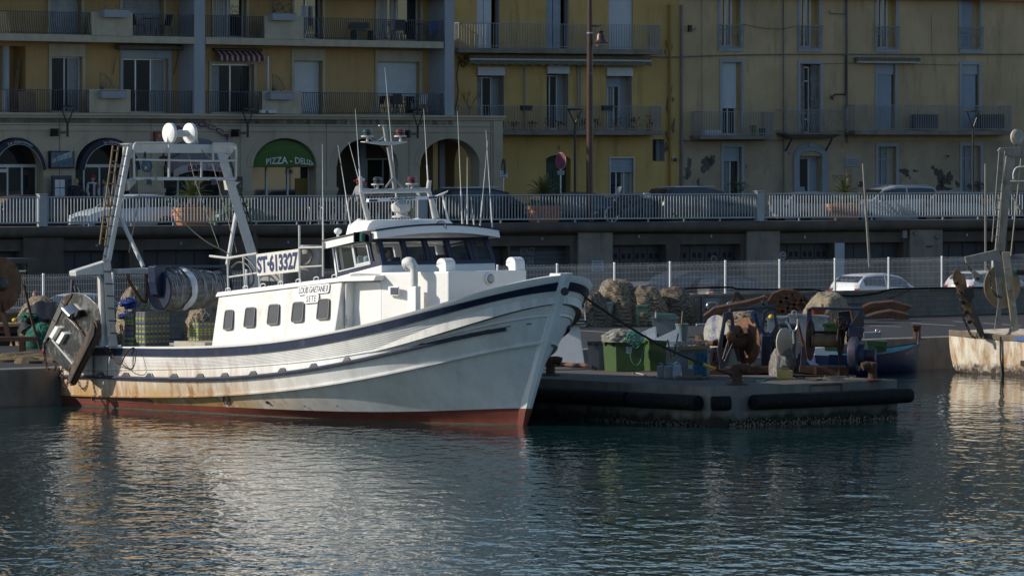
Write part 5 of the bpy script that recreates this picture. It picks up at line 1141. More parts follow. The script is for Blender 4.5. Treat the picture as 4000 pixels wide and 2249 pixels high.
# rubbing strake with freeing-port lips
sl_=[i for i in range(NS+1) if HP[4][i].x>-17.6 and us[i]<.975]
m=MB()
for sg in (1,-1):m.tube([(HP[4][i].x,sg*(HP[4][i].y-.045),HP[4][i].z) for i in sl_],.055,7)
B('rubbing_strake',m,M('worn_navy_strake',(.022,.03,.065),.5,var=.4,stain=(.16,.16,.17),samt=.5,slo=.53,sscale=(6,6,6)),smooth=True)
def onside(px,k=4,dz=0):                       # point of a hull line seen at pixel px
    best=min(range(NS),key=lambda i:abs(2000+toW(HP[k][i]).x/toW(HP[k][i]).y*F-px) if us[i]>.02 else 9e9)
    return best
def pxof(P):w_=toW(P);return 2000+w_.x/w_.y*F
def sidept(k,px):
    for i in range(6,NS):
        a,b_=pxof(HP[k][i]),pxof(HP[k][i+1])
        if a <= px <= b_:t=(px-a)/(b_-a);return HP[k][i]*(1-t)+HP[k][i+1]*t
    return HP[k][-1]
for px in (395,494,587,682,784,880,990,1104,1226,1356,1650,1775,1838,1905,1985,2065):
    w_=15 if px<1500 else 11;a,b_=sidept(4,px-w_),sidept(4,px+w_);hgt=.10 if px<1500 else .05
    a2,b2_=a*.75+b_*.25,a*.25+b_*.75;up=V((0,0,.05));U_=V((0,0,.05+hgt));o_=V((0,-.012,0));tx=(b_-a).normalized();nn=V((tx.y,-tx.x,0));nn=nn if nn.y<0 else-nn
    m=MB().hexa([a+up,b_+up,b_+up+nn*.05,a+up+nn*.05,a2+U_,b2_+U_,b2_+U_+nn*.03,a2+U_+nn*.03]);B('freeing_port',m,m_navy if px % 2 else m_black,bev=.008)
# stem post
prof=[(BP(2204,1067,y=0)),(BP(2143,1280,y=0)),(BP(2092,1470,y=0)),(BP(2057,1610,y=0)),(BP(2045,1661,y=0)),(BP(2040,1690,y=0))]
m=MB();rws=[]
for i,p in enumerate(prof):
    f=i/(len(prof)-1);wdt=.25*(1-f)+.045;dp=.18*(1-f)+.08
    rws.append([V((p.x-dp*.9,-wdt,p.z)),V((p.x+.10-.07*f,-wdt*.72,p.z)),V((p.x+.22-.16*f,-wdt*.30,p.z)),V((p.x+.22-.16*f,wdt*.30,p.z)),V((p.x+.10-.07*f,wdt*.72,p.z)),V((p.x-dp*.9,wdt,p.z))])
m.grid(rws,closed=True);m.add(rws[0],[list(range(6))])
B('stem_post',m,mkhull('stem_white_paint',(.74,.78,.78)),smooth=20)
m=MB();rr_=[]
for yy,f in ((1594,.577),(1610,.6),(1661,.8),(1690,1.0)):
    p=BP({1594:2061,1610:2057,1661:2045,1690:2040}[yy],yy,y=0);wdt=.25*(1-f)+.057;dp=.18*(1-f)+.09;rr_.append([V((p.x-dp*.9,-wdt,p.z)),V((p.x+.12-.07*f,-wdt*.76,p.z)),V((p.x+.235-.16*f,-wdt*.34,p.z)),V((p.x+.235-.16*f,wdt*.34,p.z)),V((p.x+.115-.07*f,wdt*.74,p.z)),V((p.x-dp*.9,wdt,p.z))])
B('bottom_paint',m.grid(rr_,closed=True),m_redp,smooth=20)
c=BP(2207,1138,y=-.12);B('hawse_hole',MB().lathe([(.11,0),(.11,.03),(.07,.03)],c+V((.10,-.10,0)),V((.8,-.6,.1)),14),m_black)
# quarter corner plank and seams at the stern
m=MB()
for k,px in enumerate((372,428)):
    a,b_=sidept(0,px),sidept(6,px-6);m.bar(a+V((0,-.03,-.05)),b_+V((0,-.05,0)),.05,.02,up=(1,0,0))
B('quarter_seam',m,M('dirty_seam',(.20,.16,.10),.8))
m_mark=M('black_mark_paint',(.02,.02,.02),.7)
def hullpt(px,py):                              # point of the lower hull seen at a pixel
    A,C_=sidept(5,px)+V((0,.05,-.03)),sidept(6,px);n_=V((HP[5][40]-HP[5][38]).yxz);tx=(sidept(5,px+8)-sidept(5,px-8)).normalized();nn=tx.cross((C_-A).normalized()).normalized()
    return BN(px,py,A,nn),nn if nn.y<0 else-nn
P,nn=hullpt(884,1556);cir=[hullpt(884+10*math.cos(R(20*k)),1556+19*math.sin(R(20*k)))[0]+nn*.02 for k in range(18)]
m=MB().tube(cir,.014,5,closed=True).tube([hullpt(870,1558)[0]+nn*.02,hullpt(899,1558)[0]+nn*.02],.014,5);B('load_line_mark',m,m_mark)
P,nn=hullpt(1045,1570);B('drain_outlet',MB().lathe([(.05,0),(.05,.03),(.03,.03)],P,nn,10),m_rust)
for px,py in ((1190,1582),(1317,1581)):
    P,nn=hullpt(px,py);e=(hullpt(px+4,py)[0]-P);m=MB();m.add([P+nn*.012-e,P+nn*.012+e,P+nn*.012+e*.9+V((0,0,-.06))],[(0,1,2)]);B('draught_mark',m,m_mark)
# weed and foam line
wlr=[i for i in range(3,NS)]
m=MB()
for i in wlr[:-1]:
    a,b_=HP[7][i]+V((0,-.01,.012)),HP[7][i+1]+V((0,-.01,.012));m.quad(a+V((0,-.015,-.03)),b_+V((0,-.015,-.03)),b_+V((0,-.01,.02)),a+V((0,-.01,.02)))
B('weed_line',m,M('weed_green',(.05,.055,.03),.9,var=.5,scale=12))
# --- deckhouse
y0,y1=-2.62,-2.28
A,Bq,C_,D_=BP(818,1352,y=y0),BP(1300,1298,y=y0),BP(1337,1096,y=y1),BP(853,1156,y=y1)
dn=(Bq-A).cross(D_-A).normalized();dn=dn if dn.y<0 else-dn
mY=lambda p:V((p.x,-p.y,p.z))
dz=V((0,0,-.35))
dh=B('deckhouse',MB().hexa([A+dz,Bq+dz,mY(Bq)+dz,mY(A)+dz,D_,C_,mY(C_),mY(D_)]),m_white,bev=.06)
def rpoly(pts,r):
    out=[];n=len(pts);pts=[V(p) for p in pts]
    for i in range(n):
        p,a,b_=pts[i],(pts[i-1]-pts[i]).normalized()*r,(pts[(i+1) % n]-pts[i]).normalized()*r
        for t in (0,.33,.67,1):out.append((p+a)*(1-t)**2+p*2*t*(1-t)+(p+b_)*t*t)
    return out
def shr(pts,k):c=sum((V(p) for p in pts),V((0,0,0)))/len(pts);return [c+(V(p)-c)*k for p in pts]
m_winrub=M('grey_window_rubber',(.10,.10,.10),.6)
m_dkw=M('smoked_acrylic',(.085,.083,.078),.15,var=.25,scale=1.2)
for i,(xa,xb,ya,yb) in enumerate(((876,912,1209,1289),(956,998,1199,1279),(1047,1092,1187,1269),(1141,1188,1178,1259),(1240,1288,1166,1249))):
    q=[BN(xa+4,ya+2,A,dn),BN(xb+1,ya-1,A,dn),BN(xb-5,yb-2,A,dn),BN(xa-5,yb+1,A,dn)]
    m=MB();oo,ii=rpoly(q,.09),rpoly(shr(q,.88),.075);n=len(oo)
    m.add([p+dn*.002 for p in oo]+[p+dn*.02 for p in oo]+[p+dn*.02 for p in ii]+[p+dn*.002 for p in ii],[(j,(j+1)%n,n+(j+1)%n,n+j) for j in range(n)]+[(n+j,n+(j+1)%n,2*n+(j+1)%n,2*n+j) for j in range(n)]+[(2*n+j,2*n+(j+1)%n,3*n+(j+1)%n,3*n+j) for j in range(n)])
    f=B('window',m,m_winrub,dh);mm=MB();mm.add([p+dn*.006 for p in ii],[list(range(n))]);B('pane',mm,m_dkw,f)
# roof slab, carried forward over the side door
E_=BP(1480,1086,y=y1+.15);up=V((0,0,.11))
rf=[D_+V((-.05,-.05,-.02)),C_+V((0,-.06,-.02)),V((E_.x,y1-.02,E_.z-.06))]
m=MB();rows=[]
for p in rf:rows.append([p,p+V((0,0,.03)),p+V((0,.06,.12)),V((p.x,0,p.z+.22)),V((p.x,-p.y-.06,p.z+.12)),V((p.x,-p.y,p.z)),V((p.x,0,p.z-.001))])
m.grid(rows,closed=True);m.add(rows[0],[list(range(7))]);m.add(rows[-1],[list(range(7))])
B('roof',m,m_whitec,dh,smooth=30)
m=MB()
for k in range(7):t=(k+.6)/7;p=D_*(1-t)+C_*t;m.tube(smoothpath([p+V((-.10,-.02,.09)),p+V((-.08,-.02,.17)),p+V((.08,-.02,.18)),p+V((.10,-.02,.10))],3),.015,5)
B('grab_rail',m,m_whitec,dh)
wn=M('blue_sign_paint',(.015,.03,.10),.5);m_sign=M('white_sign_board',(.74,.73,.70),.5,var=.06,stain=(.4,.3,.2),samt=.3)
def board(name,q,r,text,inset,mat=m_sign,par=dh,bold=.02,nrm=None,th=.03,lt=wn,sp=1.0):
    nrm=nrm or dn;m=MB();m.prism(rpoly(q,r),nrm*th);m.v=[p+nrm*.004 for p in m.v];o=B(name,m,mat,par,bev=.006)
    f=bil([q[0],q[1],q[2],q[3]],nrm*(th+.008));g=lambda x,y:f(inset[0]+(1-2*inset[0])*x,inset[1]+(1-2*inset[1])*y)
    mm=textmb(text,bold=bold,sp=sp);mm.v=[g(p.x,p.y) for p in mm.v];B('lettering',mm,lt,o);return o
board('name_board',[BN(1165,1155,A,dn),BN(1286,1144,A,dn),BN(1292,1108,A,dn),BN(1168,1119,A,dn)],.06,'LOUIS GAETANE II',(.04,.16),bold=.015,sp=.92)
board('name_board',[BN(1190,1187,A,dn),BN(1246,1182,A,dn),BN(1249,1148,A,dn),BN(1193,1153,A,dn)],.06,'SETE',(.16,.14),bold=.015,sp=1.25)
# --- front wall of the deckhouse with its side door; casing and wheelhouse
yc=-1.95
fx=Bq.x-.02
Pd=[BP(1346,1290,x=fx+.03),BP(1418,1262,x=fx+.03),BP(1418,1098,x=fx+.1),BP(1350,1102,x=fx+.1)]
dr_=B('side_door',MB().prism(rpoly(Pd,.05),V((.03,0,0))),m_whitec,dh,bev=.006)
for py in (1142,1228):c=BP(1410,py,x=fx+.07);B('hinge',MB().box(c.x,c.x+.05,c.y-.07,c.y+.07,c.z-.025,c.z+.025),m_steel,dr_)
c=BP(1352,1250,x=fx+.07);B('handle',MB().box(c.x,c.x+.03,c.y-.02,c.y+.02,c.z-.14,c.z+.14).box(c.x+.03,c.x+.07,c.y-.015,c.y+.09,c.z-.02,c.z+.01),m_steel,dr_)
# casing: side plane y = yc from the side door forward, then the shaded front
xk=BP(1490,1062,y=yc).x                        # foot of the wheelhouse front
Ff=BP(1752,1060,y=-1.55);zt=BP(1490,1064,y=yc).z;xf=Ff.x
ztf=Ff.z
xa_=fx-.1
lowz=lambda z:z-1.9
m=MB().hexa([V((xa_,yc,lowz(zt))),V((xk,yc,lowz(zt))),V((xk,-yc,lowz(zt))),V((xa_,-yc,lowz(zt))),V((xa_,yc,zt)),V((xk,yc,zt)),V((xk,-yc,zt)),V((xa_,-yc,zt))])
yr=BP(2056,1058,x=xf).y
m.hexa([V((xk-.001,yc,lowz(zt))),V((xf,-1.55,lowz(zt))),V((xf,yr,lowz(zt))),V((xk-.001,-yc,lowz(zt))),V((xk-.001,yc,zt-.002)),V((xf,-1.55,ztf)),V((xf,yr,ztf)),V((xk-.001,-yc,zt-.002))])
cas=B('casing',m,M('casing_white_paint',(.80,.79,.76),.4,var=.05,bump=.22,bscale=3.5,stain=(.55,.47,.36),samt=.2,slo=.58,sscale=(2,2,.3)),bev=.035)
# square port with a dark cover, floodlight, ventilators
def sidebox(px0,px1,py0,py1,y,d):a,b_=BP(px0,py1,y=y),BP(px1,py0,y=y);return MB().box(a.x,b_.x,y-d,y+.01,a.z,b_.z)
o=B('port_light',sidebox(1521,1560,1119,1154,yc,.05),m_whitec,cas,bev=.02);B('cover',sidebox(1526,1555,1123,1150,yc-.05,.012),M('slate_blue_cover',(.05,.06,.10),.5),o,bev=.005)
c=BP(1911,1088,x=xf);o=B('bulkhead_lamp',MB().lathe([(.17,0),(.17,.04),(.14,.06)],c,(1,0,0),22),m_whitec,cas,smooth=True);B('lens',MB().ball(c+V((.05,0,0)),(.05,.135,.135),16,8),M('grey_lamp_lens',(.30,.31,.31),.25),o,smooth=True)
a,b_=BP(1591,1240,y=yc-.16),BP(1612,1118,y=yc-.16)
vt=B('vent_trunk',MB().box(a.x,b_.x+.12,yc-.16,yc+.02,a.z-.5,b_.z),m_whitec,cas,bev=.02)
c=V(((a.x+b_.x)/2+.06,yc-.07,b_.z));hz=BP(1600,1040,y=yc).z
m=MB();m.tube(smoothpath([c,c+V((0,0,.30)),c+V((-.01,-.0,.48)),c+V((-.14,-.02,.60)),c+V((-.27,-.03,.57))],5),[.105]*9+[.11,.12,.13,.135,.15,.165,.17,.175,.18,.18,.18,.18][:12],16)
B('cowl_ventilator',m,M('scuffed_white_paint',(.66,.66,.63),.6,var=.2,scale=9,bump=.4),vt,smooth=50)
def mush(px,py,yb,xb,s=1.0):
    c=V((xb,yb,0));w_=toW(c);c.z=H-(py-HZ)/F*w_.y
    m=MB();pr=[V((-.22*s,0,.22*s)),V((-.22*s,0,.14*s)),V((-.12*s,0,.09*s)),V((-.10*s,0,0)),V((.16*s,0,0)),V((.16*s,0,.20*s))]+[V((-.03*s+.19*s*math.cos(R(a_)),0,.20*s+.16*s*math.sin(R(a_)))) for a_ in (20,45,70,90,115,140,165,180)]
    m.prism([c+p+V((0,-.17*s,0)) for p in pr],(0,.34*s,0));B('mushroom_ventilator',m,m_whitec,cas,bev=.02)
c=BP(1745,1061,y=-1.2);mush(1745,1061,-1.2,c.x);
c=BP(2016,1056,x=xf-.25);mush(2016,1056,c.y,c.x)
# wheelhouse: lower wall, window band, roof
W2=2.0
LF=BP(1490,1060,y=-yc*-1);sf=lambda px,py,y=yc:BP(px,py,y=y)
fl,fr=sf(1492,1034),BP(1936,1046,x=sf(1492,1034).x)   # sill ends across the front
tl,tr=sf(1468,932),BP(1920,925,x=sf(1468,932).x)
yR=max(1.85,min(fr.y,2.3))
fr=V((fl.x+.0,yR,fl.z));tr=V((tl.x,yR,tl.z))
sill,head=fl.z,tl.z
aft_b,aft_t=sf(1312,1082),sf(1290,955)
wh=B('wheelhouse',MB().hexa([V((aft_b.x,yc,zt-.3)),V((xk,yc,zt-.3)),V((xk,yR,zt-.3)),V((aft_b.x,yR,zt-.3)),V((aft_b.x,yc,aft_b.z)),V((fl.x-.01,yc-.0,sill)),V((fr.x-.01,yR,sill)),V((aft_b.x,yR,aft_b.z))]),m_whitec,bev=.03)
def patchframe(name,c4,holes,th,mat,par,glass=m_clear,frame_w=None):
    """window band on a bilinear patch: c4 = bottom-left, bottom-right, top-right, top-left; holes in 0..1"""
    c4=[V(p) for p in c4];n=(c4[1]-c4[0]).cross(c4[3]-c4[0]).normalized();f=bil(c4);T=lambda p:f(p[0],p[2])+n*p[1]
    m=MB(T);m.wall(0,1,0,1,holes,th);m2=MB(T);m2.wall(0,1,0,1,holes,0,w=-th);m.v += [];b=len(m.v);m.v += m2.v;m.f += [[i+b for i in q] for q in m2.f];m.mi += m2.mi
    for e in (((0,0),(1,0)),((1,0),(1,1)),((1,1),(0,1)),((0,1),(0,0))):m.quad((e[0][0],0,e[0][1]),(e[1][0],0,e[1][1]),(e[1][0],-th,e[1][1]),(e[0][0],-th,e[0][1]))
    o=B(name,m,mat,par)
    for h in holes:
        g=MB(T).quad((h[0],-th*.5,h[2]),(h[1],-th*.5,h[2]),(h[1],-th*.5,h[3]),(h[0],-th*.5,h[3]));B('pane',g,glass,o)
    return o,T
bw=lambda p:(p-1494)/(1920-1494)
hol=[(.035,.205,.13,.90),(.240,.400,.13,.91),(.435,.595,.13,.91),(.635,.785,.13,.91),(.825,.965,.14,.90)]
fb,T_f=patchframe('front_windows',[V((fl.x+.03,yc+.02,sill)),V((fr.x+.03,yR-.02,sill)),V((tr.x,yR-.06,head)),V((tl.x,yc+.06,head))],hol,.09,m_navy,wh)
m=MB(T_f)
for h in hol:                                    # rubber beads round each pane
    m.box(h[0]-.006,h[0],-.02,.012,h[2]-.02,h[3]+.02).box(h[1],h[1]+.006,-.02,.012,h[2]-.02,h[3]+.02)
B('window_bead',m,m_black,fb)
sb,T_s=patchframe('side_windows',[V((aft_b.x,yc,aft_b.z)),V((fl.x+.02,yc,sill)),V((tl.x-.01,yc+.04,head)),V((aft_t.x,yc+.04,aft_t.z))],[(.09,.76,.16,.88),(.82,.95,.20,.88)],.07,m_navy,wh)
m=MB(T_s)
for a,b_,c,d in ((.075,.775,.12,.16),(.075,.775,.88,.91)):m.box(a,b_,-.03,.025,c,d)
for a in (.075,.44,.46,.76):m.box(a,a+.018,-.03,.025,.16,.88)
m.box(.47,.76,-.03,.03,.16,.24)
B('sliding_window_frame',m,m_alu,sb)
patchframe('side_windows',[V((fl.x+.02,yR,sill)),V((aft_b.x,yR,aft_b.z)),V((aft_t.x,yR-.04,aft_t.z)),V((tl.x-.01,yR-.04,head))],[(.08,.30,.2,.88),(.36,.9,.16,.88)],.07,m_navy,wh)
patchframe('aft_windows',[V((aft_b.x,yR,aft_b.z)),V((aft_b.x,yc,aft_b.z)),V((aft_t.x,yc+.04,aft_t.z)),V((aft_t.x,yR-.04,aft_t.z))],[(.08,.40,.12,.9),(.46,.60,.03,.9),(.66,.93,.12,.9)],.06,m_whitec,wh)
# interior: console, seat, helmsman's screens
m=MB().box(fl.x-.55,fl.x-.12,yc+.25,yR-.25,sill-.25,sill+.02);con=B('console',m,m_whitec,wh,bev=.02)
for y_,hh in ((-1.4,.16),(-.3,.22),(.25,.2),(1.0,.26)):B('screen',MB().box(fl.x-.45,fl.x-.25,y_,y_+.32,sill+.03,sill+.03+hh),m_black,con,bev=.015)
B('helm_seat',MB().box(fl.x-1.2,fl.x-.8,-.25,.25,sill-.3,sill-.18).box(fl.x-1.25,fl.x-1.17,-.22,.22,sill-.18,sill+.42),m_dgrey,wh,bev=.03)
for k,x in enumerate((-1.55,-1.28)):B('white_jar',MB().lathe([(.09,0),(.10,.16),(.10,.2),(.06,.24)],(fl.x+x+.4,yc+.22,sill-.02),n=12),M('pale_blue_tub',(.35,.5,.55),.5),wh)
# roof with curved visor
ov=.36;pA=sf(1262,945,yc-.14);pB=BP(1470,903,y=yc-.14);
fv=lambda y:.16*(1-(y/(W2+.15))**2)
xB=pB.x;m=MB();rows=[];ny=14
ys_=[yc-.16+(yR-yc+.34)*k/ny for k in range(ny+1)]
def rr(x,z,th):return [[V((x+(fv(y)*.6 if x>xB-.3 else 0),y,z+fv(y)*.55+t)) for y in ys_] for t in th]
zA,zB_=pA.z,pB.z
top=[[V((x+(fv(y) if k== 2 else 0),y,z+fv(y)*.9)) for y in ys_] for k,(x,z) in enumerate(((pA.x,zA),(xB-.5,zB_-.04),(xB+.02,zB_)))]
bot=[[V((p.x-(.0 if k<2 else-.05),p.y,p.z-.20)) for p in r] for k,r in enumerate(top)]
m.grid(top).grid(bot);n_=ny
for a,b_ in zip(top[:-1],top[1:]):pass
m.grid([top[2],bot[2]]);m.grid([top[0],bot[0]])
for j in (0,n_):m.grid([[r[j] for r in top],[r[j] for r in bot]])
rf_=B('roof',m,m_whitec,wh,smooth=30)
m=MB();m.tube([p+V((.01,0,.02)) for p in top[2]],.028,6);m.tube([r[0]+V((0,-.01,.02)) for r in top],.026,6).tube([r[-1]+V((0,.01,.02)) for r in top],.026,6);B('roof_edging',m,M('black_navy_edge',(.012,.016,.03),.5),rf_,smooth=True)
m=MB().grid([[V((tl.x+.01,y,head)) for y in (yc,yR)],[V((xB-.05+.03,y,zB_-.2)) for y in (yc,yR)]]);B('head_band',m,m_navy,wh)
# roof locker with rounded ends, searchlight, sidelight, domes
zr=zB_+.06
c0,c1=BP(1395,905,x=xB-1.0),BP(1745,880,x=xB-1.0)
m=MB();yL,yRr=BP(1400,890,x=xB-.9).y,BP(1745,880,x=xB-.9).y;zT=BP(1560,858,x=xB-.9).z;rad=.32
pr=[(yL,zr-.2),(yL,zT-rad)]+[(yL+rad-rad*math.cos(R(a)),zT-rad+rad*math.sin(R(a))) for a in (20,45,70,90)]+[(yRr-rad+rad*math.cos(R(a)),zT-rad+rad*math.sin(R(a))) for a in (90,70,45,20)]+[(yRr,zT-rad),(yRr,zr-.2),(yRr-.18,zr-.2),(yRr-.18,zT-.34),(yL+.25,zT-.34),(yL+.25,zr-.2)]
B('mast_platform',m.prism([V((xB-1.3,y,z)) for y,z in pr],(.75,0,0)),m_whitec,rf_,bev=.02)
c=BP(1722,884,x=xB+.12);o=B('searchlight',MB().lathe([(.05,-.12),(.12,-.09),(.155,0),(.155,.03)],c,V((.85,-.5,-.05)),20),m_black,rf_,smooth=True);B('lens',MB().lathe([(.14,.0),(.14,.035),(.09,.05)],c,V((.85,-.5,-.05)),20),m_ltglass,o,smooth=True)
a,b_=BP(1403,945,y=yc-.22),BP(1448,907,y=yc-.22);o=B('sidelight_box',MB().box(a.x,b_.x,yc-.24,yc-.20,a.z,b_.z).box(a.x,b_.x,yc-.42,yc-.20,a.z-.02,a.z+.0).box(a.x,a.x+.03,yc-.42,yc-.24,a.z+.001,b_.z),m_black,rf_);B('green_lamp',MB().lathe([(.085,0),(.085,.2),(.06,.22)],((a.x+b_.x)/2+.04,yc-.33,a.z+.02),n=14),M('green_lens',(.02,.12,.09),.15),o,smooth=True)
def roofz(P):return P.z
for px,py,s,kind in ((1320,945,1,'d'),(1370,930,1,'c'),(1405,908,.8,'d')):
    c=BP(px,py,y=-1.2);
    if kind== 'd':o=B('antenna_dome',MB().tube([c,c+V((0,0,.22))],.035,8).ball(c+V((0,0,.29)),(.11,.11,.09),14,8),m_whitec,rf_,smooth=True)
    else:B('cone_antenna',MB().lathe([(.12,0),(.13,.10),(.07,.34),(.02,.40)],c,n=12),m_whitec,rf_,smooth=40)
# mast frame
xm=xB-.9
Q=lambda px,py:BP(px,py,x=xm)
mf=B('mast_frame',MB().tube([Q(1437,862),Q(1420,790),Q(1410,748)],.058,10).tube([Q(1697,852),Q(1685,785),Q(1673,740),Q(1677,705)],.065,10).tube([Q(1408,748),Q(1676,743)],.065,10).tube([Q(1410,748),Q(1408,690)],.05,8).tube([Q(1710,852),Q(1690,782)],.05,8).tube([Q(1455,895),Q(1424,785)],.04,8),m_gantry,wh,smooth=True)
mast=B('mast',MB().tube([Q(1543,742),Q(1532,660),Q(1517,575)],[.062,.058,.052],10).tube([Q(1510,550),Q(1501,493)],[.055,.05],10).tube([Q(1534,695),Q(1500,742)],.03,8).tube([Q(1536,695),Q(1582,742)],.03,8),M('dull_mast_paint',(.33,.33,.32),.55),mf,smooth=True)
s_=[Q(1415,556),Q(1417,553),Q(1583,553),Q(1578,558),Q(1530,567),Q(1500,568)]
B('spreader',MB().prism([p+V((-.09,0,0)) for p in s_],(.2,0,0)),m_gantry,mf,bev=.01)
B('mast_cap',MB().bar(Q(1480,491),Q(1507,490),.06,.03),m_gantry,mf)
for px,py,col,nm in ((1435,530,(.02,.05,.05),'green_lamp'),(1564,530,(.10,.015,.02),'red_lamp'),(1475,718,(.03,.035,.035),'white_lamp'),(1609,716,(.10,.015,.02),'red_lamp')):
    c=Q(px,py);m=MB().lathe([(.13,-.02),(.13,.0),(.09,.01)],c,n=14);hh=Q(px,py-24).z-c.z
    o=B(nm,MB().lathe([(.115,.0),(.115,.04),(.095,.05),(.10,hh*.55),(.095,hh-.08),(.125,hh-.08),(.12,hh-.01),(.06,hh+.02)],c,n=16),M(nm+'_lens_%d' % px,col,.25,var=.3,scale=20),mf,smooth=30)
    B('base_plate',MB().lathe([(.17,-.035),(.17,0)],c,n=16).tube([c+V((0,0,-.035)),c+V((0,0,-.20 if py<600 else-.26))],.035,8),m_gantry,o,smooth=True)
B('lamp_cable',MB().tube(smoothpath([Q(1438,535),Q(1455,548),Q(1480,548),Q(1500,532)]),.014,5).tube(smoothpath([Q(1468,720),Q(1462,728),Q(1470,738),Q(1480,740)]),.012,5).tube(smoothpath([Q(1600,718),Q(1594,728),Q(1600,738)]),.012,5),m_shut,mf)
# radar
xr=xB-.6;Qr=lambda px,py:BP(px,py,x=xr)
a,b_=Qr(1566,850),Qr(1566,800);rd=B('radar',MB().lathe([(.24,0),(.24,.04),(.13,.07),(.14,.12),(.24,.17),(.27,.28),(.26,.36),(.17,.41),(.09,.44),(.09,.52)],a,n=8),m_gantry,wh,smooth=25)
q=[Qr(1432,788),Qr(1698,777),Qr(1697,765),Qr(1431,780)];bc=(q[0]+q[1]+q[2]+q[3])/4
m=MB().prism([p for p in (Qr(1430,790),Qr(1698,777),Qr(1698,766),Qr(1430,777))],(.12,0,0));sc=B('scanner',m,m_whitec,rd,bev=.012)
lettering('lettering','FURUNO',bil([Qr(1515,783)+V((.13,0,0)),Qr(1612,778)+V((.13,0,0)),Qr(1612,770)+V((.13,0,0)),Qr(1515,775)+V((.13,0,0))]),M('cyan_blue_lettering',(.03,.12,.22),.5),sc,True,bold=.05)
for a_ in ((1432,1463,788,780),(1664,1695,776,768)):B('blue_label',MB().prism([Qr(a_[0],a_[2])+V((.121,0,0)),Qr(a_[1],a_[2]-1)+V((.121,0,0)),Qr(a_[1],a_[3]-1)+V((.121,0,0)),Qr(a_[0],a_[3])+V((.121,0,0))],(.006,0,0)),m_blue,sc)
c=Qr(1604,850);B('deck_lamp',MB().lathe([(.11,0),(.11,.05),(.095,.06),(.095,.20),(.12,.21),(.12,.26)],c,n=14),M('amber_lamp',(.25,.22,.15),.3),rf_,smooth=30)
B('horn',MB().prism([Q(1565,875),Q(1625,852),Q(1600,868)],(.2,0,0)),m_whitec,rf_)
# whip antennas
m_whip=M('pale_whip',(.55,.56,.55),.4)
for k,(x0,y0_,x1,y1_,yy) in enumerate(((1262,945,1259,563,-1.6),(1370,880,1320,567,-1.2),(1452,893,1363,557,-1.3),(1410,748,1388,425,-1.2),(1674,742,1655,425,1.0),(1548,770,1503,265,.1),(1806,882,1787,435,1.2),(1825,880,1825,615,1.3),(1852,882,1840,770,1.4),(1875,885,1905,550,1.5),(1923,888,1898,508,1.8))):
    a,b_=BP(x0,y0_,y=yy),BP(x1,y1_,y=yy);d=b_-a
    if 'x' and abs(d.length)>0:B('whip_antenna',MB().tube([a,a+d*.3,a+d*.31,b_],[.026,.022,.014,.006],6),m_whip,wh,smooth=True)
c=BP(1728,762,y=1.0);B('satellite_dish',MB().lathe([(.02,0),(.16,.02),(.20,.05),(.19,.055)],c,V((-.25,-.3,.95)),18).tube([BP(1757,888,y=1.0),c],.03,8),m_whitec,wh,smooth=40)
# --- guard rail with the registration board
yr_=-2.15;S=lambda px,py:BP(px,py,y=yr_)
m=MB();
for x0,y0_,x1,y1_ in ((892,1138,889,1008),(958,1130,950,1003),(1015,1125,1012,1075),(1097,1115,1096,1065),(1172,1105,1169,965),(1262,1080,1262,945)):m.tube([S(x0,y0_),S(x1,y1_)],.028,8)
m.tube([S(820,1000),S(890,1008),S(1004,990)],.035,8).tube([S(895,1082),S(1005,1066)],.026,8).tube([S(1169,968),S(1262,965)],.028,8).tube([S(1172,1043),S(1258,1038)],.022,8).tube([S(1170,968),S(1169,880)],.03,8)
gr_=B('guard_rail',m,m_gantry,boat,smooth=True)
rn=V((0,-1,0));board('registration_board',[S(1008,1078),S(1171,1060),S(1169,972),S(1004,993)],.02,'ST\u00b7613327',(.012,.10),M('weathered_white_board',(.70,.68,.63),.6,var=.12,scale=7,stain=(.30,.2,.1),samt=.5,slo=.55,sscale=(5,5,5),bump=.3),gr_,bold=.045,nrm=rn,sp=.95)
# exhaust funnel with a dark fan grille beside the wheelhouse, gear behind the board
c=BP(1212,1000,y=-1.1);o=B('funnel',MB().lathe([(.33,-1.2),(.36,-.2),(.36,.15),(.30,.3)],c,n=18),M('sooty_white',(.30,.29,.28),.7,var=.4,stain=(.05,.05,.05),samt=.9,slo=.45),boat,smooth=40);B('fan',MB().lathe([(.27,0),(.27,.06),(.2,.02)],c+V((.12,-.32,.0)),V((.4,-.9,.1)),16),m_black,o)
B('locker',MB().box(D_.x+.9,D_.x+2.0,-1.6,-.6,C_.z-.1,C_.z+.55),M('dirty_grey_paint',(.25,.25,.24),.7,var=.3),boat,bev=.03)
B('hose',MB().tube(smoothpath([S(905,1045),S(930,1025),S(960,1030),S(985,1060),S(990,1100),S(975,1120)],5),.03,6).tube(smoothpath([S(900,1015),S(940,1000),S(975,1020),S(1000,1050)],5),.025,6),m_black,boat,smooth=True)
# --- stern gantry
xg=sidept(0,442).x
G=lambda px,py,dx=0:BP(px,py,x=xg+dx)
def legpoly(p0,p1,w0,w1,dx0,dx1):
    return MB().hexa([G(p0[0]-w0,p0[1],-dx0),G(p0[0]+w0,p0[1],-dx0),G(p0[0]+w0,p0[1],dx0),G(p0[0]-w0,p0[1],dx0),G(p1[0]-w1,p1[1],-dx1),G(p1[0]+w1,p1[1],-dx1),G(p1[0]+w1,p1[1],dx1),G(p1[0]-w1,p1[1],dx1)])
gan=B('gantry',MB().prism([G(x,y,-.20) for x,y in ((462,563),(480,560),(888,567),(893,574),(872,600),(850,598),(500,598),(485,575))],(.40,0,0)),m_gantry,boat,bev=.012)
B('leg',legpoly((417,1020),(502,570),17,17,.21,.17),m_gantry,gan,bev=.015)
B('leg',legpoly((440,1350),(418,1030),18,15,.16,.18),m_gantry,gan,bev=.015)
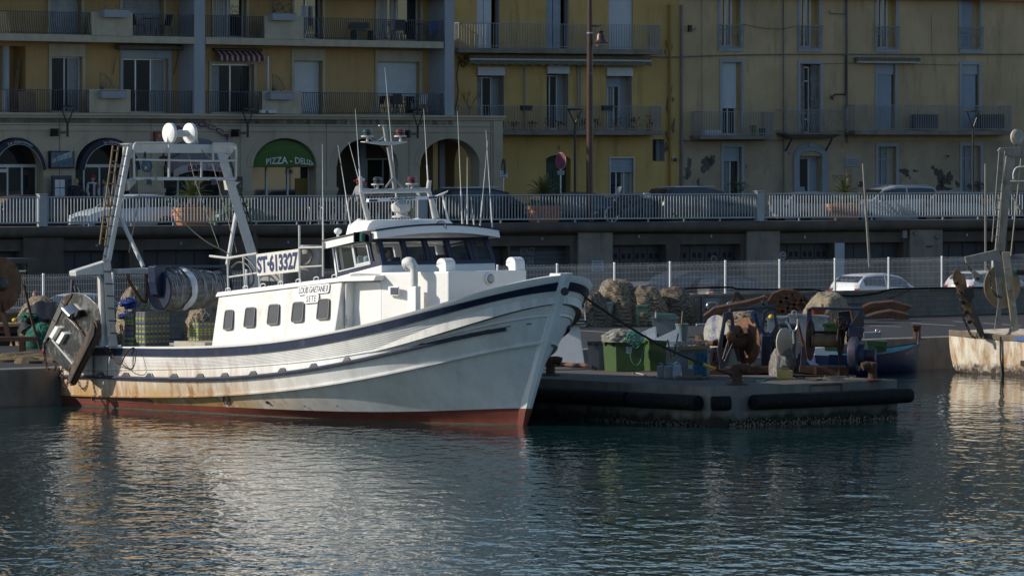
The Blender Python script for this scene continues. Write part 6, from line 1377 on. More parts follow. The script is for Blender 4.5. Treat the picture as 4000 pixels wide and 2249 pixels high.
B('foot',MB().hexa([G(420,1352,-.3),G(462,1352,-.3),G(462,1352,.3),G(420,1352,.3),G(430,1305,-.15),G(452,1305,-.15),G(452,1305,.15),G(430,1305,.15)]),m_gantry,gan,bev=.01)
B('leg',legpoly((990,1010),(862,590),20,17,.20,.17),m_gantry,gan,bev=.015)
B('leg',legpoly((1000,1150),(985,1000),18,18,.18,.18),m_gantry,gan)
for p in (((480,575),(478,610),(505,620),(497,580)),((885,575),(890,592),(868,628),(862,600)),((478,705),(515,695),(516,712),(484,745)),((872,705),(920,712),(888,742),(878,742))):B('gusset',MB().prism([G(x,y,-.1) for x,y in p],(.2,0,0)),m_gantry,gan)
for dx_,x0,y0_,x1,y1_ in ((.1,468,845,560,1042),(-.1,922,835,888,1035)):B('brace',MB().tube([G(x0,y0_,dx_),G(x1,y1_,dx_+.9)] if dx_>0 else [G(x0,y0_,0),G(x1,y1_,.9)],.06,10),m_gantry,gan,smooth=True)
m=MB()
def hoop(pts,r=.035):m.tube(smoothpath([G(x,y,.32) for x,y in pts],5),r,8)
hoop([(524,700),(523,600),(523,575),(530,561),(545,559),(660,559)]);hoop([(660,695),(660,628),(661,565)]);hoop([(833,630),(832,600),(832,565)]);hoop([(832,562),(900,562),(914,566),(922,580),(922,640),(921,695)]);hoop([(528,624),(660,626),(833,629),(920,627)],.03);hoop([(786,700),(786,626)],.03)
hoop([(525,698),(660,698),(920,699)],.05)
B('hoop_rail',m,m_gantry,gan,smooth=True)
def ladder(tl_,tr_,bl_,br_,n,dx,mat):
    m=MB();f=bil([G(*bl_,dx),G(*br_,dx),G(*tr_,dx),G(*tl_,dx)])
    m.tube([f(0,0),f(0,1)],.03,6).tube([f(1,0),f(1,1)],.03,6)
    for k in range(n):y=(k+.6)/n;m.tube([f(0,y),f(1,y)],.022,6)
    return B('ladder',m,mat,gan,smooth=True)
ladder((441,570),(462,573),(390,955),(411,960),9,.3,M('rusty_tan_ladder',(.22,.15,.08),.8,var=.4,scale=8))
ladder((872,600),(890,600),(975,920),(1000,930),9,-.3,m_black)
for px in (457,470,482):pass
m=MB()
for k in range(11):t=k/11;a=G(400+90*t,1000-430*t,.24);b_=G(416+92*t,1002-430*t,.24);m.tube([a,b_],.013,5)
for k in range(6):y=1060+48*k;m.tube([G(408+k*5,y,.2),G(440+k*4,y+1,.2)],.014,5)
B('cable_clip',m,m_black,gan)
B('conduit',MB().tube([G(418,1010,.24),G(463,775,.24),G(478,690,.24),G(500,575,.24)],.03,6),m_whitec,gan)
# top rollers
m=MB();xr0=0
ro=G(694,529,0);
def disc(px,py,rx_,r):c=G(px,py,0);ax=V((0,1,0));return MB().lathe([(.04,-.11),(r*.72,-.10),(r,-.05),(r,.05),(r*.72,.10),(.04,.11)],c,ax,28)
rl=B('top_roller',MB().tube([G(672,523,0),G(740,521,0)],.10,14),m_gantry,gan,smooth=True)
B('flange',disc(663,521,0,.29),m_whitec,rl,smooth=45);B('flange',disc(742,521,0,.29),m_whitec,rl,smooth=45)
for px in (655,755):B('cheek',MB().prism([G(px-14,562,-.05),G(px+12,562,-.05),G(px+5,508,-.05),G(px-3,508,-.05)],(.10,0,0)),m_gantry,rl)
# floodlights on the crossbar, side arms
for px in (583,836):B('floodlight',MB().hexa([G(px-12,722,.2),G(px+12,722,.2),G(px+12,722,.5),G(px-12,722,.5),G(px-9,702,.25),G(px+9,702,.25),G(px+9,702,.42),G(px-9,702,.42)]),m_dgrey,gan,bev=.01)
B('side_arm',MB().prism([G(x,y,-.16) for x,y in ((269,1060),(275,1056),(405,1015),(410,1070),(282,1074),(272,1078))],(.32,0,0)),m_gantry,gan,bev=.015)
B('arm_strut',MB().prism([G(x,y,-.08) for x,y in ((380,1072),(408,1072),(412,1350),(388,1350))],(.12,0,0)),m_gantry,gan)
B('side_beam',MB().prism([G(x,y,.05) for x,y in ((436,1050),(574,1046),(574,1068),(440,1068))],(.28,0,0)),m_gantry,gan,bev=.012)
B('handrail_hook',MB().tube(smoothpath([G(502,1068,.5),G(504,1095,.5),G(545,1160,.5),G(562,1178,.5),G(572,1168,.5),G(573,1070,.5)],6),.045,8),m_rustorange,gan,smooth=True)
# net drum
xd=xg+1.3;Dq=lambda px,py,dx=0:BP(px,py,x=xd+dx)
drm=B('net_drum',MB().prism([Dq(x,y,-.15) for x,y in ((578,1040),(622,1040),(617,1150),(606,1160),(588,1150),(580,1100))],(.3,0,0)),m_navy,boat,bev=.02)
B('drum_beam',MB().prism([Dq(x,y,-.2) for x,y in ((588,1036),(885,1036),(885,1044),(588,1046))],(.25,0,0)),m_navy,drm)
B('drum_arm',MB().prism([Dq(x,y,-.12) for x,y in ((868,1040),(886,1040),(886,1215),(872,1215))],(.25,0,0)),m_navy,drm,bev=.02)
cL,cR=Dq(620,1135),Dq(868,1128);ax=(cR-cL).normalized();Ln=(cR-cL).length
B('flange',MB().lathe([(.53,0),(.55,.03),(.53,.06),(.15,.08)],cL,ax,28),m_navy,drm,smooth=40)
B('flange',MB().lathe([(.52,-.06),(.54,-.03),(.52,0)],cR,ax,28),m_navy,drm,smooth=40)
m=MB();rows=[];n=44;e1=V((0,0,1));e2=ax.cross(e1).normalized()
for i in range(31):
    t=i/30;prf=.50+.10*math.sin(math.pi*min(1,t*1.1)**.8)*.9-.05*t;rows.append([cL+ax*(.06+(Ln-.12)*t)+(e1*math.cos(2*math.pi*k/n)+e2*math.sin(2*math.pi*k/n))*(prf*(1+.05*fbm((t*9,math.cos(2*math.pi*k/n)*1.2,math.sin(2*math.pi*k/n)*1.2+3)))+(.06*max(0,-math.cos(2*math.pi*k/n))*.4)) for k in range(n)])
m.grid(rows,closed=True);m.add(rows[0],[list(range(n))]);m.add(rows[-1],[list(range(n))])
m_nyl=M('pale_monofilament_net',(.20,.20,.195),.7,var=.6,scale=4,bump=.9,bscale=30,stain=(.04,.045,.045),samt=.85,slo=.46,sscale=(5,.6,5));roll=B('net_roll',m,m_nyl,drm,smooth=True)
m=MB()
for k in range(90):
    t=rnd.random();a0=rnd.uniform(-2.6,1.2);da=rnd.uniform(.4,1.4);dt=rnd.uniform(-.05,.05);pts=[]
    for j in range(8):a=a0+da*j/7;tt=min(.98,max(.02,t+dt*j/7));r_=.50+.10*math.sin(math.pi*min(1,tt*1.1)**.8)*.9-.05*tt+.035;pts.append(cL+ax*(.06+(Ln-.12)*tt)+(e1*math.cos(a)+e2*math.sin(a))*r_)
    m.tube(pts,.010,4)
B('net_strand',m,M('white_nylon',(.42,.43,.43),.6,var=.3,scale=10),roll)
m=MB();rows=[]
for i in range(5):
    t=.26+.10*i/4;rows.append([cL+ax*(Ln*(t+.05*math.sin(a*1.3)+.03*fbm((a*2,i*.4,0))))+(e1*math.cos(a)-e2*math.sin(a)*(-1 if ax.x<0 else 1))*(.665-.02*abs(i-2)+.02*fbm((a*3,i,1))) for a in [R(-40+190*j/20) for j in range(21)]])
B('white_wrap',m.grid(rows),M('white_tarpaulin',(.62,.66,.70),.5,bump=.4,bscale=8),roll,smooth=True)
# blue block hanging under the gantry is a thing; deck odds and ends below
m=MB()
for pts in (([(735,510),(780,560),(830,625),(850,700),(905,990)]),):
    pass
B('warp',MB().tube(smoothpath([G(594,660,.4),G(640,760,.5),G(720,870,.6),G(800,940,.8),G(865,975,1.0),G(912,1003,1.3)],4),.018,5).tube([G(742,516,.1),G(790,590,.2),G(823,620,.3)],.016,5).tube([G(553,665,.3),G(545,760,.3),G(503,985,.3)],.018,5).tube([G(735,600,.1),G(760,700,.2),G(855,965,.6)],.012,5).tube([G(830,640,.1),G(925,985,.6)],.012,5),m_rope,gan)
m=MB()
for k in range(5):c=G(640-12+k*5,612+abs(k-2)*3,.1);m.ball(c,(.07,.05,.05),6,4)
for k in range(6):c=G(639,570+k*9,.1);m.ball(c,(.03,.03,.045),6,4)
m.tube([G(645,618,.1),G(680,612,.1),G(705,598,.1)],.02,5)
B('chain',m,m_rust,gan)
# pale fender post and hatch coaming on the after deck
a=BP(700,1350,y=-1.6);zdk=bul[len(bul)//4].z
B('hatch_coaming',MB().box(BP(690,1340,y=-2.2).x,BP(812,1340,y=-2.2).x,-2.3,-.8,zdk,BP(750,1334,y=-2.2).z),M('worn_cream_paint',(.40,.36,.29),.8,var=.3,scale=4),boat,bev=.02)
c=BP(488,1350,y=-2.2);B('bitts',MB().ball(c+V((0,0,.02)),(.11,.11,.45),12,8),M('cream_buoy',(.62,.50,.36),.5),boat,smooth=True)
B('boathook',MB().tube([BP(478,1352,y=-2.3),BP(470,1268,y=-2.3)],.022,6).tube([BP(492,1352,y=-2.2),BP(476,1270,y=-2.2)],.022,6),m_wood,boat)
m=MB().tube(smoothpath([BP(417,1340,y=-2.62)+V((0,-.1,0)),BP(425,1385,y=-2.9),BP(468,1422,y=-2.98),BP(485,1395,y=-2.98),BP(505,1365,y=-2.95),BP(545,1352,y=-2.8)],6),.022,6).tube(smoothpath([BP(430,1362,y=-2.95),BP(460,1420,y=-3.02),BP(505,1440,y=-3.02),BP(525,1425,y=-3.02),BP(532,1370,y=-3.0)],6),.014,6)
B('hose',m,m_rust,boat,smooth=True)
# ================================================================ GEAR ON THE BOAT, PIER AND QUAY
GZ=lambda px,py,z=qz:ground(px,py,z)
def side(P,px,py):                             # point of the camera-facing vertical plane through P
    r=ray(px,py);return O+r*(P.y/r.y)
def rotz(a):return Matrix.Rotation(a,3,'Z')
# ---- trawl door hung at the stern quarter
yT=-3.25
T=lambda px,py,d=0:toW(BP(px,py,y=yT)+V((0,-d,0)))
kx=lambda x,y:(x/2.336,980+y/2.336)        # reading frame of the enlarged photograph
oc=[kx(*p) for p in ((565,440),(590,410),(650,385),(720,382),(775,400),(820,430),(865,475),(890,520),(903,580),(905,635),(820,790),(700,1045),(665,1130),(480,960),(395,880),(390,850),(480,640))]
td=thing('trawl_door','round-topped steel trawl door hanging from the gantry arm over the stern quarter','trawl door',T(270,1450))
m=MB().prism([T(*p) for p in oc],toW((0,.09,0))-toW((0,0,0)));obj('plate',m,m_door,td,bev=.008)
def pl(name,pts,d0,d1,mat,par=None):q=[T(*kx(*p),d0) for p in pts];vec=toW((0,-(d1-d0),0))-toW((0,0,0));return obj(name,MB().prism(q,vec),mat,par or td,bev=.006)
pl('side_flange',((568,445),(600,480),(450,800),(405,835),(392,850),(480,640)),.003,.035,M('dull_stainless_steel',(.16,.155,.15),.45,.7,var=.3))
for a,b_ in (((560,455),(590,490)),((485,625),(525,660)),((415,795),(455,830))):pl('strap',(a,(a[0]+8,a[1]-4),(b_[0]+8,b_[1]-4),b_),.036,.05,m_rust)
pl('stiffener',((585,490),(655,385),(668,392),(600,500)),.003,.03,m_rust)
pl('centre_panel',((585,612),(625,610),(805,795),(715,1030),(500,790)),.003,.03,m_door)
pl('lower_panel',((450,805),(475,790),(695,1030),(660,1125),(600,1080),(470,960),(425,890)),.003,.045,m_door)
pl('upper_seam',((650,610),(660,600),(800,790),(795,800)),.031,.05,m_rust)
for pts in (((545,682),(572,700),(515,800),(487,780)),((605,735),(633,755),(577,850),(548,830))):pl('anode',pts,.031,.16,m_whitec)
a,b_=T(*kx(665,480),.02),T(*kx(735,550),.02)
m=MB();ax=T(0,0,1)-T(0,0,0);n=12;cL_,cR_=T(*kx(600,575),.0),T(*kx(672,640),.0)
dl,dt_=(T(*kx(735,548))-T(*kx(668,480))),(T(*kx(600,570))-T(*kx(668,480)))
p0=T(*kx(668,480));m.grid([[p0+dl*i+dt_*(k/n)+ax*(.30*math.sin(math.pi*k/n)) for k in range(n+1)] for i in (0,1)]);m.add([p0+dt_*(k/n)+ax*(.30*math.sin(math.pi*k/n)) for k in range(n+1)],[list(range(n+1))]);m.add([p0+dl+dt_*(k/n)+ax*(.30*math.sin(math.pi*k/n)) for k in range(n+1)],[list(range(n+1))])
obj('warp_bracket',m,M('bright_stainless_steel',(.55,.56,.58),.22,.9),td,smooth=40)
obj('lug',MB().prism([T(*kx(x,y),.0) for x,y in ((728,590),(768,535),(772,545),(745,600))],ax*.22),m_door,td)
m=MB().prism([T(*kx(x,y),.02) for x,y in ((905,628),(928,655),(935,700),(922,780),(705,1215),(682,1228),(665,1150),(700,1040),(820,790))],ax*.16);obj('shoe',m,M('rusty_door_shoe',(.11,.07,.045),.7,.2,var=.5,scale=6,bump=.6,stain=(.02,.02,.02),samt=.8),td,bev=.02)
m=MB().prism([T(*kx(x,y),.185) for x,y in ((905,650),(925,690),(915,770),(700,1205),(690,1200),(840,880))],ax*.05);obj('shoe_rim',m,m_black,td,bev=.01)
def chain(pts,r,mat,par,name='chain',lk=.075):
    pts=smoothpath(pts,6);L_=[0]
    for a,b_ in zip(pts[:-1],pts[1:]):L_.append(L_[-1]+(b_-a).length)
    n=int(L_[-1]/lk);m=MB()
    for k in range(n):
        s=(k+.5)*lk;i=max(j for j in range(len(L_)) if L_[j] <= s);i=min(i,len(pts)-2);t=(s-L_[i])/max(1e-6,L_[i+1]-L_[i]);c=pts[i]*(1-t)+pts[i+1]*t;d=(pts[i+1]-pts[i]).normalized();e=d.orthogonal().normalized() if k % 2 else d.cross(d.orthogonal()).normalized()
        m.tube([c+d*lk*.66*math.cos(2*math.pi*j/8)+e*lk*.36*math.sin(2*math.pi*j/8) for j in range(8)],r,4,closed=True)
    return obj(name,m,mat,par)
chain([T(*kx(420,925),.05),T(*kx(430,1010),.05),T(*kx(455,1085),.06),T(*kx(490,1110),.06),T(*kx(520,1070),.06),T(*kx(530,1020),.06)],.016,m_rust,td,lk=.10)
chain([T(*kx(583,1065),.06),T(*kx(590,1140),.08),T(*kx(610,1215),.09),T(*kx(630,1228),.09),T(*kx(650,1170),.09)],.016,m_rust,td,lk=.10)
for p in ((420,915),(658,1150)):obj('red_shackle',MB().ball(T(*kx(*p),.08),(.045,.045,.10),10,6),M('red_painted_shackle',(.22,.01,.02),.5),td)
obj('bridle',MB().tube([T(*kx(455,790),.06),T(*kx(425,850),.07),T(*kx(420,915),.07)],.035,7).tube([T(*kx(660,1150),.08),T(*kx(668,1080),.12),T(*kx(715,1020),.15)],.035,7),m_black,td)
obj('hanger',MB().bar(T(*kx(655,375)),T(*kx(660,262)),.10,.10).bar(T(*kx(735,380)),T(*kx(712,325)),.06,.06).bar(T(*kx(700,370)),T(*kx(690,315)),.12,.06),M('dark_blue_rusty_steel',(.03,.04,.06),.7,var=.5,stain=RUST,samt=.9,slo=.5,sscale=(6,6,6)),td,bev=.01)
obj('link_rod',MB().tube([T(*kx(490,810),.05),T(*kx(690,1045),.05)],.03,6),m_gantry,td)
# ---- blue pulley block under the gantry beam
G2=lambda px,py,dx=.15:toW(BP(px,py,x=xg+dx))
t=thing('pulley_block','blue pulley block hanging on a chain from the gantry beam','pulley',G2(568,672))
fx_=toW((1,0,0))-toW((0,0,0))
obj('cheek',MB().prism([G2(x,y) for x,y in ((556,628),(574,626),(582,640),(580,664),(570,672),(556,668),(552,650))],fx_*.07),M('blue_block_paint',(.03,.13,.26),.5,var=.3,stain=(.05,.05,.05),samt=.6),t,bev=.012)
obj('sheave',MB().lathe([(.15,-.05),(.17,-.04),(.13,0),(.17,.04),(.15,.05)],G2(574,650,.12),fx_,18),m_black,t)
chain([G2(566,596,.2),G2(566,612,.2),G2(566,630,.2)],.018,m_navy,t,lk=.09);obj('bolt',MB().lathe([(.04,0),(.04,.03)],G2(567,655,.225),fx_,8),m_yel,t)
# ---- fish crates
m_cg=M('crate_grey',(.15,.155,.16),.55,var=.15)
def crateproto(mat,band):
    t=thing('fish_crate','','crate',(0,0,0));L_,W_c,h=.43,.84,.072
    m=MB().box(-L_/2,L_/2,-W_c/2,W_c/2,0,.012);rim=.02
    for a,b_,c,d in ((-L_/2,L_/2,-W_c/2,-W_c/2+rim),(-L_/2,L_/2,W_c/2-rim,W_c/2),(-L_/2,-L_/2+rim,-W_c/2+rim,W_c/2-rim),(L_/2-rim,L_/2,-W_c/2+rim,W_c/2-rim)):m.box(a,b_,c,d,.012,h)
    m.box(-L_/2-.012,L_/2+.012,-W_c/2-.012,W_c/2+.012,h-.022,h-.006)
    obj('tray',m,m_cg,t,local=True)
    m=MB()
    for x in (-.15,0,.15):m.box(x-.05,x+.05,-W_c/2-.022,-W_c/2-.013,.008,h-.028)
    obj('handle',m,band,t,local=True)
    m=MB()
    for k in range(6):y=-.36+.145*k;m.box(L_/2+.013,L_/2+.02,y-.045,y+.045,.012,h-.03)
    obj('side_rib',m,mat,t,local=True)
    return t
protos={'grey':crateproto(m_cg,m_cg),'yellow':crateproto(m_lime,m_lime),'blue':crateproto(m_blue,m_blue),'red':crateproto(m_cg,m_red)}
used=set();ordn=['lowest','second','third','fourth','fifth','sixth','seventh','eighth','ninth','tenth','eleventh','twelfth','thirteenth','fourteenth']
sb=BP(497,1352,y=-2.45);deckz=sb.z-.02
pats={0:('blue','yellow','blue','yellow','blue','grey','red','grey','blue','yellow','yellow','grey','yellow'),1:('yellow','blue','yellow','grey','yellow','blue','yellow','grey','yellow','blue','grey','yellow','grey','grey'),2:('yellow','yellow','blue','yellow','grey','yellow','yellow','yellow','grey','yellow')}
for st_,pat in pats.items():
    x0=BP((519,563,668)[st_],1350,y=-2.35).x;y0_=-2.05 if st_<2 else-1.1
    for k,cn in enumerate(pat):
        z=deckz+.072*k+(0 if st_<2 else .0);loc=toW((x0+rnd.uniform(-.006,.006),y0_+rnd.uniform(-.008,.008),z));lb='%s fish crate, %s from the bottom of the %s stack on the after deck' % (cn,ordn[k],('left','middle','right')[st_])
        if cn not in used:o=protos[cn];used.add(cn);o.location=loc;o.rotation_euler=(0,0,BR);o['label']=lb;o['group']='fish crates stacked on the after deck'
        else:dup(protos[cn],loc,BR,lb,'fish crates stacked on the after deck')
obj('crate_pallet',MB().box(BP(497,1352,y=-2.4).x-.1,BP(690,1352,y=-2.0).x+.2,-2.6,-.6,bul[20].z,deckz-.002),m_wood,boat,local=True)
# ---- nets: lumpy heaps with folds and loose twine
def heap(name,label,cat,c,r,mat,seed,folds=9,amp=.075,twine=60,tmat=None,group=None,flat=.0,sag=None):
    c=V(c);t=thing(name,label,cat,c,group=group);rr=random.Random(seed);n,mm=56,22;off=V((seed*3.1,seed*1.7,0));pts=[]
    ph=rr.random()*6
    def surf(th,ph_):
        d=V((math.sin(th)*math.cos(ph_),math.sin(th)*math.sin(ph_),math.cos(th)))
        q=1+amp*2.4*fbm(d*1.3+off,3)+.15*(abs(math.sin(folds*.55*ph_+ph+2.6*fbm(d*1.6+off,2)))**.6-.6)*min(1,th*1.1)+.02*fbm(d*5+off,3)
        zz=max(0,d.z)**.85*r[2]*(1+amp*fbm(d*2.2+off,3));rr_=min(1.0,math.sqrt(d.x*d.x+d.y*d.y)*1.0)
        k_=rr_**-.12 if rr_>.05 else 1.43
        return c+V((d.x*k_*r[0]*q,d.y*k_*r[1]*q,zz))
    for i in range(mm+1):
        th=(math.pi/2+.15)*i/mm;pts.append([surf(th,2*math.pi*k/n) for k in range(n)])
    m=MB();m.grid(pts,closed=True);o=obj('net_mass',m,mat,t,smooth=180)
    m=MB()
    for k in range(twine):
        th,p_=rr.uniform(.15,1.45),rr.random()*2*math.pi;dth,dp_=rr.uniform(-.25,.6),rr.uniform(-.6,.6);q=[]
        for j in range(7):f=j/6;q.append(surf(min(1.6,th+dth*f),p_+dp_*f+.1*math.sin(f*6+k))*1.0+V((rr.uniform(-1,1),rr.uniform(-1,1),.6))*.012)
        m.tube(q,rr.choice((.006,.008,.012)),4,caps=False)
    if twine:obj('twine',m,tmat or m_rope,t,smooth=True)
    return t
def heapat(px0,px1,ytop,ybase,dep,*a,**k):
    b_=GZ((px0+px1)/2,ybase);s=F/b_.y;rx=(px1-px0)/2/s;return b_+V((0,dep,0)),(rx,dep*1.0,(ybase-ytop)/s)
def nets(name,label,px0,px1,ytop,ybase,dep,mat,seed,**k):
    c,r=heapat(px0,px1,ytop,ybase,dep);return heap(name,label,k.pop('cat','fishing net'),c,r,mat,seed,**k)
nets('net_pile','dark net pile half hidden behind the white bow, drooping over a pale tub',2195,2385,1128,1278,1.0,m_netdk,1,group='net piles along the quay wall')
nets('net_pile','tallest brown net pile, draped over a tub beside the bow',2320,2500,1092,1272,.9,m_net,2,folds=7,group='net piles along the quay wall')
nets('net_pile','middle brown net pile between the tallest one and the smooth one',2445,2610,1116,1272,.9,m_net,3,folds=8,group='net piles along the quay wall')
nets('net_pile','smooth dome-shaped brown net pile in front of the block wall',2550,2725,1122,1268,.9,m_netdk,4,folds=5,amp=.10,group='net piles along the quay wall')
nets('net_pile','pale mesh net heap behind the red plastic chair',3150,3330,1142,1268,.9,M('pale_mesh_net',(.36,.30,.20),.95,var=.4,scale=6,bump=1,bscale=45,fine=.5),5,amp=.08,folds=5,tmat=m_rope)
nets('net_pile','tangled dark net heap under a black tarpaulin at the far left',30,260,1170,1352,1.6,m_net,6,folds=11,twine=110)
nets('net_pile','dark green net heap hanging down at the left behind the trawl door',90,225,1265,1362,.8,m_netgreen,7,tmat=m_teal,twine=60)
nets('net_pile','brown net and blue cloth heap on the quay behind the gantry leg',440,590,1128,1345,1.2,m_net,8,folds=10,twine=80)
nets('net_pile','brown rope heap seen under the net drum',705,850,1200,1345,1.2,m_net,9,folds=12,twine=120)
m=MB()
for k in range(26):
    x0=rnd.uniform(0,225);a=GZ(x0,1405+rnd.uniform(-14,14));m.ball(a+V((0,0,.03)),(rnd.uniform(.3,.6),.35,rnd.uniform(.06,.14)),10,5,fn=lambda d:1+.3*fbm(d*3+a,3))
tag(obj('spread_net',m,M('spread_ochre_net',(.19,.14,.07),.95,var=.5,scale=9,bump=1,bscale=45,fine=.5),smooth=True),'ochre net spread flat along the quay edge at the far left','fishing net')
t=thing('tarpaulin','black tarpaulin draped over the net heap at the far left','tarpaulin',GZ(115,1330));b0=GZ(120,1350)
m=MB().grid([[side(b0,60+17*i+6*j,1275-96*math.sin(math.pi*min(1,(i+1)/9)*.62)**.8+22*j+4*math.sin(i*2+j))+V((0,.25-.3*j-.05*math.sin(i*1.7),.02)) for i in range(10)] for j in range(4)]);obj('sheet',m,m_black,t,smooth=60)
for nm,lb,pts,mat in (('cloth_bundle','blue cloth bundle on the net heap behind the gantry leg, upper one',((470,1186),(540,1180),.15),m_blue),('cloth_bundle','blue cloth bundle on the net heap behind the gantry leg, lower one',((466,1236),(545,1232),.15),m_blue),('cloth_bundle','emerald green net bundle at the far left, below the tarpaulin',((85,1245),(150,1228),.15),m_netgreen)):
    b0=GZ(500,1345) if 'gantry' in lb else GZ(120,1350);a,b_=side(b0,*pts[0])+V((0,-.45,0)),side(b0,*pts[1])+V((0,-.45,0));c=(a+b_)/2;rx=(b_-a).length/2
    tag(obj(nm,MB().ball(c,(rx,.34,pts[2]),22,14,fn=lambda d:1+.5*fbm(d*2.2+c,4)),mat,smooth=True),lb,'bundle')
t=thing('rope_coil','coil of teal rope hanging over the net heap below the hook','rope coil',side(GZ(600,1345),600,1230));m=MB();b0=GZ(590,1340)+V((0,-1.3,0))
for k in range(16):q=rnd.uniform(-6,6);m.tube(smoothpath([side(b0,560+k*1.5,1186+q*.3),side(b0,572+k*4,1172+k*1.2),side(b0,600+k*3.2,1205+k*1.5),side(b0,590+k*3,1238+q)],5),.022,5)
obj('strand',m,M('sage_rope',(.16,.24,.19),.9,var=.3,scale=20,bump=.5),t,smooth=True)
# big brown flange (reel) at the far left edge, its base
b0=GZ(10,1385);c=side(b0,2,1110);t=thing('net_reel','big rusty orange reel disc cut off by the left edge of the picture','net reel',GZ(10,1385));ax=V((.72,-.69,.0))
obj('flange',MB().lathe([(.12,.0),(.14,.04),(.5,.01),(.8,-.02),(.83,.03),(.80,.05),(.5,.05),(.2,.09)],c,ax,40),m_rustorange,t,smooth=40)
obj('hub',MB().lathe([(.22,.05),(.20,.14),(.1,.16)],c,ax,20),m_black,t);obj('frame',MB().bar(c-ax*.05+V((0,0,-.4)),V((c.x+.25,c.y,qz+.5)),.14,.14).box(c.x-1.6,c.x+1.1,c.y-.3,c.y+.3,qz+.42,qz+.55).box(c.x-1.4,c.x-1.2,c.y-.3,c.y+.3,qz,qz+.42).box(c.x+.6,c.x+.75,c.y-.3,c.y+.3,qz,qz+.42),m_rust,t)
b0=GZ(150,1365);tag(obj('iron_bar',MB().tube([side(b0,92,1110),side(b0,130,1270),side(b0,158,1365)],.045,7),m_rust),'rusty iron bar leaning among the nets at the far left','bar')
b0=GZ(120,1350);t=thing('trailer','low rusty flat trailer under the net heap at the far left','trailer',b0);P_=lambda x,y,d=0:side(b0,x,y)+V((0,d,0))
obj('bed',MB().hexa([P_(-20,1275,-.3),P_(138,1273,-.3),P_(138,1273,.9),P_(-20,1275,.9),P_(-20,1262,-.3),P_(138,1264,-.3),P_(138,1264,.9),P_(-20,1262,.9)]),m_wood,t);obj('chassis',MB().hexa([P_(-20,1300,-.2),P_(110,1300,-.2),P_(110,1300,.7),P_(-20,1300,.7),P_(-20,1278,-.2),P_(110,1278,-.2),P_(110,1278,.7),P_(-20,1278,.7)]),m_rust,t)
for px in (8,80):obj('wheel',MB().lathe([(.12,-.08),(.27,-.08),(.29,0),(.27,.08),(.12,.08)],P_(px,1330,-.1),(0,1,0),20),m_dark,t)
for px,py,lb in ((58,1250,'yellow float among the nets at the far left, left one'),(122,1247,'yellow float among the nets at the far left, right one')):
    tag(obj('net_float',MB().ball(side(GZ(px,1345)+V((0,-.9,0)),px,py),(.10,.10,.07),12,8),m_yel,smooth=True),lb,'float')
# shelter roof and posts behind the fence at the far left
t=thing('bus_shelter','dark flat-roofed shelter with glazed sides behind the fence at the far left','shelter',FE.pt((FE.U(60,-3),-3,qz)));a,b_=FE.U(-120,-3),FE.U(145,-3);z1=FE.Z(60,1010,-3)
obj('roof',MB(FE.pt).hexa([(a,-5,z1-.18),(b_-.15,-5,z1-.18),(b_-.15,-3,z1-.18),(a,-3,z1-.18),(a,-5,z1),(b_,-5,z1),(b_,-3,z1),(a,-3,z1)]),M('slate_black_panel',(.025,.027,.03),.5),t,bev=.03);u1=FE.U(112,-3.4)
obj('post',MB(FE.pt).box(u1-.05,u1+.05,-3.5,-3.4,qz,z1-.18),m_black,t);obj('glazing',MB(FE.pt).box(a,u1-.06,-3.47,-3.45,qz+.3,z1-.45),m_glass,t);obj('glazing_bar',MB(FE.pt).box(a,u1-.06,-3.48,-3.44,z1-.45,z1-.40).box(a,u1-.06,-3.48,-3.44,qz+1.0,qz+1.05),m_alu,t)
# ---- white tapered cabinet behind the bow, french flag
b0=GZ(2200,1425);P_=lambda x,y,d=0:side(b0,x,y)+V((.0,d,0))
t=thing('gangway_pedestal','white tapering pedestal with a dark ribbed tread on top, behind the bow','pedestal',b0)
obj('body',MB().hexa([P_(2080,1428),P_(2284,1420),P_(2284,1420,1.2),P_(2080,1428,1.2),P_(2140,1268,.1),P_(2262,1268,.1),P_(2262,1268,1.1),P_(2140,1268,1.1)]),m_whitec,t,bev=.02)
obj('platform',MB().hexa([P_(2150,1268,-.2),P_(2288,1266,-.2),P_(2288,1266,1.2),P_(2150,1268,1.2),P_(2150,1250,-.2),P_(2288,1250,-.2),P_(2288,1250,1.2),P_(2150,1250,1.2)]),m_black,t,bev=.01)
m=MB()
for k in range(18):x=2236+k*2.7;m.hexa([P_(x,1263,-.205),P_(x+1.6,1263,-.205),P_(x+1.6,1263,-.2),P_(x,1263,-.2),P_(x,1257,-.205),P_(x+1.6,1257,-.205),P_(x+1.6,1257,-.2),P_(x,1257,-.2)])
obj('tread',m,m_alu,t);obj('bracket',MB().prism([P_(2262,1268,.2),P_(2290,1268,.2),P_(2288,1275,.2),P_(2266,1278,.2)],(0,.6,0)),m_whitec,t)
t=thing('flag','small french tricolour hanging limp on a white staff behind the bow','flag',P_(2288,1250));obj('staff',MB().tube([P_(2287,1252),P_(2282,1180)],.014,6),m_shut,t)
cols=[M('flag_blue',(.02,.04,.25),.8),M('flag_white',(.7,.7,.7),.8),M('flag_red',(.5,.02,.03),.8)]
for k in range(3):
    f=lambda i,j:P_(2281-(9*k+9*i/3)*.75,1180+(9*k+9*i/3)*.75+20*j/3+1.5*math.sin(i+j),.02*math.sin(i*2+k))
    obj('stripe',MB().grid([[f(i,j) for i in range(4)] for j in range(4)]),cols[k],t,smooth=True)
tag(obj('steel_pipe',MB().tube([GZ(2120,1428)+V((0,0,.07)),GZ(2310,1438)+V((0,0,.07))],.06,10),m_rustorange,smooth=True),'rusty orange pipe lying on the pier left of the grey bin','pipe')
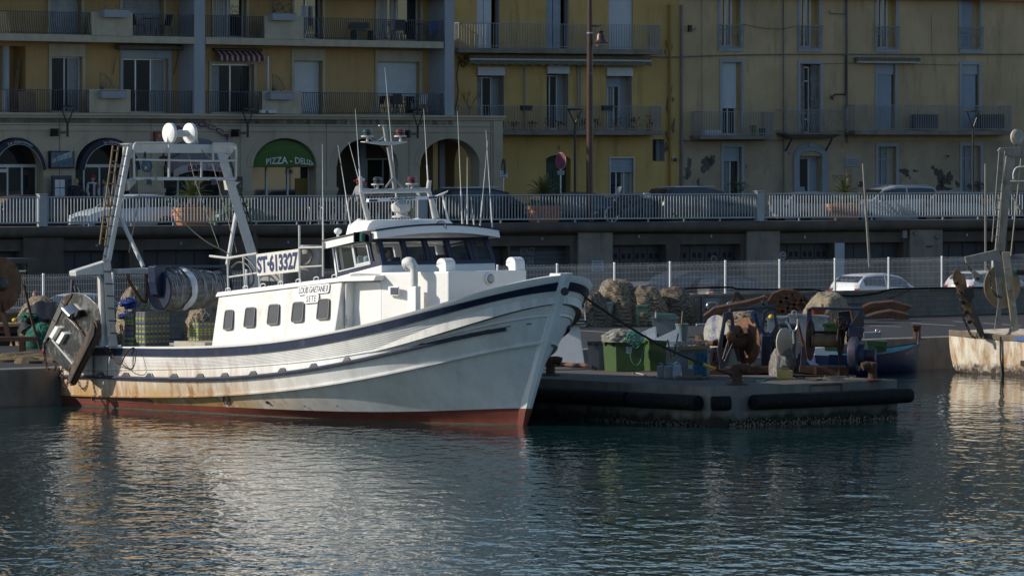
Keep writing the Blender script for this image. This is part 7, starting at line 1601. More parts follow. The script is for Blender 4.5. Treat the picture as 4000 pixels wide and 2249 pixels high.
# ---- bollards
def bollard(px,py,s,label,lean=1,z=qz):
    c=GZ(px,py,z);t=thing('mooring_bollard',label,'bollard',c,group='mooring bollards')
    obj('body',MB().lathe([(.15*s,0),(.13*s,.06*s),(.125*s,.30*s),(.15*s,.40*s),(.14*s,.46*s),(.07*s,.49*s)],c+V((0,0,.03)),n=20),m_rust,t,smooth=40)
    obj('base_plate',MB().lathe([(.28*s,0),(.28*s,.025),(.15*s,.04)],c+V((0,0,.004)),n=16),m_rust,t)
    obj('horn',MB().tube(smoothpath([c+V((0,0,.42*s)),c+V((.16*s*lean,-.05,.43*s)),c+V((.30*s*lean,-.08,.39*s))],4),[.11*s]*5+[.115*s]*4,12) if lean else MB().ball(c+V((0,0,.42*s)),(.2*s,.2*s,.1*s),16,8),m_rust,t,smooth=True)
bollard(2150,1466,1.0,'rusty mooring bollard on the pier edge just right of the bow');bollard(2880,1502,1.05,'rusty bollard at the pier corner with the mooring rope made fast to it');bollard(3408,1485,.95,'rusty bollard by the right end of the pier, behind the blue winch',-1)
bollard(3582,1325,.95,'distant bollard on the quay edge above the bow of the rowing boat',-.6)
# ---- mooring rope from the bow to the corner bollard
a=side(GZ(2330,1410),2285,1165);a=toW(BP(2283,1160,y=1.6));e=GZ(2870,1490)+V((0,0,.16));mid=[a+(e-a)*k/14+V((0,0,-.22*math.sin(math.pi*k/14))) for k in range(15)]
t=thing('mooring_rope','dark mooring rope running from the bow down to the corner bollard','rope',e);obj('rope',MB().tube(mid,.035,8),m_ropedk,t,smooth=True)
obj('yellow_whipping',MB().tube(mid[11:13]+[mid[12]+(mid[13]-mid[12])*.15],.044,8),m_yel,t,smooth=True)
m=MB()
for k in range(3):m.tube([e+V((.16*math.cos(R(30*j)),.16*math.sin(R(30*j)),-.03+.045*k)) for j in range(12)],.03,6,closed=True)
obj('turn',m,m_ropedk,t,smooth=True);obj('yellow_end',MB().tube(smoothpath([e+V((-.02,-.17,-.04)),e+V((.1,-.18,-.08)),e+V((.22,-.1,-.12))],4),.032,7),M('amber_rope',(.45,.26,.03),.8),t,smooth=True)
# ---- bins
def bin4(name,label,b0,corners,mat,rim=None,lid=None,cat='bin',wheels=False):
    """corners: top pixel points left-front, right-front edge of the front face, bottom ones, depth vector in metres"""
    (tlx,tly),(trx,try_),(blx,bly),(brx,bry),dep=corners;t=thing(name,label,cat,b0);S_=lambda x,y:side(b0,x,y);d=V(dep)
    f=[S_(blx,bly),S_(brx,bry),S_(trx,try_),S_(tlx,tly)];td_=d*1.12;inn_=.90
    m=MB();A_=[f[0],f[1],f[1]+d,f[0]+d];T2=[f[3],f[2],f[2]+td_,f[3]+td_];c=sum(T2,V((0,0,0)))/4;I=[c+(p-c)*.93 for p in T2];J=[c+(p-c)*.9+V((0,0,-.25)) for p in T2]
    m.add(A_+T2+I+J,[(0,1,5,4),(1,2,6,5),(2,3,7,6),(3,0,4,7),(3,2,1,0),(4,5,9,8),(5,6,10,9),(6,7,11,10),(7,4,8,11),(8,9,13,12),(9,10,14,13),(10,11,15,14),(11,8,12,15),(12,13,14,15)])
    o=obj('body',m,mat,t,bev=.012)
    m=MB();h=V((0,0,.05));R_=[c+(p-c)*1.05 for p in T2];Q=[c+(p-c)*.94 for p in T2]
    m.add([p-h for p in R_]+R_+Q+[p-h for p in Q],[(i,(i+1)%4,4+(i+1)%4,4+i) for i in range(4)]+[(4+i,4+(i+1)%4,8+(i+1)%4,8+i) for i in range(4)]+[(8+i,8+(i+1)%4,12+(i+1)%4,12+i) for i in range(4)]);obj('rim',m,rim or mat,t,bev=.008)
    m=MB()
    for a,b_ in ((0,1),(1,2),(3,0)):
        for q in (.22,.78):p=R_[a]*(1-q)+R_[b_]*q;e_=(R_[b_]-R_[a]).normalized();n_=V((e_.y,-e_.x,0));m.hexa([p-e_*.05-h*2.4+n_*.0,p+e_*.05-h*2.4,p+e_*.05-h*2.4+n_*.03,p-e_*.05-h*2.4+n_*.03,p-e_*.07-h*.9,p+e_*.07-h*.9,p+e_*.07-h*.9+n_*.05,p-e_*.07-h*.9+n_*.05])
    obj('lug',m,rim or mat,t)
    if lid:obj('lid',MB().add([R_[0],R_[1],R_[2],R_[3],c+(R_[0]-c)*.7+V((0,0,.10)),c+(R_[1]-c)*.7+V((0,0,.10)),c+(R_[2]-c)*.7+V((0,0,.12)),c+(R_[3]-c)*.7+V((0,0,.12))],[(0,1,5,4),(1,2,6,5),(2,3,7,6),(3,0,4,7),(4,5,6,7),(3,2,1,0)]),lid,t,bev=.015)
    if wheels:obj('wheel',MB().lathe([(.03,-.03),(.09,-.03),(.1,0),(.09,.03),(.03,.03)],f[0]+V((.1,.08,.08)),(1,0,0),14).lathe([(.03,-.03),(.09,-.03),(.1,0),(.09,.03),(.03,.03)],f[1]+V((-.1,.08,.08)),(1,0,0),14),m_black,t)
    t['_f']=0;del t['_f'];return t,f,d
bd=(.45,.55,0)
t,f,d=bin4('green_bin','large green plastic bin heaped with pale net and teal twine',GZ(2400,1452),((2405,1332),(2520,1338),(2408,1452),(2514,1448),(-.32,.42,0)),m_green)
fm=lambda x,y:bil([f[0],f[1],f[2],f[3]])(x,y)+V((0,-.012,0))
obj('label_sticker',MB().quad(fm(.36,.62),fm(.55,.62),fm(.55,.83),fm(.36,.83)),m_shut,t);lettering('lettering','Thau',lambda x,y:fm(.38+.15*x,.65+.07*y)+V((0,-.006,0)),m_black,t);obj('sticker_mark',MB().quad(fm(.42,.76)+V((0,-.005,0)),fm(.49,.76)+V((0,-.005,0)),fm(.48,.80)+V((0,-.005,0)),fm(.43,.80)+V((0,-.005,0))),m_red,t)
bin4('green_bin','second green bin, standing in the shade right of the heaped one',GZ(2570,1448),((2534,1325),(2604,1330),(2540,1448),(2600,1446),(-.25,.6,0)),m_green)
bin4('grey_bin','tall grey wheeled bin left of the heaped green one',GZ(2330,1446),((2295,1332),(2342,1332),(2300,1444),(2340,1450),(.45,.35,0)),m_grey,m_dgrey,wheels=True)
bin4('wheeled_bin','grey wheeled bin with a dark green lid in the middle of the quay',GZ(2590,1318),((2546,1238),(2640,1240),(2556,1318),(2632,1312),(.1,.7,0)),m_grey,m_grey,M('dark_green_lid',(.02,.06,.045),.5),wheels=True)
t,f,d=bin4('grey_tub','grey tub with a green and white sticker under the small pallet, by the left winch',GZ(2720,1478),((2656,1365),(2765,1362),(2664,1474),(2762,1474),(.1,.7,0)),m_grey)
fm2=lambda x,y:bil([f[0],f[1],f[2],f[3]])(x,y)+V((0,-.012,0));obj('label_sticker',MB().quad(fm2(.27,.32),fm2(.44,.30),fm2(.44,.66),fm2(.27,.68)),m_shut,t);obj('sticker_mark',MB().quad(fm2(.28,.46)+V((0,-.005,0)),fm2(.43,.45)+V((0,-.005,0)),fm2(.43,.60)+V((0,-.005,0)),fm2(.28,.61)+V((0,-.005,0))),m_lime,t)
bin4('pale_tub','pale green insulated tub under the dark net pile beside the bow',GZ(2350,1275),((2325,1182),(2386,1180),(2330,1270),(2380,1272),(.1,.9,0)),M('pale_green_plastic',(.30,.38,.30),.6,var=.15))
bin4('pale_tub','pale green tub in the shade under the middle net pile',GZ(2500,1272),((2486,1190),(2530,1190),(2488,1270),(2528,1270),(.1,.9,0)),M('shaded_green_plastic',(.17,.25,.17),.6,var=.15))  # darker copy of the pale green plastic, shade put into the colour
t_,f,d=bin4('fish_tub','grey tub marked with a red 3 behind the right winch',GZ(3160,1335),((3082,1226),(3224,1236),(3090,1325),(3216,1330),(.15,.9,0)),M('light_grey_plastic',(.27,.29,.30),.55,var=.12));fm3=lambda x,y:bil([f[0],f[1],f[2],f[3]])(x,y)+V((0,-.012,0))
lettering('lettering','3',lambda x,y:fm3(.19+.07*x,.62+.2*y),m_red,t_);obj('lift_handle',MB().tube(smoothpath([fm3(.1,.95),fm3(.1,1.12),fm3(.2,1.12),fm3(.2,.95)],3),.025,6).tube(smoothpath([fm3(.5,.95),fm3(.5,1.1),fm3(.58,1.1),fm3(.58,.95)],3),.025,6),M('light_grey_plastic',(.27,.29,.30)),t_)
bin4('fish_tub','grey tub with a yellow float in it behind the left winch',GZ(3040,1345),((2998,1238),(3072,1236),(3000,1330),(3066,1330),(.1,.9,0)),M('light_grey_plastic',(.27,.29,.30)))
bin4('fish_tub','dark tub behind the white fan disc between the winches',GZ(3090,1400),((3046,1262),(3112,1268),(3050,1400),(3108,1400),(.1,.6,0)),m_dgrey)
bin4('green_crate','green tub with red shells in it behind the right winch hand wheel',GZ(3255,1380),((3218,1262),(3290,1262),(3222,1370),(3284,1372),(.1,.6,0)),m_green)
tag(obj('tub_float',MB().ball(side(GZ(3040,1345),3012,1238),.09,10,6),m_yel,smooth=True),'yellow float lying in the grey tub behind the left winch','float')
heap('net_bundle','pale net and teal twine heaped on the green bin','fishing net',side(GZ(2400,1452),2452,1336)+V((-.15,.25,0)),(.55,.38,.36),M('pale_gill_net',(.30,.29,.24),.9,var=.5,scale=9,bump=1,bscale=60,fine=.4),12,amp=.14,twine=70,tmat=M('white_twine',(.42,.42,.38),.8))
m=MB();b0=GZ(2400,1452)
for k in range(34):
    a_=rnd.random()*6.28;q=[];cx,cy__=2478+rnd.gauss(0,10),1312+rnd.gauss(0,9)
    for j in range(10):f_=j/9;q.append(side(b0,cx+(14+4*rnd.random())*math.cos(a_+f_*5)+f_*8,cy__+(15)*math.sin(a_+f_*5)+f_*12)+V((0,-.12-.03*rnd.random(),0)))
    m.tube(smoothpath(q,2),.007,4,caps=False)
m.tube(smoothpath([side(b0,x,y)+V((0,-.06,0)) for x,y in ((2462,1345),(2461,1385),(2470,1415),(2485,1425),(2500,1412),(2512,1365),(2518,1340))],5),.006,4)
tag(obj('twine_tangle',m,M('mint_twine',(.10,.36,.27),.8),smooth=True),'tangle of mint green twine spilling down the front of the green bin','twine')
# white open carton, green bucket with stick
b0=GZ(2585,1352);P_=lambda x,y,d=0:side(b0,x,y)+V((0,d,0))
t=thing('polystyrene_box','white polystyrene box with two pointed flared sides behind the green bins','box',b0)
obj('body',MB().hexa([P_(2528,1352),P_(2650,1352),P_(2650,1352,.6),P_(2528,1352,.6),P_(2520,1322),P_(2654,1336),P_(2654,1336,.7),P_(2520,1322,.7)]),m_shut,t,bev=.01)
obj('flap',MB().prism([P_(2502,1300,.3),P_(2558,1276,.3),P_(2561,1322,.3),P_(2516,1322,.3)],(.05,.03,0)),M('clean_polystyrene',(.82,.82,.80),.7),t);obj('flap',MB().prism([P_(2562,1321,-.02),P_(2653,1280,-.02),P_(2658,1337,-.02),P_(2566,1324,-.02)],(.05,.03,0)),M('clean_polystyrene',(.82,.82,.80)),t)
c=GZ(2664,1338);s=F/c.y;t=thing('round_bin','round grey green bin with a wire handle and a stick in it','bin',c);obj('body',MB().lathe([(.14,0),(.21,.62),(.225,.62),(.225,.58),(.19,.55)],c,n=24,caps=False).lathe([(.14,0),(.001,.01)],c,n=24),M('grey_green_plastic',(.13,.17,.14),.6,var=.2),t,smooth=40)
obj('handle',MB().tube(smoothpath([c+V((.2,-.1,.5)),c+V((.25,-.1,.42)),c+V((.24,-.1,.3)),c+V((.19,-.1,.28))],4),.01,5),m_steel,t);tag(obj('stick',MB().tube([c+V((-.05,.05,.1)),c+V((.02,.05,1.02))],.022,6),m_wood),'wooden stick standing in the round grey green bin','stick')
t=thing('bottle','small plastic bottle with a pink cap on the lid of the wheeled bin','bottle',side(GZ(2590,1318),2560,1240));c=side(GZ(2590,1318),2562,1240)+V((0,-.05,0));obj('body',MB().lathe([(.035,0),(.035,.13),(.015,.17),(.015,.2)],c,n=10),M('clear_plastic',(.35,.4,.45),.2),t);obj('cap',MB().lathe([(.02,.2),(.02,.24)],c,n=8),m_pink,t)
# jerrycans
def can(px0,px1,ytop,ybase,mat,label,cap=m_black):
    b0=GZ((px0+px1)/2,ybase);a,b_=side(b0,px0,ybase),side(b0,px1,ytop);wd_,h_=b_.x-a.x,b_.z-a.z;t=thing('jerrycan',label,'jerrycan',b0,group='jerrycans on the pier')
    obj('body',MB().box(a.x,b_.x,a.y,a.y+.26,a.z,a.z+h_*.88),mat,t,bev=.035);obj('handle',MB().tube(smoothpath([V((a.x+wd_*.3,a.y+.13,a.z+h_*.86)),V((a.x+wd_*.35,a.y+.13,a.z+h_)),V((a.x+wd_*.7,a.y+.13,a.z+h_)),V((a.x+wd_*.75,a.y+.13,a.z+h_*.86))],3),.02,6),mat,t,smooth=True);obj('cap',MB().lathe([(.03,0),(.03,.04)],(a.x+wd_*.18,a.y+.1,a.z+h_*.87),n=10),cap,t)
m_can=M('translucent_grey_plastic',(.24,.26,.27),.4,var=.2,scale=5)
can(2568,2594,1420,1478,m_can,'leftmost of the grey jerrycans in front of the sticker tub');can(2596,2628,1420,1480,m_can,'middle grey jerrycan in front of the sticker tub');can(2630,2660,1418,1482,M('bluish_clear_plastic',(.30,.36,.42),.3,var=.2),'bluish jerrycan nearest the sticker tub',m_cream)
can(3036,3097,1440,1482,M('honey_plastic',(.50,.33,.09),.4,var=.2,scale=6),'amber jerrycan lying between the two winches',m_yel)
# wooden pallet, blue net sacking, rope on the ground
b0=GZ(2720,1478);P_=lambda x,y,d=0:side(b0,x,y)+V((0,d,0));t=thing('pallet','weathered wooden pallet lying on top of the sticker tub','pallet',P_(2700,1362))
for k in range(6):x=2630+k*21;obj('slat',MB().hexa([P_(x,1350-k*1.2,-.25),P_(x+14,1350-k*1.2,-.25),P_(x+34,1340-k*1.2,.75),P_(x+20,1340-k*1.2,.75),P_(x,1346-k*1.2,-.25),P_(x+14,1346-k*1.2,-.25),P_(x+34,1336-k*1.2,.75),P_(x+20,1336-k*1.2,.75)]),m_wood,t)
obj('runner',MB().hexa([P_(2646,1366,-.26),P_(2772,1360,-.26),P_(2772,1360,-.16),P_(2646,1366,-.16),P_(2646,1352,-.26),P_(2772,1346,-.26),P_(2772,1346,-.16),P_(2646,1352,-.16)]),m_wood,t)
b0=GZ(2740,1480);t=tag(obj('net_sack',MB().grid([[side(b0,2712+6*i+3*math.sin(j),1376+13*j+2*math.sin(i*2))+V((0,-.10-.03*math.sin(i*2.2+j)-.02*j,0)) for i in range(9)] for j in range(10)]),M('blue_net_sacking',(.03,.14,.20),.95,var=.5,scale=14,bump=1,bscale=50,fine=.5),smooth=True),'blue net sacking hanging down the tub beside the left winch','sacking')
c=GZ(2690,1482);t=thing('rope_scraps','pile of frayed brown rope on the pier in front of the sticker tub','rope',c);m=MB()
for k in range(70):p=c+V((rnd.gauss(0,.22),rnd.gauss(0,.12),.03+.07*rnd.random()));m.tube([p+V((rnd.uniform(-.14,.14),rnd.uniform(-.06,.06),rnd.uniform(-.03,.03)))*q for q in (-1,0,1)],.010,4)
m.v=[p if p.z>qz else V((p.x,p.y,qz+.005)) for p in m.v];obj('strand',m,M('frayed_rope',(.26,.18,.10),.95,var=.4,scale=14),t)
c=GZ(3250,1486);t=thing('net_scraps','scrap of pale net and yellow rope at the pier front, below the right winch','fishing net',c);m=MB()
for k in range(60):p=c+V((rnd.gauss(0,.18),rnd.gauss(0,.10),.02+.10*rnd.random()));m.tube([p+V((rnd.uniform(-.14,.14),rnd.uniform(-.06,.06),rnd.uniform(-.03,.05)))*q for q in (-1,0,1)],.007,4)
obj('strand',m,m_rope,t)
b0=GZ(2580,1440);t=thing('hose_coil','blue hose looped beside the jerrycans','hose',b0);obj('hose',MB().tube(smoothpath([side(b0,x,y) for x,y in ((2590,1395),(2598,1412),(2615,1420),(2640,1418),(2654,1395),(2656,1375))],5),.03,7),M('blue_hose',(.04,.16,.20),.6),t,smooth=True)
for k,(p,q_,lb) in enumerate((((2608,1325),(2622,1400),'rusty upright plank behind the blue hose'),((2650,1302),(2632,1390),'dark stake leaning left behind the jerrycans'))):b0=GZ(2620,1440);tag(obj('stake',MB().bar(side(b0,*p),side(b0,*q_),.07,.04),m_rust if k== 0 else m_black),lb,'stake')
# ---- the two old winches on the pier (seen from the camera side, built as frames in depth)
def winchframe(px,py,dep):b0=GZ(px,py);return b0,(lambda x,y,d=0:side(b0,x,y)+V((0.0,d,0)))
b0,P_=winchframe(2900,1462,1.2);q2=lambda x,y:(2600+x/3.62,1120+y/3.62)
Wp=lambda x,y,d=0:P_(*q2(x,y),d)
w1=thing('net_winch','rusty winch with flaking blue frame and big brown disc, left of two','winch',b0,group='old winches on the pier')
def ringplate(name,outer,inner,d0,th,mat,par=w1,Wf=None):
    Wf=Wf or Wp;n=len(outer);m=MB();a=[Wf(*p,d0) for p in outer];b_=[Wf(*p,d0) for p in inner];v=V((0,th,0))
    m.add(a+b_+[p+v for p in a]+[p+v for p in b_],[(i,(i+1)%n,n+(i+1)%n,n+i) for i in range(n)]+[(2*n+i,3*n+i,3*n+(i+1)%n,2*n+(i+1)%n) for i in range(n)]+[(i,2*n+i,2*n+(i+1)%n,(i+1)%n) for i in range(n)]+[(n+i,n+(i+1)%n,3*n+(i+1)%n,3*n+i) for i in range(n)]);return obj(name,m,mat,par,bev=.006)
ringplate('side_frame',((845,360),(940,335),(985,640),(965,760),(850,1120),(790,1150),(730,870),(820,470)),((880,460),(910,455),(915,640),(900,760),(830,1010),(800,1020),(790,880),(845,500)),-.35,.06,m_bluerust)
ringplate('side_frame',((820,360),(850,355),(800,640),(740,870),(790,1150),(765,1160),(725,880),(790,560)),((835,420),(838,430),(800,620),(745,860),(775,1090),(772,1080),(742,880),(795,600)),-.30,.3,m_bluerust)
ringplate('side_frame',((1205,360),(1330,320),(1390,600),(1350,690),(1290,640),(1240,540),(1225,460),(1210,400)),((1250,390),(1300,375),(1340,560),(1330,600),(1300,590),(1280,520),(1265,460),(1255,410)),.35,.08,m_ltblue)
obj('inner_plate',MB().prism([Wp(x,y,.36) for x,y in ((1250,380),(1310,370),(1350,600),(1300,600))],(0,.04,0)),m_bluerust,w1)
ringplate('side_frame',((1510,300),(1560,300),(1625,620),(1590,740),(1440,750),(1400,700),(1360,620),(1400,370)),((1480,350),(1540,340),(1565,570),(1530,640),(1470,700),(1440,680),(1410,620),(1430,400)),.75,.08,m_bluerust)
obj('column',MB().hexa([Wp(1370,1110,.5),Wp(1490,1110,.5),Wp(1490,1110,.9),Wp(1370,1110,.9),Wp(1380,700,.5),Wp(1510,700,.5),Wp(1510,700,.9),Wp(1380,700,.9)]),m_bluerust,w1,bev=.02)
obj('top_bar',MB().bar(Wp(900,330,-.2),Wp(1560,295,.8),.07,.09),m_bluerust,w1,bev=.01)
ax=V((.85,.53,0)).normalized();dc=Wp(1150,770,.15);s2=3.62*F/b0.y
obj('disc',MB().lathe([(.22,-.03),(.62,-.03),(.66,-.015),(.66,.02),(.62,.03),(.2,.03)],dc,ax,44),m_rustorange,w1,smooth=40);obj('disc_ring',MB().lathe([(.36,-.05),(.38,-.05),(.38,-.03),(.36,-.03)],dc,ax,36),m_rust,w1)
obj('drum',MB().lathe([(.20,0),(.20,.75)],dc-ax*.72,ax,24),m_rust,w1,smooth=40)
obj('spindle',MB().tube([Wp(1000,690,-.2),Wp(1330,665,.4)],.055,10),m_rust,w1,smooth=True)
obj('back_disc',MB().lathe([(.1,-.02),(.52,-.02),(.54,0),(.52,.02),(.1,.02)],Wp(735,680,.5),V((.75,.66,0)),36),M('flaking_white_blue_paint',(.36,.36,.30),.7,var=.2,stain=(.03,.05,.22),samt=1.0,slo=.5,sscale=(1.3,1.3,1.3)),w1,smooth=40)
obj('sheave',MB().lathe([(.04,.06),(.09,.05),(.13,.03),(.145,0),(.13,-.05)],Wp(915,690,-.40),V((.3,-.95,0)),24),m_rustorange,w1,smooth=40)
obj('drive_belt',MB().tube([Wp(965,700,-.38),Wp(945,770,-.38),Wp(825,1040,-.38)],.018,6).tube([Wp(880,740,-.38),Wp(800,1010,-.38)],.018,6),m_black,w1)
obj('bearing',MB().hexa([Wp(655,840,.1),Wp(750,840,.1),Wp(750,840,.4),Wp(655,840,.4),Wp(670,760,.1),Wp(745,740,.1),Wp(745,740,.4),Wp(670,760,.4)]).lathe([(.07,0),(.07,.3)],Wp(690,800,.0),V((-.6,.8,0)),14),m_rust,w1,bev=.01)
obj('pedestal',MB().prism([Wp(x,y,.1) for x,y in ((615,870),(735,860),(760,1160),(600,1170))],(0,.35,0)),m_rust,w1,bev=.01);ringplate('pedestal_face',((660,905),(735,900),(745,1060),(735,1075),(680,1080),(650,1060)),((680,940),(715,935),(722,1040),(715,1050),(690,1055),(672,1040)),.07,.03,m_bluerust)
obj('base_beam',MB().hexa([Wp(520,1250,-.4),Wp(1540,1200,-.4),Wp(1540,1200,.9),Wp(520,1250,.9),Wp(545,1170,-.4),Wp(1530,1110,-.4),Wp(1530,1110,.9),Wp(545,1170,.9)]),m_rust,w1,bev=.01)
obj('base_flange',MB().hexa([Wp(880,1150,-.42),Wp(1250,1120,-.42),Wp(1250,1120,-.3),Wp(880,1150,-.3),Wp(885,1125,-.42),Wp(1250,1095,-.42),Wp(1250,1095,-.3),Wp(885,1125,-.3)]),m_rustorange,w1)
obj('strut',MB().bar(Wp(1030,1060,.3),Wp(975,700,.3),.12,.05).bar(Wp(1120,1120,.3),Wp(1080,900,.2),.10,.05),m_bluerust,w1)
t=thing('scrap_sheet','flat rusty sheet jutting out under the left winch','steel sheet',Wp(600,1290));obj('sheet',MB().hexa([Wp(370,1278,-.5),Wp(800,1290,-.5),Wp(900,1275,.2),Wp(420,1268,.2),Wp(370,1268,-.5),Wp(800,1276,-.5),Wp(900,1262,.2),Wp(420,1258,.2)]),m_rust,t)
for x,lb in ((1240,'pale round float wedged under the left winch'),):tag(obj('net_float',MB().ball(Wp(x,1300,-.2),(.19,.19,.18),16,10),M('grey_float',(.22,.21,.19),.6,var=.3),smooth=True),lb,'float')
tag(obj('log',MB().lathe([(.16,0),(.17,.05),(.16,.65),(.10,.66)],Wp(1330,1300,-.1),(1,.1,0),16),m_black,smooth=40),'black rubber log lying under the left winch','log')
# right winch
b0,P_=winchframe(3240,1470,1.2);q3=lambda x,y:(3050+x/3.62,1120+y/3.62);Wr=lambda x,y,d=0:P_(*q3(x,y),d)
w2=thing('net_winch','blue winch with spoked hand wheel and brown drum, right of two','winch',b0,group='old winches on the pier')
def wp(name,pts,d,th,mat,bev=.012):return obj(name,MB().prism([Wr(x,y,d) for x,y in pts],(0,th,0)),mat,w2,bev=bev)
wp('top_bar',((370,320),(440,285),(1160,295),(1165,330),(800,328)),-.1,.4,m_bluerust)
wp('upright',((375,320),(432,318),(440,500),(360,830),(330,830)),-.05,.3,m_bluerust);wp('upright',((290,840),(375,840),(365,1110),(275,1110)),-.1,.4,m_bluerust)
wp('upright',((820,360),(985,345),(1030,620),(930,640),(860,1110),(830,1110),(838,600)),.3,.3,m_bluerust);wp('side_plate',((1110,340),(1165,330),(1178,560),(960,560)),-.1,.2,m_bluerust)
wp('gear_case',((960,560),(1150,560),(1180,600),(1120,770),(940,780),(945,660)),-.15,.5,m_bluerust)
obj('gear_drum',MB().lathe([(.20,-.03),(.46,-.02),(.48,.02),(.48,.20),(.44,.22),(.2,.24)],Wr(1000,945,-.05),V((.95,-.3,0)),32),m_bluerust,w2,smooth=40);obj('motor',MB().lathe([(.30,0),(.30,.16),(.16,.18),(.15,.36),(.20,.37),(.18,.45),(.05,.46)],Wr(1110,960,-.1),V((.97,-.25,0)),24),m_bluerust,w2,smooth=40)
obj('flange',MB().lathe([(.1,-.02),(.56,-.02),(.58,0),(.56,.02),(.1,.02)],Wr(420,750,.1),V((.96,-.28,0)),40),m_rust,w2,smooth=40);obj('flange',MB().lathe([(.1,-.02),(.42,-.02),(.44,0),(.42,.02),(.1,.02)],Wr(850,770,.15),V((.96,-.28,0)),36),m_rust,w2,smooth=40)
obj('drum',MB().tube([Wr(420,765,.1),Wr(850,765,.15)],.175,22),M('worn_wooden_drum',(.20,.13,.07),.8,var=.4,scale=4,stain=(.03,.03,.04),samt=.8),w2,smooth=40)
m=MB();a,b_=Wr(465,645,.1),Wr(820,650,.15)
m.tube([a,b_],.035,8)
for k in range(22):p=a+(b_-a)*(k+.5)/22;m.lathe([(.035,-.012),(.062,0),(.035,.012)],p,b_-a,10,caps=False)
obj('screw_spindle',m,m_rust,w2)
c=Wr(850,507,-.3);r_=92/s2*1.0;r_=92*(b0.y)/(3.62*F);axw=V((.25,-.97,0)).normalized();e1=V((0,0,1));e2=axw.cross(e1)
m=MB().tube([c+(e1*math.cos(R(12*k))+e2*math.sin(R(12*k)))*r_*.93 for k in range(30)],r_*.09,8,closed=True)
for k in range(6):
    a0=R(60*k);m.tube(smoothpath([c+(e1*math.cos(a0)+e2*math.sin(a0))*r_*.15,c+(e1*math.cos(a0+.45)+e2*math.sin(a0+.45))*r_*.5,c+(e1*math.cos(a0+.25)+e2*math.sin(a0+.25))*r_*.92],4),r_*.07,6)
m.lathe([(r_*.2,-.04),(r_*.2,.04)],c,axw,14);obj('hand_wheel',m,m_rust,w2,smooth=True)
obj('wheel_shaft',MB().tube([c,Wr(960,540,.3)],.03,8),m_rust,w2)
wp('base_beam',((260,1118),(940,1130),(960,1160),(945,1250),(500,1235),(255,1200)),-.2,1.0,m_rust);obj('base_rib',MB().box(*sum(([Wr(x,1240,-.24).x,Wr(x,1240,-.24).x+.06] for x in (470,)),[]),Wr(470,1240,-.24).y,Wr(470,1240,-.24).y+.04,Wr(470,1235).z,Wr(470,1120).z).box(Wr(800,1240).x,Wr(800,1240).x+.06,b0.y-.24,b0.y-.2,Wr(800,1240).z,Wr(800,1130).z),m_rustorange,w2)
t=thing('scrap_sheet','thin rusty sheet jutting left under the right winch','steel sheet',Wr(500,1250));obj('sheet',MB().hexa([Wr(80,1240,-.4),Wr(1060,1268,-.4),Wr(1060,1262,.5),Wr(80,1236,.5),Wr(80,1230,-.4),Wr(1060,1258,-.4),Wr(1060,1252,.5),Wr(80,1226,.5)]),m_rust,t)
t=thing('pallet','dark low pallet under the right winch','pallet',Wr(600,1310));obj('block',MB().hexa([Wr(340,1310,-.1),Wr(400,1310,-.1),Wr(400,1310,.6),Wr(340,1310,.6),Wr(340,1268,-.1),Wr(400,1268,-.1),Wr(400,1268,.6),Wr(340,1268,.6)]).hexa([Wr(900,1310,-.1),Wr(1060,1310,-.1),Wr(1060,1310,.6),Wr(900,1310,.6),Wr(900,1268,-.1),Wr(1060,1268,-.1),Wr(1060,1268,.6),Wr(900,1268,.6)]),m_dgrey,t)
c=Wr(75,790,.3);tag(obj('fan_disc',MB().lathe([(.05,.04),(.3,.0),(.40,-.05),(.41,-.02),(.3,.03),(.05,.07)],c,V((.80,-.6,0)),32),M('cream_enamel',(.50,.44,.34),.6,var=.2,scale=3),smooth=60),'cream dished disc standing between the two winches','disc')
nets('wrapped_net','grey net bundle half wrapped in clear plastic between the winches',3012,3110,1352,1470,.5,M('grey_wrapped_net',(.16,.15,.14),.7,var=.6,scale=6,bump=1,bscale=30,stain=(.35,.36,.38),samt=.6,slo=.56,sscale=(3,3,3)),15,amp=.12,twine=60)
tag(obj('forked_stand',MB().tube(smoothpath([P_(*q3(65,485)),P_(*q3(110,540)),P_(*q3(150,615)),P_(*q3(200,615)),P_(*q3(235,560)),P_(*q3(240,450))],5),.028,8).tube([P_(*q3(175,620)),P_(*q3(185,800))],.03,8),m_steel,smooth=True),'shiny forked steel stand between the winches','stand')
# ---- plastic chair, baskets, blue tub behind the right winch
t=foldchair(GZ(3235,1320),R(75),m_red,'red plastic chair standing among the tubs behind the right winch','plastic_chair',s=.72,arms=False);t.location.z=qz+.5
c=side(GZ(3190,1335),3190,1228);tag(obj('basket',MB().lathe([(.26,0),(.34,.20),(.36,.20),(.33,.18),(.25,.02)],c+V((0,.1,0)),n=24),m_orange,smooth=40),'orange round basket standing on the tub behind the right winch','basket')
b0=V((10,166.6,.6));t=thing('engine_box','grey engine box in the rowing boat behind the right winch','engine box',b0);P_=lambda x,y,d=0:side(b0,x,y)+V((0,d,0));obj('box',MB().hexa([P_(3180,1398),P_(3280,1398),P_(3280,1398,.5),P_(3180,1398,.5),P_(3180,1358),P_(3215,1356),P_(3280,1350,.5),P_(3180,1352,.5)]),m_shut,t,bev=.02)
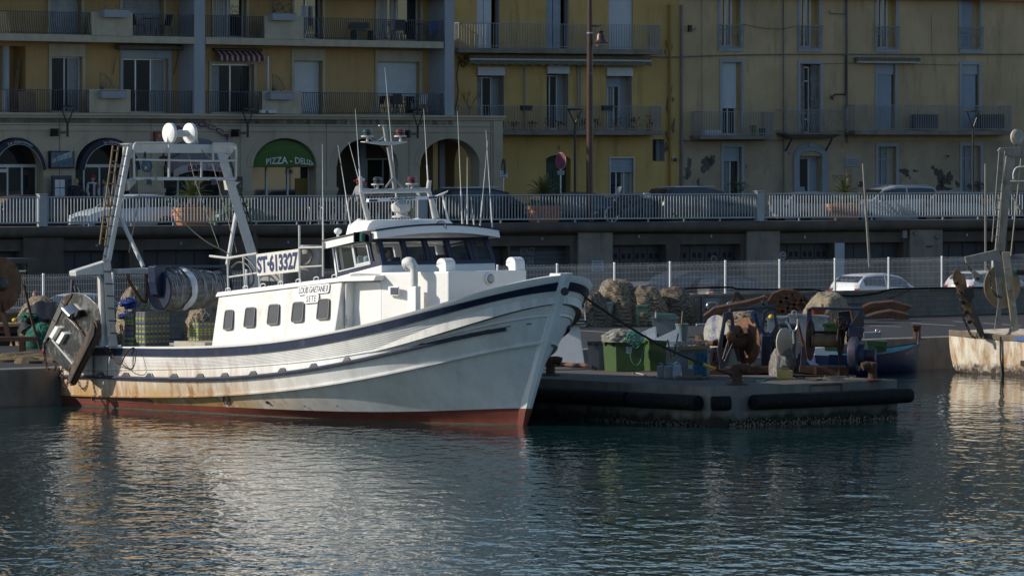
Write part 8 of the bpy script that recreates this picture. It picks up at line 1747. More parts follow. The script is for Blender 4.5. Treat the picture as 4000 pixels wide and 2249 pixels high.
# ---- rowing boat
rb=thing('rowing_boat','blue open rowing boat with a turquoise inside moored behind the pier','rowing boat',GZ(3350,1440,0));b0=V((13.4,169.4,0));axd=QE.u;nrm_=QE.n
bow=side(b0,3588,1308);n=26;Lb=4.9;rows_o,rows_i=[],[]
for i in range(n+1):
    u=i/n;x=bow-axd*Lb*(1-u);w_=.80*math.sin(min(1,(1-u)/.62)*math.pi/2)**.8*(1 if u>.2 else .9+.1*u/.2);zt_=.55+.62*u**2.4*.62+.12*(1-u)**2
    base=V((x.x,x.y,0));rows_o.append([base+nrm_*w_*1.0+V((0,0,zt_)),base+nrm_*w_*.9+V((0,0,zt_*.55)),base+nrm_*w_*.62+V((0,0,.02)),base+V((0,0,-.12)),base-nrm_*w_*.62+V((0,0,.02)),base-nrm_*w_*.9+V((0,0,zt_*.55)),base-nrm_*w_+V((0,0,zt_))]);k=.93;rows_i.append([base+nrm_*w_*k+V((0,0,zt_)),base+nrm_*w_*.8+V((0,0,zt_*.5)),base+nrm_*w_*.5+V((0,0,.10)),base+V((0,0,.08)),base-nrm_*w_*.5+V((0,0,.10)),base-nrm_*w_*.8+V((0,0,zt_*.5)),base-nrm_*w_*k+V((0,0,zt_))])
m=MB().grid(rows_o);m.add(rows_o[0],[list(range(7))]);obj('hull',m,M('deep_blue_hull_paint',(.012,.03,.09),.4,var=.3,stain=(.05,.06,.08),samt=.5),rb,smooth=50)
obj('lining',MB().grid(rows_i),M('turquoise_worn_paint',(.12,.36,.42),.6,var=.3,stain=(.25,.22,.18),samt=.7,slo=.5,sscale=(4,4,4)),rb,smooth=50)
m=MB()
for j in (0,6):m.tube([r[j]+V((0,0,.01)) for r in rows_o],.03,6)
obj('gunwale',m,m_navy,rb,smooth=True);obj('thwart',MB().hexa([rows_i[8][1],rows_i[10][1],rows_i[10][5],rows_i[8][5],rows_i[8][1]+V((0,0,.04)),rows_i[10][1]+V((0,0,.04)),rows_i[10][5]+V((0,0,.04)),rows_i[8][5]+V((0,0,.04))]),m_wood,rb)
obj('stem',MB().tube([bow+V((.02,0,.12)),bow+V((0,0,-.2)),V((bow.x-.15,bow.y,0))],.04,6),m_navy,rb)
p0=rows_o[20];p1=rows_o[23];lettering('lettering','SETE',lambda x,y:(p0[0]*(1-x)+p1[0]*x)*(.45+.25*y)+(p0[1]*(1-x)+p1[1]*x)*(.55-.25*y)+nrm_*.02,M('faint_white_lettering',(.3,.33,.36),.8),rb)
b0=V((12,168.3,0));P_=lambda x,y,d=0:side(b0,x,y)+V((0,d,0));t=thing('green_crate','lime green crate with a notched handle sitting in the rowing boat','crate',P_(3430,1378))
obj('body',MB().hexa([P_(3396,1380,.05),P_(3462,1374,.05),P_(3462,1374,.5),P_(3396,1380,.5),P_(3385,1330,0),P_(3466,1332,0),P_(3466,1330,.5),P_(3385,1330,.5)]),m_green,t,bev=.012);obj('handle_hole',MB().prism([P_(x,y,-.02) for x,y in ((3424,1352),(3434,1352),(3437,1356),(3444,1353),(3446,1362),(3455,1362),(3455,1368),(3424,1370))],(0,.02,0)),m_black,t)
b0=GZ(3415,1345);t=thing('fish_tub','low grey tub on the quay edge above the rowing boat','tub',b0);P_=lambda x,y,d=0:side(b0,x,y)+V((0,d,0));obj('body',MB().hexa([P_(3375,1322),P_(3440,1320),P_(3440,1320,.6),P_(3375,1322,.6),P_(3372,1298),P_(3445,1296),P_(3445,1296,.6),P_(3372,1298,.6)]),m_grey,t,bev=.02);obj('handle',MB().tube(smoothpath([P_(3422,1298),P_(3422,1288),P_(3436,1288),P_(3436,1298)],3),.02,6),m_steel,t)
# ---- scrap trawl doors and iron behind the winches
def scrapdoor(name,label,pts,base,d,th,mat,ribs=()):
    b0=GZ(*base);t=thing(name,label,'scrap iron',b0);P_=lambda x,y,e=0:side(b0,x,y)+V((0,e,0));obj('plate',MB().prism([P_(x,y,d) for x,y in pts],(0.02,th,.06)),mat,t,bev=.01)
    for (x0,y0_,x1,y1_) in ribs:obj('rib',MB().bar(P_(x0,y0_,d-.05),P_(x1,y1_,d-.05),.05,.10),m_rust,t)
    return t,P_
m_rustdk=M('dark_rusty_steel',(.07,.033,.018),.9,var=.6,scale=6,bump=.7,bscale=35,stain=(.16,.07,.03),samt=.5,slo=.55,sscale=(3,3,3))
scrapdoor('scrap_door','long curved rusty trawl door leaning behind the left winch',((2748,1236),(2790,1204),(2850,1192),(2950,1172),(2990,1158),(2994,1166),(2950,1186),(2880,1204),(2800,1232),(2752,1246)),(2860,1278),.1,.5,m_rustdk,((2752,1238,2990,1162),))
t,P_=scrapdoor('scrap_door','round rusty trawl door with a lattice of ribs, lying against the wall',((3000,1180),(3020,1150),(3060,1133),(3100,1136),(3140,1155),(3165,1185),(3172,1204),(3120,1216),(3080,1230),(3040,1226),(3005,1205)),(3090,1262),.5,.15,m_rustdk,((3010,1190,3080,1228),(3050,1145,3130,1212),(3030,1160,3100,1222),(3085,1138,3160,1195),(3010,1205,3100,1150),(3050,1222,3140,1170)))
obj('cavity',MB().prism([P_(x,y,.44) for x,y in ((3035,1168),(3062,1160),(3078,1180),(3050,1190))],(0,.03,0)).prism([P_(x,y,.44) for x,y in ((3012,1188),(3030,1180),(3045,1202),(3026,1210))],(0,.03,0)).prism([P_(x,y,.44) for x,y in ((3070,1196),(3090,1190),(3102,1206),(3082,1214))],(0,.03,0)),m_black,t)
scrapdoor('scrap_door','rusty folded trawl door with a pointed end by the block wall, upper one',((3370,1200),(3400,1186),(3460,1180),(3490,1178),(3567,1200),(3530,1222),(3480,1205),(3420,1215),(3376,1228)),(3450,1252),.1,.4,m_rustdk,((3376,1206,3450,1188),))
scrapdoor('scrap_door','rusty trawl door lying flat by the block wall, lower one',((3385,1236),(3430,1222),(3480,1214),(3530,1224),(3553,1232),(3550,1248),(3500,1248),(3470,1238),(3400,1246)),(3450,1254),.0,.5,m_rustdk)
scrapdoor('iron_trestle','rusty triangular iron frame standing behind the left winch',((2858,1188),(2870,1144),(2880,1142),(2915,1180),(2905,1184),(2878,1158),(2868,1188)),(2880,1262),.2,.08,m_rustdk)
b0=GZ(2790,1268);t=thing('scrap_heap','heap of rusty iron frames and bars behind the left winch','scrap iron',b0);P_=lambda x,y,e=0:side(b0,x,y)+V((0,e,0))
for a in (((2770,1240),(2830,1248)),((2772,1242),(2790,1262)),((2830,1250),(2836,1268)),((2784,1258),(2850,1256)),((2790,1240),(2862,1236)),((2748,1208),(2775,1212)),((2862,1236),(2930,1244)),((2976,1178),(3000,1162)),((2976,1180),(2996,1200))):obj('bar',MB().bar(P_(*a[0]),P_(*a[1],.4),.06,.06),m_rust,t)
for px,lb in ((2738,'left galvanised hoop by the hatch in the block wall'),(2818,'right galvanised hoop by the hatch in the block wall')):
    b0=FE.pt((FE.U(px),.55,qz));f_=lambda x,z:b0+FE.u*x+V((0,0,z));tag(obj('hoop_barrier',MB().tube(smoothpath([f_(-.22,0),f_(-.22,.5),f_(-.2,.68),f_(-.1,.74),f_(.15,.74),f_(.26,.68),f_(.28,.5),f_(.28,0)],4),.038,8),m_steel,smooth=True),lb,'barrier')
b0=FE.pt((0,.12,0));pts=[FE.pt((FE.U(x,.1),.1,FE.Z(x,y,.1))) for x,y in ((2660,1128),(2740,1124),(2850,1122),(2880,1128),(2960,1130),(3100,1130),(3200,1134),(3260,1150),(3340,1155),(3420,1146),(3480,1130),(3560,1126),(3700,1124),(3900,1122))]
tag(obj('hose',MB().tube(smoothpath(pts,6),.035,7),m_dark,smooth=True),'black hose sagging along the top of the block wall','hose')
tag(obj('hose',MB().tube(smoothpath([FE.pt((FE.U(x,.15),.15,FE.Z(x,y,.15))) for x,y in ((3300,1186),(3380,1188),(3440,1182),(3486,1164),(3487,1178))],5),.02,6).tube([FE.pt((FE.U(3486,.12),.12,FE.Z(3486,1164,.12))),FE.pt((FE.U(3560,.06),.06,FE.Z(3560,1130,.06)))],.012,5),M('dark_red_hose',(.09,.02,.02),.7),smooth=True),'thin dark red hose on the block wall above the folded trawl door','hose')
for x0,y0_,x1,y1_,lb in ((2720,1272,2800,1270,'thin white pole lying on the asphalt behind the left winch'),):tag(obj('pole',MB().tube([GZ(x0,y0_)+V((0,0,.04)),GZ(x1,y1_)+V((0,0,.04))],.04,6),m_shut),lb,'pole')
# ---- flag poles of other boats at the right
b0=GZ(3420,1330);tag(obj('steel_pole',MB().tube([side(b0,3422,1050)+V((0,3,0)),side(b0,3396,640)+V((0,3,0))],[.05,.042],8),M('grey_steel_pole',(.20,.19,.17),.5,.4)),'leaning grey steel pole behind the mesh fence at the right','pole')
b0=GZ(3850,1300);tag(obj('steel_pole',MB().tube([PR.pt((PR.U(3850,5),5,qz)),PR.pt((PR.U(3850,5),5,PR.Z(3850,640,5)))],.05,8),M('grey_steel_pole',(.20,.19,.17))),'upright grey steel pole beside the second trawler ladder','pole')
# ================================================================ SECOND TRAWLER at the right edge
t2P=GZ(3860,1462,0);hd=R(-30)
tr2=thing('fishing_boat','rust-streaked white trawler cut off by the right edge, only its stern in view','fishing boat',t2P)
fw,st_=V((math.cos(hd),math.sin(hd),0)),V((math.sin(hd),-math.cos(hd),0))
b0=t2P;P_=lambda x,y,e=0:side(b0,x,y)+V((0,e,0))
topl=[(3722,1300),(3780,1302),(3860,1308),(3920,1312),(4000,1312),(4060,1310)];botl=[(3745,1455),(3790,1462),(3850,1472),(3915,1484),(4000,1490),(4070,1494)]
m=MB();rows=[]
for k in range(9):
    v=k/8;row=[]
    for i in range(6):x=topl[i][0]*(1-v)+botl[i][0]*v+(6*math.sin(v*3.1)*-1 if i== 0 else 0);y=topl[i][1]*(1-v)+botl[i][1]*v;dep=(1.5,.65,.15,-.25,-.85,-1.4)[i]+(.18*v if i<4 else .1*v);row.append(P_(x,y,dep))
    rows.append(row)
far=[[p+V((2.4,3.2,0)) for p in r] for r in rows]
m.grid(rows);m.grid([[a[0],b_[0]] for a,b_ in zip(rows,far)]);m.grid([rows[0],far[0]])
m_t2=M('rust_streaked_white_paint',(.74,.68,.55),.6,var=.15,stain=(.36,.17,.04),samt=1.0,slo=.44,sscale=(1.3,1.3,.35),bump=.6,bscale=14);N,L,b=nodes(m_t2)
tc=N.new('ShaderNodeTexCoord');sp=N.new('ShaderNodeSeparateXYZ');L.new(tc.outputs['Object'],sp.inputs[0]);n_=N.new('ShaderNodeTexNoise');n_.inputs['Scale'].default_value=6;n_.inputs['Detail'].default_value=8;L.new(tc.outputs['Object'],n_.inputs['Vector'])
a_=N.new('ShaderNodeMath');a_.operation='MULTIPLY_ADD';a_.inputs[1].default_value=.7;L.new(n_.outputs[0],a_.inputs[0]);L.new(sp.outputs[2],a_.inputs[2]);r=N.new('ShaderNodeMapRange');r.inputs[1].default_value=.72;r.inputs[2].default_value=.45;L.new(a_.outputs[0],r.inputs[0]);x=N.new('ShaderNodeMix');x.data_type='RGBA';L.new(r.outputs[0],x.inputs[0]);L.new(b.inputs['Base Color'].links[0].from_socket,x.inputs[6]);x.inputs[7].default_value=(.035,.022,.012,1);L.new(x.outputs[2],b.inputs['Base Color'])
obj('hull',m,m_t2,tr2,smooth=60)
obj('cap_rail',MB().grid([[P_(x,y+dy,e+(1.5,.65,.15,-.25,-.85,-1.4)[i]) for i,(x,y) in enumerate(topl)] for dy,e in ((16,-.03),(-2,-.05),(-6,.0),(-6,.25))]),M('grimy_brown_rail',(.17,.13,.09),.8,var=.4),tr2,smooth=30)
obj('blue_band',MB().prism([P_(x,y,e) for x,y,e in ((3956,1312,-.56),(4070,1312,-1.55),(4070,1330,-1.55),(3956,1328,-.56))],(0,.02,0)),M('bright_blue_band',(.03,.10,.30),.5),tr2)
obj('seam',MB().tube([P_(3905,1312,-.2),P_(3906,1400,-.15),P_(3915,1480,-.1)],.03,6),m_dgrey,tr2);obj('freeing_port',MB().prism([P_(x,y,e) for x,y,e in ((3978,1404,-.67),(4070,1404,-1.5),(4070,1424,-1.5),(3978,1424,-.67))],(0,.03,0)),m_black,tr2)
obj('deck',MB().quad(rows[0][0]+V((0,.3,-.15)),rows[0][5]+V((0,.3,-.15)),far[0][5]+V((0,0,-.15)),far[0][0]+V((0,0,-.15))),m_rustdk,tr2)
def w3(name,pts,d,th,mat,bev=.01):return obj(name,MB().prism([P_(x,y,d) for x,y in pts],(0,th,0)),mat,tr2,bev=bev)
m_g2=M('grimy_gantry_paint',(.22,.21,.19),.6,var=.25,stain=(.04,.03,.025),samt=.85,slo=.52,sscale=(2,2,.7),bump=.3)
g2=w3('gantry',((3905,590),(3915,577),(4060,572),(4060,612),(3960,614),(3930,600)),.6,.4,m_g2)
def w4(name,pts,d,th,mat,par=g2):return obj(name,MB().prism([P_(x,y,d) for x,y in pts],(0,th,0)),mat,par,bev=.01)
w4('leg',((3938,610),(3975,610),(3950,800),(3932,990),(3895,980),(3915,780)),.62,.3,m_g2);w4('leg',((3918,985),(3950,985),(3985,1290),(3960,1300)),.4,.25,M('yellow_rusty_leg',(.36,.33,.27),.6,var=.2,stain=(.32,.16,.03),samt=.9,slo=.48,sscale=(2,2,.6)))
w4('side_arm',((3775,1005),(3905,975),(3922,1015),(3780,1028)),.45,.35,m_g2);w4('strut',((3888,1020),(3925,1025),(3916,1190),(3918,1270),(3890,1290),(3905,1180)),.5,.1,m_g2);w4('beam',((3935,998),(4060,990),(4060,1015),(3938,1018)),.6,.3,m_g2)
f_=bil([P_(3880,945,.4),P_(3905,950,.4),P_(3930,590,.4),P_(3908,590,.4)]);m=MB().tube([f_(0,0),f_(0,1)],.022,6).tube([f_(1,0),f_(1,1)],.022,6)
for k in range(10):y=(k+.6)/10;m.tube([f_(0,y),f_(1,y)],.016,6)
obj('ladder',m,m_g2,g2);obj('top_roller',MB().lathe([(.05,-.08),(.20,-.08),(.26,-.03),(.26,.03),(.20,.08),(.05,.08)],P_(3981,535,.7),V((.55,-.83,0)),24),M('grimy_cream_disc',(.50,.44,.36),.6,var=.3),g2,smooth=40);obj('roller_post',MB().bar(P_(3972,575,.7),P_(3984,535,.65),.08,.06),m_rust,g2)
obj('hoop_rail',MB().tube(smoothpath([P_(3963,700,.3),P_(3962,680,.3),P_(3972,658,.3),P_(3995,652,.3),P_(4060,652,.3)],4),.03,8).tube([P_(3950,708,.3),P_(4060,708,.3)],.025,8),m_gantry,g2,smooth=True);obj('brace',MB().tube([P_(3958,765,.4),P_(4060,930,.3)],.05,8),m_g2,g2)
obj('warp',MB().tube([P_(3992,620,.3),P_(3975,780,.3),P_(3952,1000,.3)],.022,6),m_rope,g2);obj('rung',MB().tube([P_(3930,1055,.36),P_(3948,1050,.36)],.012,5).tube([P_(3940,1140,.36),P_(3960,1135,.36)],.012,5),m_rust,g2)
obj('wound_rope',MB().tube(smoothpath([P_(3960,1195,.3),P_(3955,1250,.25),P_(3945,1300,.2),P_(3930,1310,.1)],5),.035,7).tube(smoothpath([P_(3968,1200,.3),P_(3970,1240,.25),P_(3960,1280,.2),P_(3945,1305,.1)],5),.03,7),m_rope,tr2,smooth=True)
obj('net_flange',MB().lathe([(.1,-.03),(.72,-.03),(.74,0),(.72,.03),(.1,.03)],P_(3930,1120,1.4),V((.5,-.86,0)),32),M('tan_rusty_flange',(.34,.25,.14),.8,var=.3,stain=RUST,samt=.7),tr2,smooth=40);obj('drum_axle',MB().tube([P_(3970,1066,1.0),P_(4060,1070,1.0)],.10,12),m_black,tr2,smooth=True);obj('green_collar',MB().tube([P_(3972,1066,1.0),P_(3982,1067,1.0)],.125,12),M('green_twine_collar',(.02,.16,.10),.8),tr2)
t=thing('trawl_door','rusty brown trawl door hanging edge-on over the stern of the right trawler','trawl door',P_(3820,1300));pp=lambda n_,pts,d,th,mat:obj(n_,MB().prism([P_(x,y,d) for x,y in pts],(0,th,0)),mat,t,bev=.008)
pp('plate',((3725,1060),(3735,1052),(3770,1075),(3778,1110),(3785,1180),(3830,1320),(3815,1290),(3765,1200),(3735,1120),(3722,1090)),.1,.1,M('ochre_rusty_plate',(.26,.15,.07),.7,.2,var=.3,stain=(.05,.025,.012),samt=.8,slo=.48,sscale=(3,3,1.5)));pp('shoe',((3780,1170),(3796,1168),(3845,1300),(3836,1322),(3822,1310)),.0,.18,M('worn_rubber_shoe',(.10,.08,.055),.7,var=.4));pp('bracket',((3765,1130),(3800,1120),(3806,1160),(3780,1180)),-.05,.2,m_black)
for k in range(5):a=P_(3735+k*13,1105+k*38,.05);obj('edge_lug',MB().ball(a,(.09,.06,.07),8,5),m_rustdk,t)
chain([P_(3748,1130,-.02),P_(3760,1230,-.02),P_(3780,1280,-.02),P_(3795,1310,-.03),P_(3812,1318,-.03),P_(3822,1300,-.03)],.016,m_black,t,lk=.10);chain([P_(3778,1030,.3),P_(3786,1046,.2),P_(3800,1065,.1)],.02,m_black,t,lk=.10)
chain([P_(3868,1040,.4),P_(3875,1100,.4),P_(3890,1150,.3),P_(3922,1165,.3)],.016,m_black,t,lk=.10)
t=thing('pulley_block','grey snatch block hanging beside the right trawl door','pulley',P_(3810,1100));obj('cheek',MB().prism([P_(x,y,.0) for x,y in ((3794,1062),(3806,1056),(3832,1072),(3834,1090),(3822,1102),(3808,1096))],(0,.08,0)),M('grey_block',(.24,.22,.19),.6,var=.3),t,bev=.015);obj('sheave',MB().lathe([(.05,-.02),(.05,.02)],P_(3818,1088,-.02),(0,-1,0),12),m_black,t)
# ================================================================ STREET LIFE on the promenade and in the lane below
GL=4.5
def gp(px,w,Fr=PR,z=GL):return Fr.pt((Fr.U(px,w),w,z))
# tall brown lamp post with bell lamp
c=gp(2304,-.75,z=cz-.02);t=thing('lamp_post','tall brown lamp post with a bell-shaped lamp, rising past the yellow house','lamp post',c)
zz=lambda y:PR.Z(2304,y,-.75)
obj('post',MB().lathe([(.15,0),(.14,.3),(.135,zz(420)-c.z),(.105,zz(60)-c.z),(.07,zz(-160)-c.z)],c,n=22),m_brown,t,smooth=40)
for y in (132,292):obj('band',MB().lathe([(.122,0),(.124,.05)],(c.x,c.y,zz(y)),n=20),m_steel,t)
lc=V((PR.pt((PR.U(2345,-1.2),-1.2,0)).x,c.y-.1,zz(170)))
lp=obj('lamp',MB().lathe([(.30,.0),(.31,.02),(.25,.06),(.18,.14),(.17,.30),(.13,.38),(.07,.40),(.10,.44),(.11,.48),(.04,.52)],lc,n=26),m_brown,t,smooth=40)
obj('lens',MB().ball(lc+V((0,0,.01)),(.22,.22,.17),18,10),mkglass('lamp_glass',(.5,.5,.45),.5),lp,smooth=True)
obj('bracket',MB().tube([V((c.x,c.y,lc.z+.68)),V((lc.x,lc.y,lc.z+.68)),V((lc.x,lc.y,lc.z+.5))],.035,8).tube([V((lc.x,lc.y,lc.z+.66)),V((lc.x,lc.y,lc.z+.76))],.03,8),m_brown,t)
# road signs
def sign(px,py,w,rx,label,base):
    u,z=PR.hit(px,py,w);P=PR.pt((u,w,z));t=thing('road_sign',label,'road sign',PR.pt((u,w,base)));nn=(PR.n*.75-PR.u*.66).normalized()
    obj('pole',MB().tube([PR.pt((u,w-.05,base)),PR.pt((u,w-.05,z+.1))],.03,8),m_steel,t);return t,P,nn
t,P,nn=sign(2192,629,-4.5,.3,'round no-stopping sign, blue with a red cross, in front of the green arched door',GL)
nn=(PR.n*.35-PR.u*.9).normalized() if False else V((-.05,-1,0)).normalized()
nn=V((-.80,-.60,0));e1=V((.60,-.80,0)).normalized();
fc=obj('disc',MB().lathe([(.34,0),(.34,.02)],P,nn,30),M('sign_white_rim',(.5,.5,.5),.5),t)
obj('red_ring',MB().lathe([(.325,.021),(.325,.026)],P,nn,30),M('sign_red',(.34,.05,.02),.5),fc)
for k in range(4):
    a0=R(90*k);pts=[P+nn*.03+(e1*math.cos(a0+a)+V((0,0,1))*math.sin(a0+a))*r for a,r in ((0,.07),(-.55,.235),(-.28,.25),(0,.255),(.28,.25),(.55,.235))];q=MB();q.add(pts,[list(range(6))]);obj('blue_field',q,M('sign_blue_bright',(.05,.08,.30),.5),fc)
obj('plate',MB().prism([P+e1*x+V((0,0,z)) for x,z in ((-.22,-.55),(.22,-.55),(.22,-.38),(-.22,-.38))],nn*.02),m_trim,t)
t,P,nn_=sign(1968,650,-7,.3,'narrow edge-on road sign with a white plate at the corner of the arcade',GL)
obj('disc',MB().lathe([(.32,0),(.32,.02)],P,V((-.93,-.25,0)),26),m_dgrey,t);nn=V((-.3,-.95,0));e2=V((.95,-.3,0));pc=V((P.x,P.y-.05,PR.Z(1968,682,-7)))
q=obj('plate',MB().prism([pc+e2*x+V((0,0,z-.1*x)) for x,z in ((-.14,-.12),(.16,-.12),(.16,.14),(-.14,.14))],nn*.02),m_shut,t)
for k in range(3):obj('text_line',MB().prism([pc+nn*.022+e2*x+V((0,0,z-.1*x+.07-.08*k)) for x,z in ((-.1,-.012),(.12,-.012),(.12,.012),(-.1,.012))],nn*.004),m_black,q)
# terracotta planters with cycads
def planter(px,label,ptop,fl,n=34,dk=m_leaf):
    c=gp(px,-1.15,z=GL);t=thing('palm_planter',label,'planter',c,group='terracotta planters on the promenade');a=R(29.7);rr=random.Random(px)
    def ring(s,z):return [c+rotz(a)@V((.70*s*(abs(math.cos(k*math.pi/16))**.45)*(1 if math.cos(k*math.pi/16)>0 else-1),.42*s*(abs(math.sin(k*math.pi/16))**.6)*(1 if math.sin(k*math.pi/16)>0 else-1),z)) for k in range(32)]
    m=MB();m.grid([ring(.78,0),ring(.86,.10),ring(.96,.30),ring(.97,.36),ring(1.03,.37),ring(1.03,.45),ring(.98,.46),ring(.99,.52),ring(1.05,.53),ring(1.05,.66),ring(.97,.67),ring(.95,.58)],closed=True);m.add(ring(.95,.58),[list(range(32))]);obj('pot',m,m_terra,t,smooth=35)
    zt_=PR.Z(px,ptop,-1.15);hgt=zt_-GL;s=(hgt-1.15)/.75;b_=c+V((.0,.02,.62))
    pm=obj('trunk',MB().lathe([(.10,0),(.13,.2),(.12,.45),(.06,.55)],b_,n=12),m_trunk,t)
    m=MB();top=b_+V((0,0,.48))
    for k in range(n):
        az=k*2.399+rr.random()*.3;el=R(82-74*(k/n)**.8);L_=(.72+.25*rr.random())*1.0;pts=[];d=V((math.cos(az)*math.cos(el),math.sin(az)*math.cos(el),math.sin(el)))
        for j in range(9):f_=j/8;pts.append(top+d*L_*f_*V((1,1,1)).x+V((0,0,-.42*L_*f_*f_*math.cos(el))))
        m.tube(pts,[.012*(1-.8*j/8) for j in range(9)],3,caps=False)
        for j in range(1,9):
            for h_ in (0,.5):
                p=pts[j]*(1-h_)+pts[j-1]*h_;tg=(pts[j]-pts[j-1]).normalized();sd=tg.cross(V((0,0,1))).normalized();ll=.17*math.sin(math.pi*min(1,(j-h_+.6)/9))+.03
                for s_ in (-1,1):e=p+(sd*s_*.8+tg*.55+V((0,0,.22)))*ll;m.add([p-tg*.017,p+tg*.017,e],[(0,1,2)])
    obj('crown',m,dk,t)
    for mat_,n_,col in ((m_leafdk,60,0),(fl,16,1)):
        m=MB()
        for k in range(n_):p=c+rotz(a)@V((rr.uniform(-.62,.62),rr.uniform(-.34,.30),.62+.16*rr.random()));r_=.035;m.ball(p,r_,5,3) if col else m.quad(p,p+V((.06,0,.05)),p+V((.03,.05,.16)),p+V((-.04,0,.07)))
        obj('flowers' if col else 'undergrowth',m,mat_,t)
planter(750,'terracotta planter with a cycad seen through the gantry, pink flowers at its left',738,m_pink);planter(2124,'terracotta planter with a dense dark cycad left of the tall brown post',692,m_pink,40);planter(3297,'terracotta planter with a low cycad and mixed flowers in front of the white estate car',724,m_yel,24)
# ---------------------------------------------------------------- cars
SH={'hatch':[(0,.42,.60,.62,.86),(.02,.28,.93,.96,.93),(.05,.2,1.02,1.18,.97),(.13,.18,1.0,1.42,1),(.27,.18,.97,1.48,1),(.45,.18,.94,1.49,1),(.60,.18,.93,1.38,1),(.73,.18,.92,.98,1),(.80,.18,.92,.94,1),(.92,.2,.80,.81,.97),(.98,.25,.64,.65,.88),(1,.38,.55,.56,.75)],
 'estate':[(0,.42,.62,.64,.88),(.015,.28,1.0,1.05,.95),(.04,.2,1.06,1.38,.97),(.08,.18,1.04,1.52,1),(.25,.18,1.0,1.56,1),(.48,.18,.97,1.55,1),(.62,.18,.96,1.42,1),(.75,.18,.95,1.02,1),(.82,.18,.95,.97,1),(.93,.2,.84,.85,.97),(.985,.25,.66,.67,.88),(1,.38,.56,.57,.75)],
 'sedan':[(0,.42,.62,.64,.86),(.02,.25,.92,.94,.93),(.12,.2,.97,.99,.98),(.17,.18,.97,1.02,1),(.29,.18,.95,1.36,1),(.40,.18,.94,1.43,1),(.52,.18,.93,1.42,1),(.63,.18,.92,1.28,1),(.73,.18,.91,.95,1),(.92,.2,.80,.81,.97),(.985,.25,.62,.63,.86),(1,.38,.54,.55,.75)]}
m_tyre=M('tyre',(.015,.015,.016),.8);m_rim=M('alloy_rim',(.35,.36,.37),.35,.7);m_cgl=M('car_glass',(.012,.015,.018),.05,spec=.9);m_tail=M('tail_light',(.22,.01,.01),.25);m_head=M('head_light',(.55,.57,.6),.15)
def car(label,loc,rz,kind,col,L_=4.2,W_=1.76,hs=1.0,rack=False,wet=False,group=None):
    t=thing('parked_car',label,'car',loc,rz,group);paint=M('car_paint_%02d%02d%02d' % tuple(int(c*99) for c in col),col,.28,.15,var=.04);st=SH[kind];fx=np.linspace(0,1,30)
    I=[np.interp(fx,[s[0] for s in st],[s[i] for s in st]) for i in range(1,5)]
    rows=[];hw=W_/2
    for i,f in enumerate(fx):
        lo_,be,ro,wf=I[0][i],I[1][i]*hs,I[2][i]*hs,I[3][i];w_=hw*wf;k=min(1,max(0,(ro-be)/.4));wr=w_*(.96-.20*k);x=(f-.5)*L_
        h_=[(w_*.86,lo_),(w_*.97,lo_+.10),(w_,be*.62),(w_*.985,be*.9),(w_*.955,be),(wr,ro),(wr*.5,ro+.025)]
        rows.append([V((x,-y,z)) for y,z in h_]+[V((x,y,z)) for y,z in h_[::-1]])
    m=MB();m.grid(rows);m.add(rows[0],[list(range(14))]);m.add(rows[-1],[list(range(14))]);obj('body',m,paint,t,local=True,smooth=40)
    def sg(fa,fb,s,g0=.14,g1=.88):
        q=MB();pts=[]
        for f in np.linspace(fa,fb,9):
            be,ro,wf=(np.interp(f,fx,I[j])*(hs if j<3 else 1) for j in (1,2,3));w_=hw*wf;k=min(1,max(0,(ro-be)/.4));wr=w_*(.96-.20*k);d=max(.02,ro-be)
            pts.append([V(((f-.5)*L_,s*((w_*.955)*(1-g)+wr*g+.008),be+d*g)) for g in (g0,g1)])
        return q.grid(pts)
    A={'hatch':(.10,.67),'estate':(.06,.69),'sedan':(.22,.68)}[kind];Bp=.38 if kind != 'sedan' else .44
    for s in (-1,1):
        for a,b_ in ((A[0],Bp-.01),(Bp+.01,A[1])):obj('side_window',sg(a,b_,s),m_cgl,t,local=True)
        obj('mirror',MB().ball(((A[1]+.0-.5)*L_,s*(hw+.06),.98*hs),(.10,.09,.07),8,6),paint,t,local=True,smooth=True)
        obj('tail_light',MB().box(-.5*L_-.005+.02*L_,-.5*L_+.10+.02*L_,s*hw*.78-.10,s*hw*.78+.12,.80*hs,.98*hs),m_tail,t,local=True,bev=.03);obj('headlight',MB().box(.5*L_-.30,.5*L_-.075,s*hw*.70-.14,s*hw*.70+.13,.62,.74),m_head,t,local=True,bev=.05)
        for x in (-.30*L_,.315*L_):
            wh_=obj('wheel',MB().lathe([(.20,-.10),(.30,-.10),(.32,-.06),(.32,.06),(.30,.10),(.20,.10)],(x,s*(hw-.08),.32),(0,s,0),24),m_tyre,t,local=True,smooth=40);obj('rim',MB().lathe([(.20,.06),(.205,.095),(.16,.085),(.05,.07)],(x,s*(hw-.08),.32),(0,s,0),10),m_rim,wh_,local=True)
            obj('wheel_arch',MB().lathe([(.32,0),(.37,0)],(x,s*(hw+.002),.33),(0,s,0),22,caps=False),m_black,t,local=True)
    fr_={'hatch':(.605,.725,.055,.125),'estate':(.625,.745,.02,.07),'sedan':(.635,.725,.18,.285)}[kind]
    for a,b_,nm in ((fr_[0],fr_[1],'windscreen'),(fr_[2],fr_[3],'rear_window')):
        q=[]
        for f in (a,(a+b_)/2,b_):ro=np.interp(f,fx,I[2])*hs;q.append([V(((f-.5)*L_+(.012 if nm[0]== 'w' else-.012),y*hw*.70,ro+.03)) for y in (-1,-.4,.4,1)])
        obj(nm,MB().grid(q),m_cgl,t,local=True)
    obj('number_plate',MB().box(-.5*L_-.02,-.5*L_+.02,-.25,.25,.50,.61),m_shut,t,local=True)
    if rack:
        for s in (-1,1):obj('roof_rail',MB().tube([(-.36*L_,s*hw*.70,1.58*hs),(.05*L_,s*hw*.70,1.60*hs)],.02,6),m_steel,t,local=True)
    return t
aP=R(29.7)
